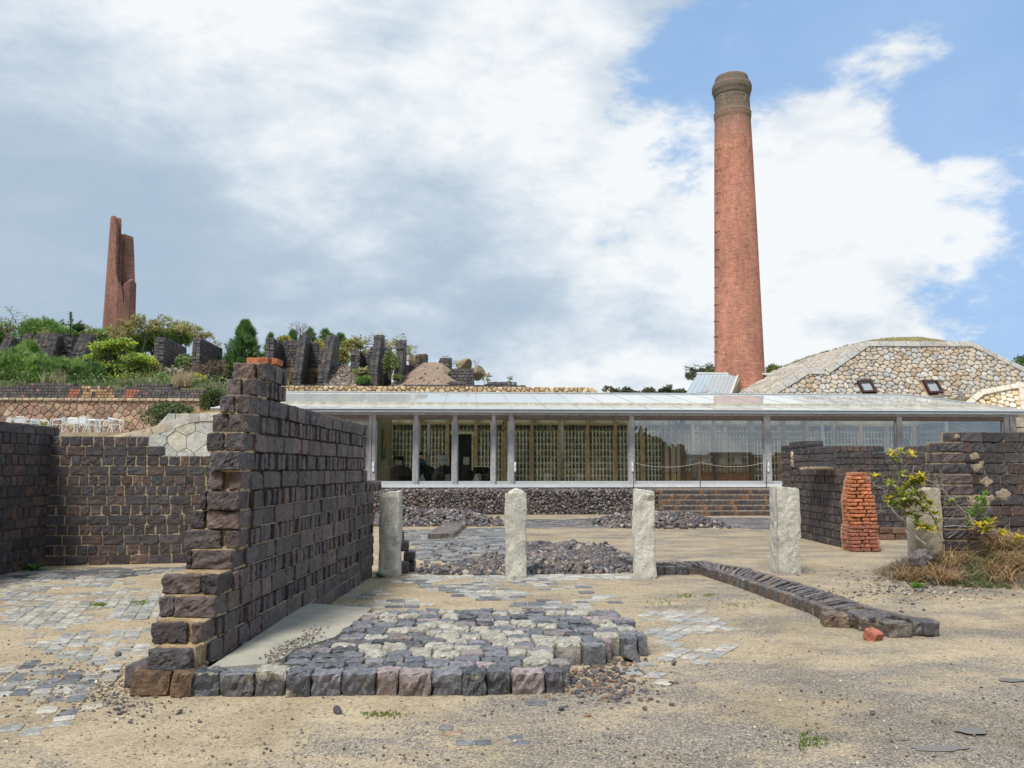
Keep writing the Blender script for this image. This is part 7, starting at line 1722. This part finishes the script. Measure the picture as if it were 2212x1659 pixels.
# the odd pine shoot against the sky
def shoot(px, a, b_, Y, lb):
    b0 = YP(px-1, a, Y); tp = YP(px+1, b_, Y); root = empty('pine_tree', b0, lb, 'tree'); mb = MB(); tube(mb, [b0, tp], [.06, .03], 5, (.05, .045, .03)); 
    tiers = []
    for f, l_ in ((.62, .55), (.30, .8)):
        for k_ in range(6):
            an = k_*1.047; p0 = b0+(tp-b0)*f; p1 = p0+np.array([math.cos(an)*l_, math.sin(an)*l_, .02]); p2 = p1+np.array([math.cos(an)*.15, 0, .22]); tube(mb, [p0, p1, p2], [.03, .02, .012], 4, (.05, .045, .03)); tiers += [p1, p2]
    mb.build('trunk', M_BARK, root); mb = MB(); P_ = [b0+(tp-b0)*f for f in np.linspace(.75, 1, 9)]+tiers; needles(mb, np.array(P_), np.tile([0, 0, .6], (len(P_), 1)), .22, shade_cols(len(P_), GD), 26, .7, .07); mb.build('crown', M_LEAF, root)
shoot(152, 745, 676, 62, 'slim dark pine shoot with flat whorls against the sky left of the broken chimney')
shrub('small dark pine crown beside the slim pine shoot', 170, 712, 12, 6, 62, GD, 90, .4, 'pine', 'pine_tree', 'tree')
# distant scrub behind the roof
for i, (px, pyb, pyt) in enumerate(((1318, 862, 832), (1335, 862, 838), (1362, 862, 836), (1388, 862, 834), (1412, 862, 838), (1440, 862, 832), (1466, 862, 834), (1350, 862, 841), (1480, 862, 836), (1530, 830, 785), (1515, 830, 792), (1555, 830, 795))):
    twig_tree(['first', 'second', 'third', 'fourth', 'fifth', 'sixth', 'seventh', 'eighth', 'ninth', 'tenth', 'eleventh', 'twelfth'][i]+' grey green scrub treetop counted from the end of the tan wall towards the chimney', px, pyb+25, pyt, 72, .9, 6, [(.10, .12, .07), (.14, .13, .09), (.08, .10, .055)], 900, .17, 'scrub_tree', 'tree', 'scrub treetops behind the glass roof')
for i, (px, py, rx, rz_, pal) in enumerate(((1350, 850, 40, 8, GD+BR[:2]), (1410, 852, 40, 8, GD+BR[:2]), (1460, 850, 34, 10, GD+BR[:3]))):
    shrub('low mass of grey green scrub %s behind the glass roof' % ['left', 'middle', 'right'][i], px, py, rx, rz_, 74, pal, 1800, .18, 'leaf', 'scrub', 'bush', 'scrub behind the glass roof')
shrub('yellow green bamboo clump right of the big chimney foot', 1672, 803, 22, 22, 66, [(.22, .27, .07), (.16, .20, .06), (.28, .31, .10)], 1500, .24, 'leaf', 'bamboo', 'bamboo', asp=.3); shrub('small yellow green bamboo left of the big chimney foot', 1532, 806, 8, 12, 66, [(.22, .27, .07), (.16, .20, .06)], 400, .22, 'leaf', 'bamboo', 'bamboo', asp=.3)
shrub('dark round evergreen tree at the right edge beyond the stone building', 2212, 790, 30, 28, 75, GD+GP[:2], 2600, .26, 'leaf', 'evergreen_tree', 'tree', lumps=16)
# tall dry grass on the hill
def blades(name, label, pts, ls, pal, k_, spread, wid=.03, mat=None, cat='grass', d0=(0, 0, 1.), kind=None, grp=None):
    mb = MB(); needles(mb, np.array(pts), np.tile(np.array(d0, float), (len(pts), 1)), ls, shade_cols(len(pts), pal), k_, spread, wid); o = mb.build(name, mat or M_DRY); return props(o, label, cat, grp, kind)
blades('dry_grass_tuft', 'pale tuft of dry pampas grass on the wall top below the cave opening', [YP(rng.uniform(372, 410), 836, 46.6)+np.array([0, rng.uniform(-.2, .3), 0]) for _ in range(90)], .95, [(.50, .40, .30), (.42, .34, .27), (.56, .46, .34)], 6, .28, .012)
blades('dry_grass_tuft', 'thin dry grass stems over the raised part of the dark brick wall', [YP(rng.uniform(85, 145), 828, 46.6)+np.array([0, rng.uniform(0, .3), 0]) for _ in range(34)], .9, [(.45, .38, .27), (.38, .33, .24)], 3, .22, .010)
blades('dry_grass_tuft', 'few thin dry stems at the far left end of the tan retaining wall', [YP(rng.uniform(608, 625), 838, 50.8) for _ in range(6)], 1.1, [(.5, .42, .25)], 4, .18, .012)
blades('scrub_grass', 'low rough growth along the top of the left brick wall', [YP(rng.uniform(-20, 440), 838, 46.6)+np.array([0, rng.uniform(0, 2.2), rng.uniform(0, .3)]) for _ in range(900)], .4, GD+[(.16, .13, .09)]+GB[:2], 5, .6, .03, M_LEAF, 'grass', kind='stuff')
mbv = MB(); pts = []
for _ in range(3400):
    t = rng.random(); px = rng.uniform(-300, 560); Y = 47+13*t; p = YP(px, 800, Y); pts.append([p[0], Y, hill(p[0], Y)+rng.uniform(0, .25)])
pts = np.array(pts); leaves(mbv, np.repeat(pts, 4, 0)+rng.normal(0, .25, (len(pts)*4, 3)), .18, shade_cols(len(pts)*4, GD+GB+BR[:2])); props(mbv.build('undergrowth', M_LEAF), 'low green and brown undergrowth on the slope between the bushes', 'undergrowth', kind='stuff')
# ------------------------------------------------------------------ the mound with the bush, on the right
mc = G(2062, 1222, 0); mr = (G(2235, 1222, 0)[0]-G(1885, 1222, 0)[0])/2
yA = G(2050, 1281, 0)[1]; yB = yA+3.4; xA = G(1876, 1240, 0)[0]; xB = xA+4.2
def mound_h(x, y):
    u = (x-(xA+xB)/2)/((xB-xA)/2); v_ = (y-(yA+yB)/2)/((yB-yA)/2); r2 = u*u*(1 if u < 0 else .45)+v_*v_; return .46*max(0, 1-r2)**1.2+(.03*math.sin(x*7)*math.sin(y*6) if r2 < .9 else 0)
m_ = 56; X_ = np.linspace(xA-.1, xB+.6, m_); Y_ = np.linspace(yA-.1, yB+.1, m_); V = [[x, y, mound_h(x, y)-.012] for y in Y_ for x in X_]
mb = MB(); mb.add(V, [[i*m_+j, i*m_+j+1, (i+1)*m_+j+1, (i+1)*m_+j] for i in range(m_-1) for j in range(m_-1)], col=(.1, .09, .07)); props(mb.build('terrain', M_EARTH, smooth=True), kind='structure')
def mpts(n_, y0=0., y1=1., x0=0., x1=1.):
    o = []
    while len(o) < n_:
        x = xA+(xB-xA)*rng.uniform(x0, x1); y = yA+(yB-yA)*rng.uniform(y0, y1)
        if mound_h(x, y) > .015: o.append([x, y, mound_h(x, y)])
    return np.array(o)
mb = MB(); P_ = mpts(11000, 0, .55); keep = (np.sin(P_[:, 0]*4.1+1)*np.sin(P_[:, 1]*5.3)+rng.normal(0, .5, len(P_))) > -.15; P_ = P_[keep]
needles(mb, P_, np.tile([0, 0, .7], (len(P_), 1)), .045, shade_cols(len(P_), [(.09, .18, .045), (.13, .25, .06), (.06, .11, .035), (.16, .20, .08)]), 5, .8, .14); props(mb.build('ground_cover', M_LEAF), 'low green ground cover on the front of the mound under the bush', 'ground cover', kind='stuff')
mb = MB(); P_ = mpts(5200, 0, .7, 0, 1); needles(mb, P_, np.tile([0, 0, .25], (len(P_), 1)), .12, shade_cols(len(P_), [(.30, .26, .20), (.22, .20, .16), (.36, .31, .23), (.16, .15, .12)]), 3, 1., .02); props(mb.build('straw_litter', M_DRY), 'grey straw litter lying over the mound', 'dry grass', kind='stuff')
def arched(mb, base, d, l_, w, col, droop=1.2, seg=6):
    pts = []; p = np.array(base, float); d = np.array(d, float)
    for i in range(seg+1):
        pts.append(p.copy()); p = p+d*l_/seg; d = d+np.array([d[0]*.15, d[1]*.15, -droop/seg*1.0]); d /= np.linalg.norm(d)
    pts = np.array(pts); sd = np.cross(pts[-1]-pts[0], ZUP); sd = sd/max(np.linalg.norm(sd), 1e-6); wd = w*np.sin(np.linspace(.5, 3.05, seg+1))[:, None]
    a = pts-sd*wd; b_ = pts+sd*wd; V = np.stack([a, b_], 1).reshape(-1, 3); mb.add(V, [[2*i, 2*i+1, 2*i+3, 2*i+2] for i in range(seg)], col=col)
for j, (x0, x1, y0, y1, n_, L0, lb) in enumerate(((.03, .30, .10, .42, 800, .55, 'reddish dry grass tuft at the left of the mound before the orange pillar'), (.33, .62, .16, .50, 950, .62, 'large straw coloured dry grass tuft in the middle of the mound'), (.58, .88, .12, .45, 1000, .66, 'big arching pale dry grass tuft on the right of the mound'))):
    mb = MB(); pal = [(.46, .33, .20), (.38, .25, .15), (.54, .42, .28), (.30, .19, .12)] if j else [(.38, .23, .14), (.46, .31, .19), (.30, .18, .11), (.50, .38, .24)]
    cl = mpts(16, y0, y1, x0, x1)
    for _ in range(n_):
        q = cl[rng.integers(16)]+rng.normal(0, .05, 3)*np.array([1, 1, 0]); a = rng.uniform(0, 6.283); up = rng.uniform(.5, 1.6); d = np.array([math.cos(a), math.sin(a), up]); d /= np.linalg.norm(d)
        arched(mb, q, d, L0*rng.uniform(.5, 1.2), .0042, pick(pal), rng.uniform(.8, 1.7))
    props(mb.build('dry_grass_tuft', M_DRY), lb, 'grass', 'dry grass tufts on the mound')
DB = 12.6
def Z5(x, y, d=DB): return DP((3096+x/2.212)/1.8517, (1650+y/2.212)/1.8517, d)
bush = empty('bush', Z5(1500, 1140, DB), 'sparse bush with bare grey twigs and yellow green leaf rosettes on the mound', 'bush')
mb = MB(); GC = (.26, .235, .21)
bl_ = [([(1345, 1165), (1240, 1080), (1165, 1010), (1120, 935), (1060, 880), (1015, 830), (990, 750), (985, 690), (900, 650), (850, 600), (830, 575)], .016), ([(1120, 940), (1125, 860), (1050, 800), (1020, 745)], .007), ([(880, 640), (905, 590), (900, 570)], .005), ([(985, 700), (1060, 640), (1120, 600), (1105, 560)], .006), ([(1015, 850), (960, 880), (925, 860)], .005),
       ([(1760, 990), (1720, 900), (1640, 840), (1560, 760), (1500, 690), (1420, 620), (1340, 590), (1290, 500), (1275, 490)], .017), ([(1440, 640), (1430, 570), (1370, 540)], .006), ([(1500, 690), (1480, 600), (1480, 540), (1530, 460), (1515, 420)], .006), ([(1560, 750), (1640, 760), (1700, 730), (1760, 690)], .003), ([(1545, 960), (1600, 880), (1680, 790), (1745, 700)], .003),
       ([(1500, 1140), (1440, 1000), (1390, 900), (1330, 820), (1290, 740), (1240, 650), (1210, 560), (1180, 480), (1130, 430), (1100, 400), (1060, 365)], .013), ([(1210, 560), (1240, 470), (1215, 420), (1222, 375)], .006), ([(1130, 430), (1125, 380), (1120, 350)], .005), ([(1330, 820), (1250, 760), (1180, 690), (1150, 640)], .006), ([(1290, 740), (1300, 650), (1290, 600)], .005), ([(1390, 900), (1300, 870), (1230, 880), (1205, 890)], .006), ([(1250, 760), (1190, 790), (1150, 745)], .005), ([(1300, 870), (1220, 830), (1195, 800)], .005), ([(1440, 1000), (1350, 1030), (1290, 1000), (1250, 960)], .007),
       ([(1500, 1010), (1600, 1000), (1680, 1010), (1760, 1010)], .011), ([(1760, 1010), (1850, 1060), (1930, 1000)], .008), ([(1850, 1060), (1960, 1090), (2040, 1150), (2140, 1190)], .010), ([(1960, 1060), (2000, 1020), (2060, 1040), (2110, 1100)], .006), ([(1340, 700), (1300, 780), (1380, 880), (1440, 970)], .006), ([(1500, 960), (1460, 880), (1510, 820), (1560, 790)], .006), ([(1180, 480), (1100, 470), (1060, 450)], .003), ([(1300, 490), (1350, 560), (1420, 600)], .004), ([(1370, 600), (1380, 500), (1350, 440)], .003), ([(1350, 620), (1420, 700), (1480, 640)], .003), ([(1540, 1110), (1620, 1050), (1700, 960), (1680, 900)], .006)]
for i, (pl_, r_) in enumerate(bl_):
    off = (i*.37 % 1-.5)*.25; q = [Z5(x, y, DB+off+.05*math.sin(k_*1.3)) for k_, (x, y) in enumerate(pl_)]
    pts = []
    for a, b_ in zip(q[:-1], q[1:]):
        for t in (0, .5): pts.append(a+(b_-a)*t+(rng.normal(0, .008, 3) if t else 0))
    pts.append(q[-1]); tube(mb, pts, np.linspace(r_, r_*.35, len(pts)), 5, GC)
    if r_ < .02:
        for k_ in range(4): 
            a = pts[rng.integers(1, len(pts))]; d = rng.normal(0, .07, 3)+np.array([0, 0, .05]); tube(mb, [a, a+d, a+d*1.8+rng.normal(0, .02, 3)], [.003, .002, .001], 3, GC, False)
mb.build('twigs', M_BARK, bush)
ros = [(1050, 350), (1120, 345), (1225, 370), (1065, 405), (1105, 550), (900, 570), (1010, 640), (1020, 740), (1030, 815), (1090, 845), (1210, 895), (1180, 650), (1230, 620), (1290, 600), (1200, 800), (1150, 740), (1130, 720), (1260, 950), (1350, 1030), (1300, 1000), (1560, 790), (1440, 970), (1820, 1000), (1790, 1000), (1890, 1000), (1930, 960), (2035, 1065), (2010, 1062), (2140, 1130), (2180, 1110), (1215, 730), (1240, 700), (1270, 620), (1165, 850), (1190, 770), (1330, 860), (1370, 800), (1300, 720), (1400, 1040), (1420, 900), (1110, 700), (1270, 800), (1320, 580), (1860, 1040)]
ros += [(x+rng.uniform(-38, 38), y+rng.uniform(-34, 34)) for (x, y) in ros if 960 < x < 1400 and y > 540]
mb = MB(); YG = [(.40, .43, .10), (.30, .38, .09), (.50, .48, .10), (.22, .29, .07), (.60, .48, .05)]
for (x, y) in ros:
    c = Z5(x, y, DB+rng.uniform(-.12, .12)); ye = (x > 1780) or rng.random() < .22; pal = [(.62, .46, .02), (.55, .42, .04), (.5, .45, .06)] if ye else YG[:4]
    for k_ in range(22):
        a = rng.uniform(0, 6.283); d = np.array([math.cos(a), math.sin(a)*.8, rng.uniform(-.35, .9)]); d /= np.linalg.norm(d); arched(mb, c, d, rng.uniform(.10, .17), .015, pick(pal), .5, 3)
mb.build('foliage', M_LEAF, bush)
gb = empty('green_shrub', Z5(1850, 1010, 12.9), 'small bright green leafy shrub at the foot of the stepped dark wall', 'shrub')
mb = MB(); pts = []
for (x, y, r_) in ((1870, 720, 22), (1840, 760, 26), (1800, 770, 18), (1860, 800, 24), (1790, 830, 22), (1750, 870, 24), (1710, 880, 14), (1830, 860, 24), (1720, 930, 22), (1780, 900, 20), (1870, 940, 30), (1720, 980, 22), (1900, 960, 22)):
    n_ = 62
    for _ in range(n_): a = rng.normal(0, .55, 3); pts.append(Z5(x+a[0]*r_, y+a[1]*r_, 12.9+a[2]*.08))
leaves(mb, np.array(pts), .042, shade_cols(len(pts), [(.12, .26, .04), (.18, .33, .06), (.08, .17, .03), (.26, .36, .08)]), .55, .6); mb.build('crown', M_LEAF, gb)
mb = MB(); b0 = Z5(1820, 1100, 12.9); stems(mb, b0, [pts[i] for i in range(0, len(pts), 70)], .008); mb.build('trunk', M_BARK, gb)
# things lying on the mound
p = Z5(1290, 1300, 11.75); mb = MB(); rbrick(mb, p+np.array([0, 0, .02]), (.27, .18, .16), rotz(.3)@roty(-.45), (.12, .10, .095), (8, 6, 5), .03, .012, .9); props(mb.build('brick', M_COBBLE, origin=p), 'tilted dark slag brick lying on the mound before the dry grass', 'brick')
for (x, y, s_, lb, cl) in ((1275, 1490, .055, 'light grey stone at the foot of the mound', (.24, .21, .18)), (1405, 1480, .075, 'larger blue black stone at the foot of the mound', (.07, .075, .085)), (1425, 1530, .06, 'dark stone below the blue black one at the foot of the mound', (.08, .08, .09)), (1755, 1545, .05, 'grey blue stone at the foot of the mound farther right', (.12, .13, .14))):
    pp_ = G((3096+x/2.212)/1.8517, (1650+y/2.212)/1.8517, 0); mb = MB(); rock(mb, (pp_[0], pp_[1], s_*.5+mound_h(pp_[0], pp_[1])), s_, cl, [make_rock(IC3, 14)]*14); props(mb.build('stone', M_COBBLE, origin=pp_), lb, 'stone', 'stones at the foot of the mound')
P_ = [Z5(rng.normal(1265, 22), 1405, 11.55)*np.array([1, 1, 0])+np.array([0, 0, .06]) for _ in range(40)]; blades('grass_tuft', 'small bright green grass tuft below the tilted brick on the mound', P_, .09, [(.10, .24, .04), (.14, .30, .05)], 5, .6, .04, M_LEAF)
# weeds
def weed(px, py, s_, lb):
    p = G(px, py, 0); mb = MB()
    for k_ in range(26): a = rng.uniform(0, 6.283); d = np.array([math.cos(a), math.sin(a), rng.uniform(.3, 1.6)]); d /= np.linalg.norm(d); arched(mb, p+rng.normal(0, .02, 3)*np.array([1, 1, 0]), d, s_*rng.uniform(.5, 1.1), s_*.10, pick([(.10, .22, .04), (.14, .27, .05), (.08, .16, .03)]), .9, 4)
    props(mb.build('weed', M_LEAF, origin=p), lb, 'weed', 'green weeds at the foot of walls')
weed(73, 1232, .26, 'green leafy weed in the corner of the left enclosure'); weed(823, 1247, .16, 'green weed between the tapering wall and the leftmost stone post')
# moss and grass tips on the sand
P_ = []
for (px, py, sx, sy, n_) in ((1480, 1288, 18, 4, 60), (1530, 1286, 14, 3, 60), (1440, 1300, 40, 10, 60), (215, 1307, 14, 3, 200), (305, 1303, 20, 4, 200), (830, 1545, 50, 6, 60), (1750, 1600, 40, 16, 70), (1600, 1300, 60, 12, 60)):
    for _ in range(n_): P_.append(G(px+rng.normal(0, sx*.6), py+rng.normal(0, sy*.6), .003))
blades('moss', 'thin moss and grass tips growing on the sandy ground', P_, .022, [(.16, .22, .04), (.22, .28, .05), (.12, .17, .03)], 6, .8, .14, M_LEAF, 'moss', kind='stuff')
# ------------------------------------------------------------------ what stands behind the viewer and shows in the glass
xs = np.linspace(-70, 70, 71); ys = np.linspace(-80, -16, 30)
V = [[x, y, (8.2*ss(-y, 16.3, 23)*(1-ss(x, 13, 23))+3.0*ss(-y, 17, 26)*ss(x, 13, 23))*(1+.06*math.sin(x*.7)+.05*math.sin(x*1.9+y))-.3] for y in ys for x in xs]
mb = MB(); mb.add(V, [[i*71+j, i*71+j+1, (i+1)*71+j+1, (i+1)*71+j] for i in range(29) for j in range(70)]); props(mb.build('hillside', M_HILL, smooth=True), kind='structure')  # unseen bank added to darken bright gaps in the trees' reflection
for i, (x, y, h, r_) in enumerate(((-16, -15, 9, 5), (-8, -13, 10, 5), (-1, -15, 9.5, 5), (6, -14, 10, 5), (12.5, -14, 9, 4.2), (17.0, -14, 5.6, 2.6), (20, -14, 4.3, 1.8))):
    root = empty('broadleaf_tree', (x, y, 0), 'dense dark broadleaf tree behind the viewer, number %s from the left in the glass' % ['one', 'two', 'three', 'four', 'five', 'six', 'seven'][i], 'tree', 'trees behind the viewer')
    mb = MB(); n_ = 3800; p, d, ix = cloudpts((x, y, h*.5), (r_, r_*.7, h*.5), n_, .4, 16); p[:, 2] = np.where(rng.random(n_) < .5, rng.uniform(0, h*.65, n_), p[:, 2]); leaves(mb, p, .75, shade_cols(n_, [tuple(v*.6 for v in c) for c in GD+GP[:2]], ix), .7); mb.build('crown', M_LEAF, root)
    mb = MB(); tube(mb, [(x, y, 0), (x+.1, y, h*.6)], [.22, .1], 7, (.1, .08, .06)); mb.build('trunk', M_BARK, root)
mb = MB(); farwall(mb, (18, -16), (60, -18), .6, 0, lambda t: 3.2+.12*math.sin(t*40)*(math.sin(t*9) > .2), .5, .3); props(mb.build('brick_wall', M_BRICKF), 'long dark brick wall behind the viewer that shows low in the right panes', 'wall')
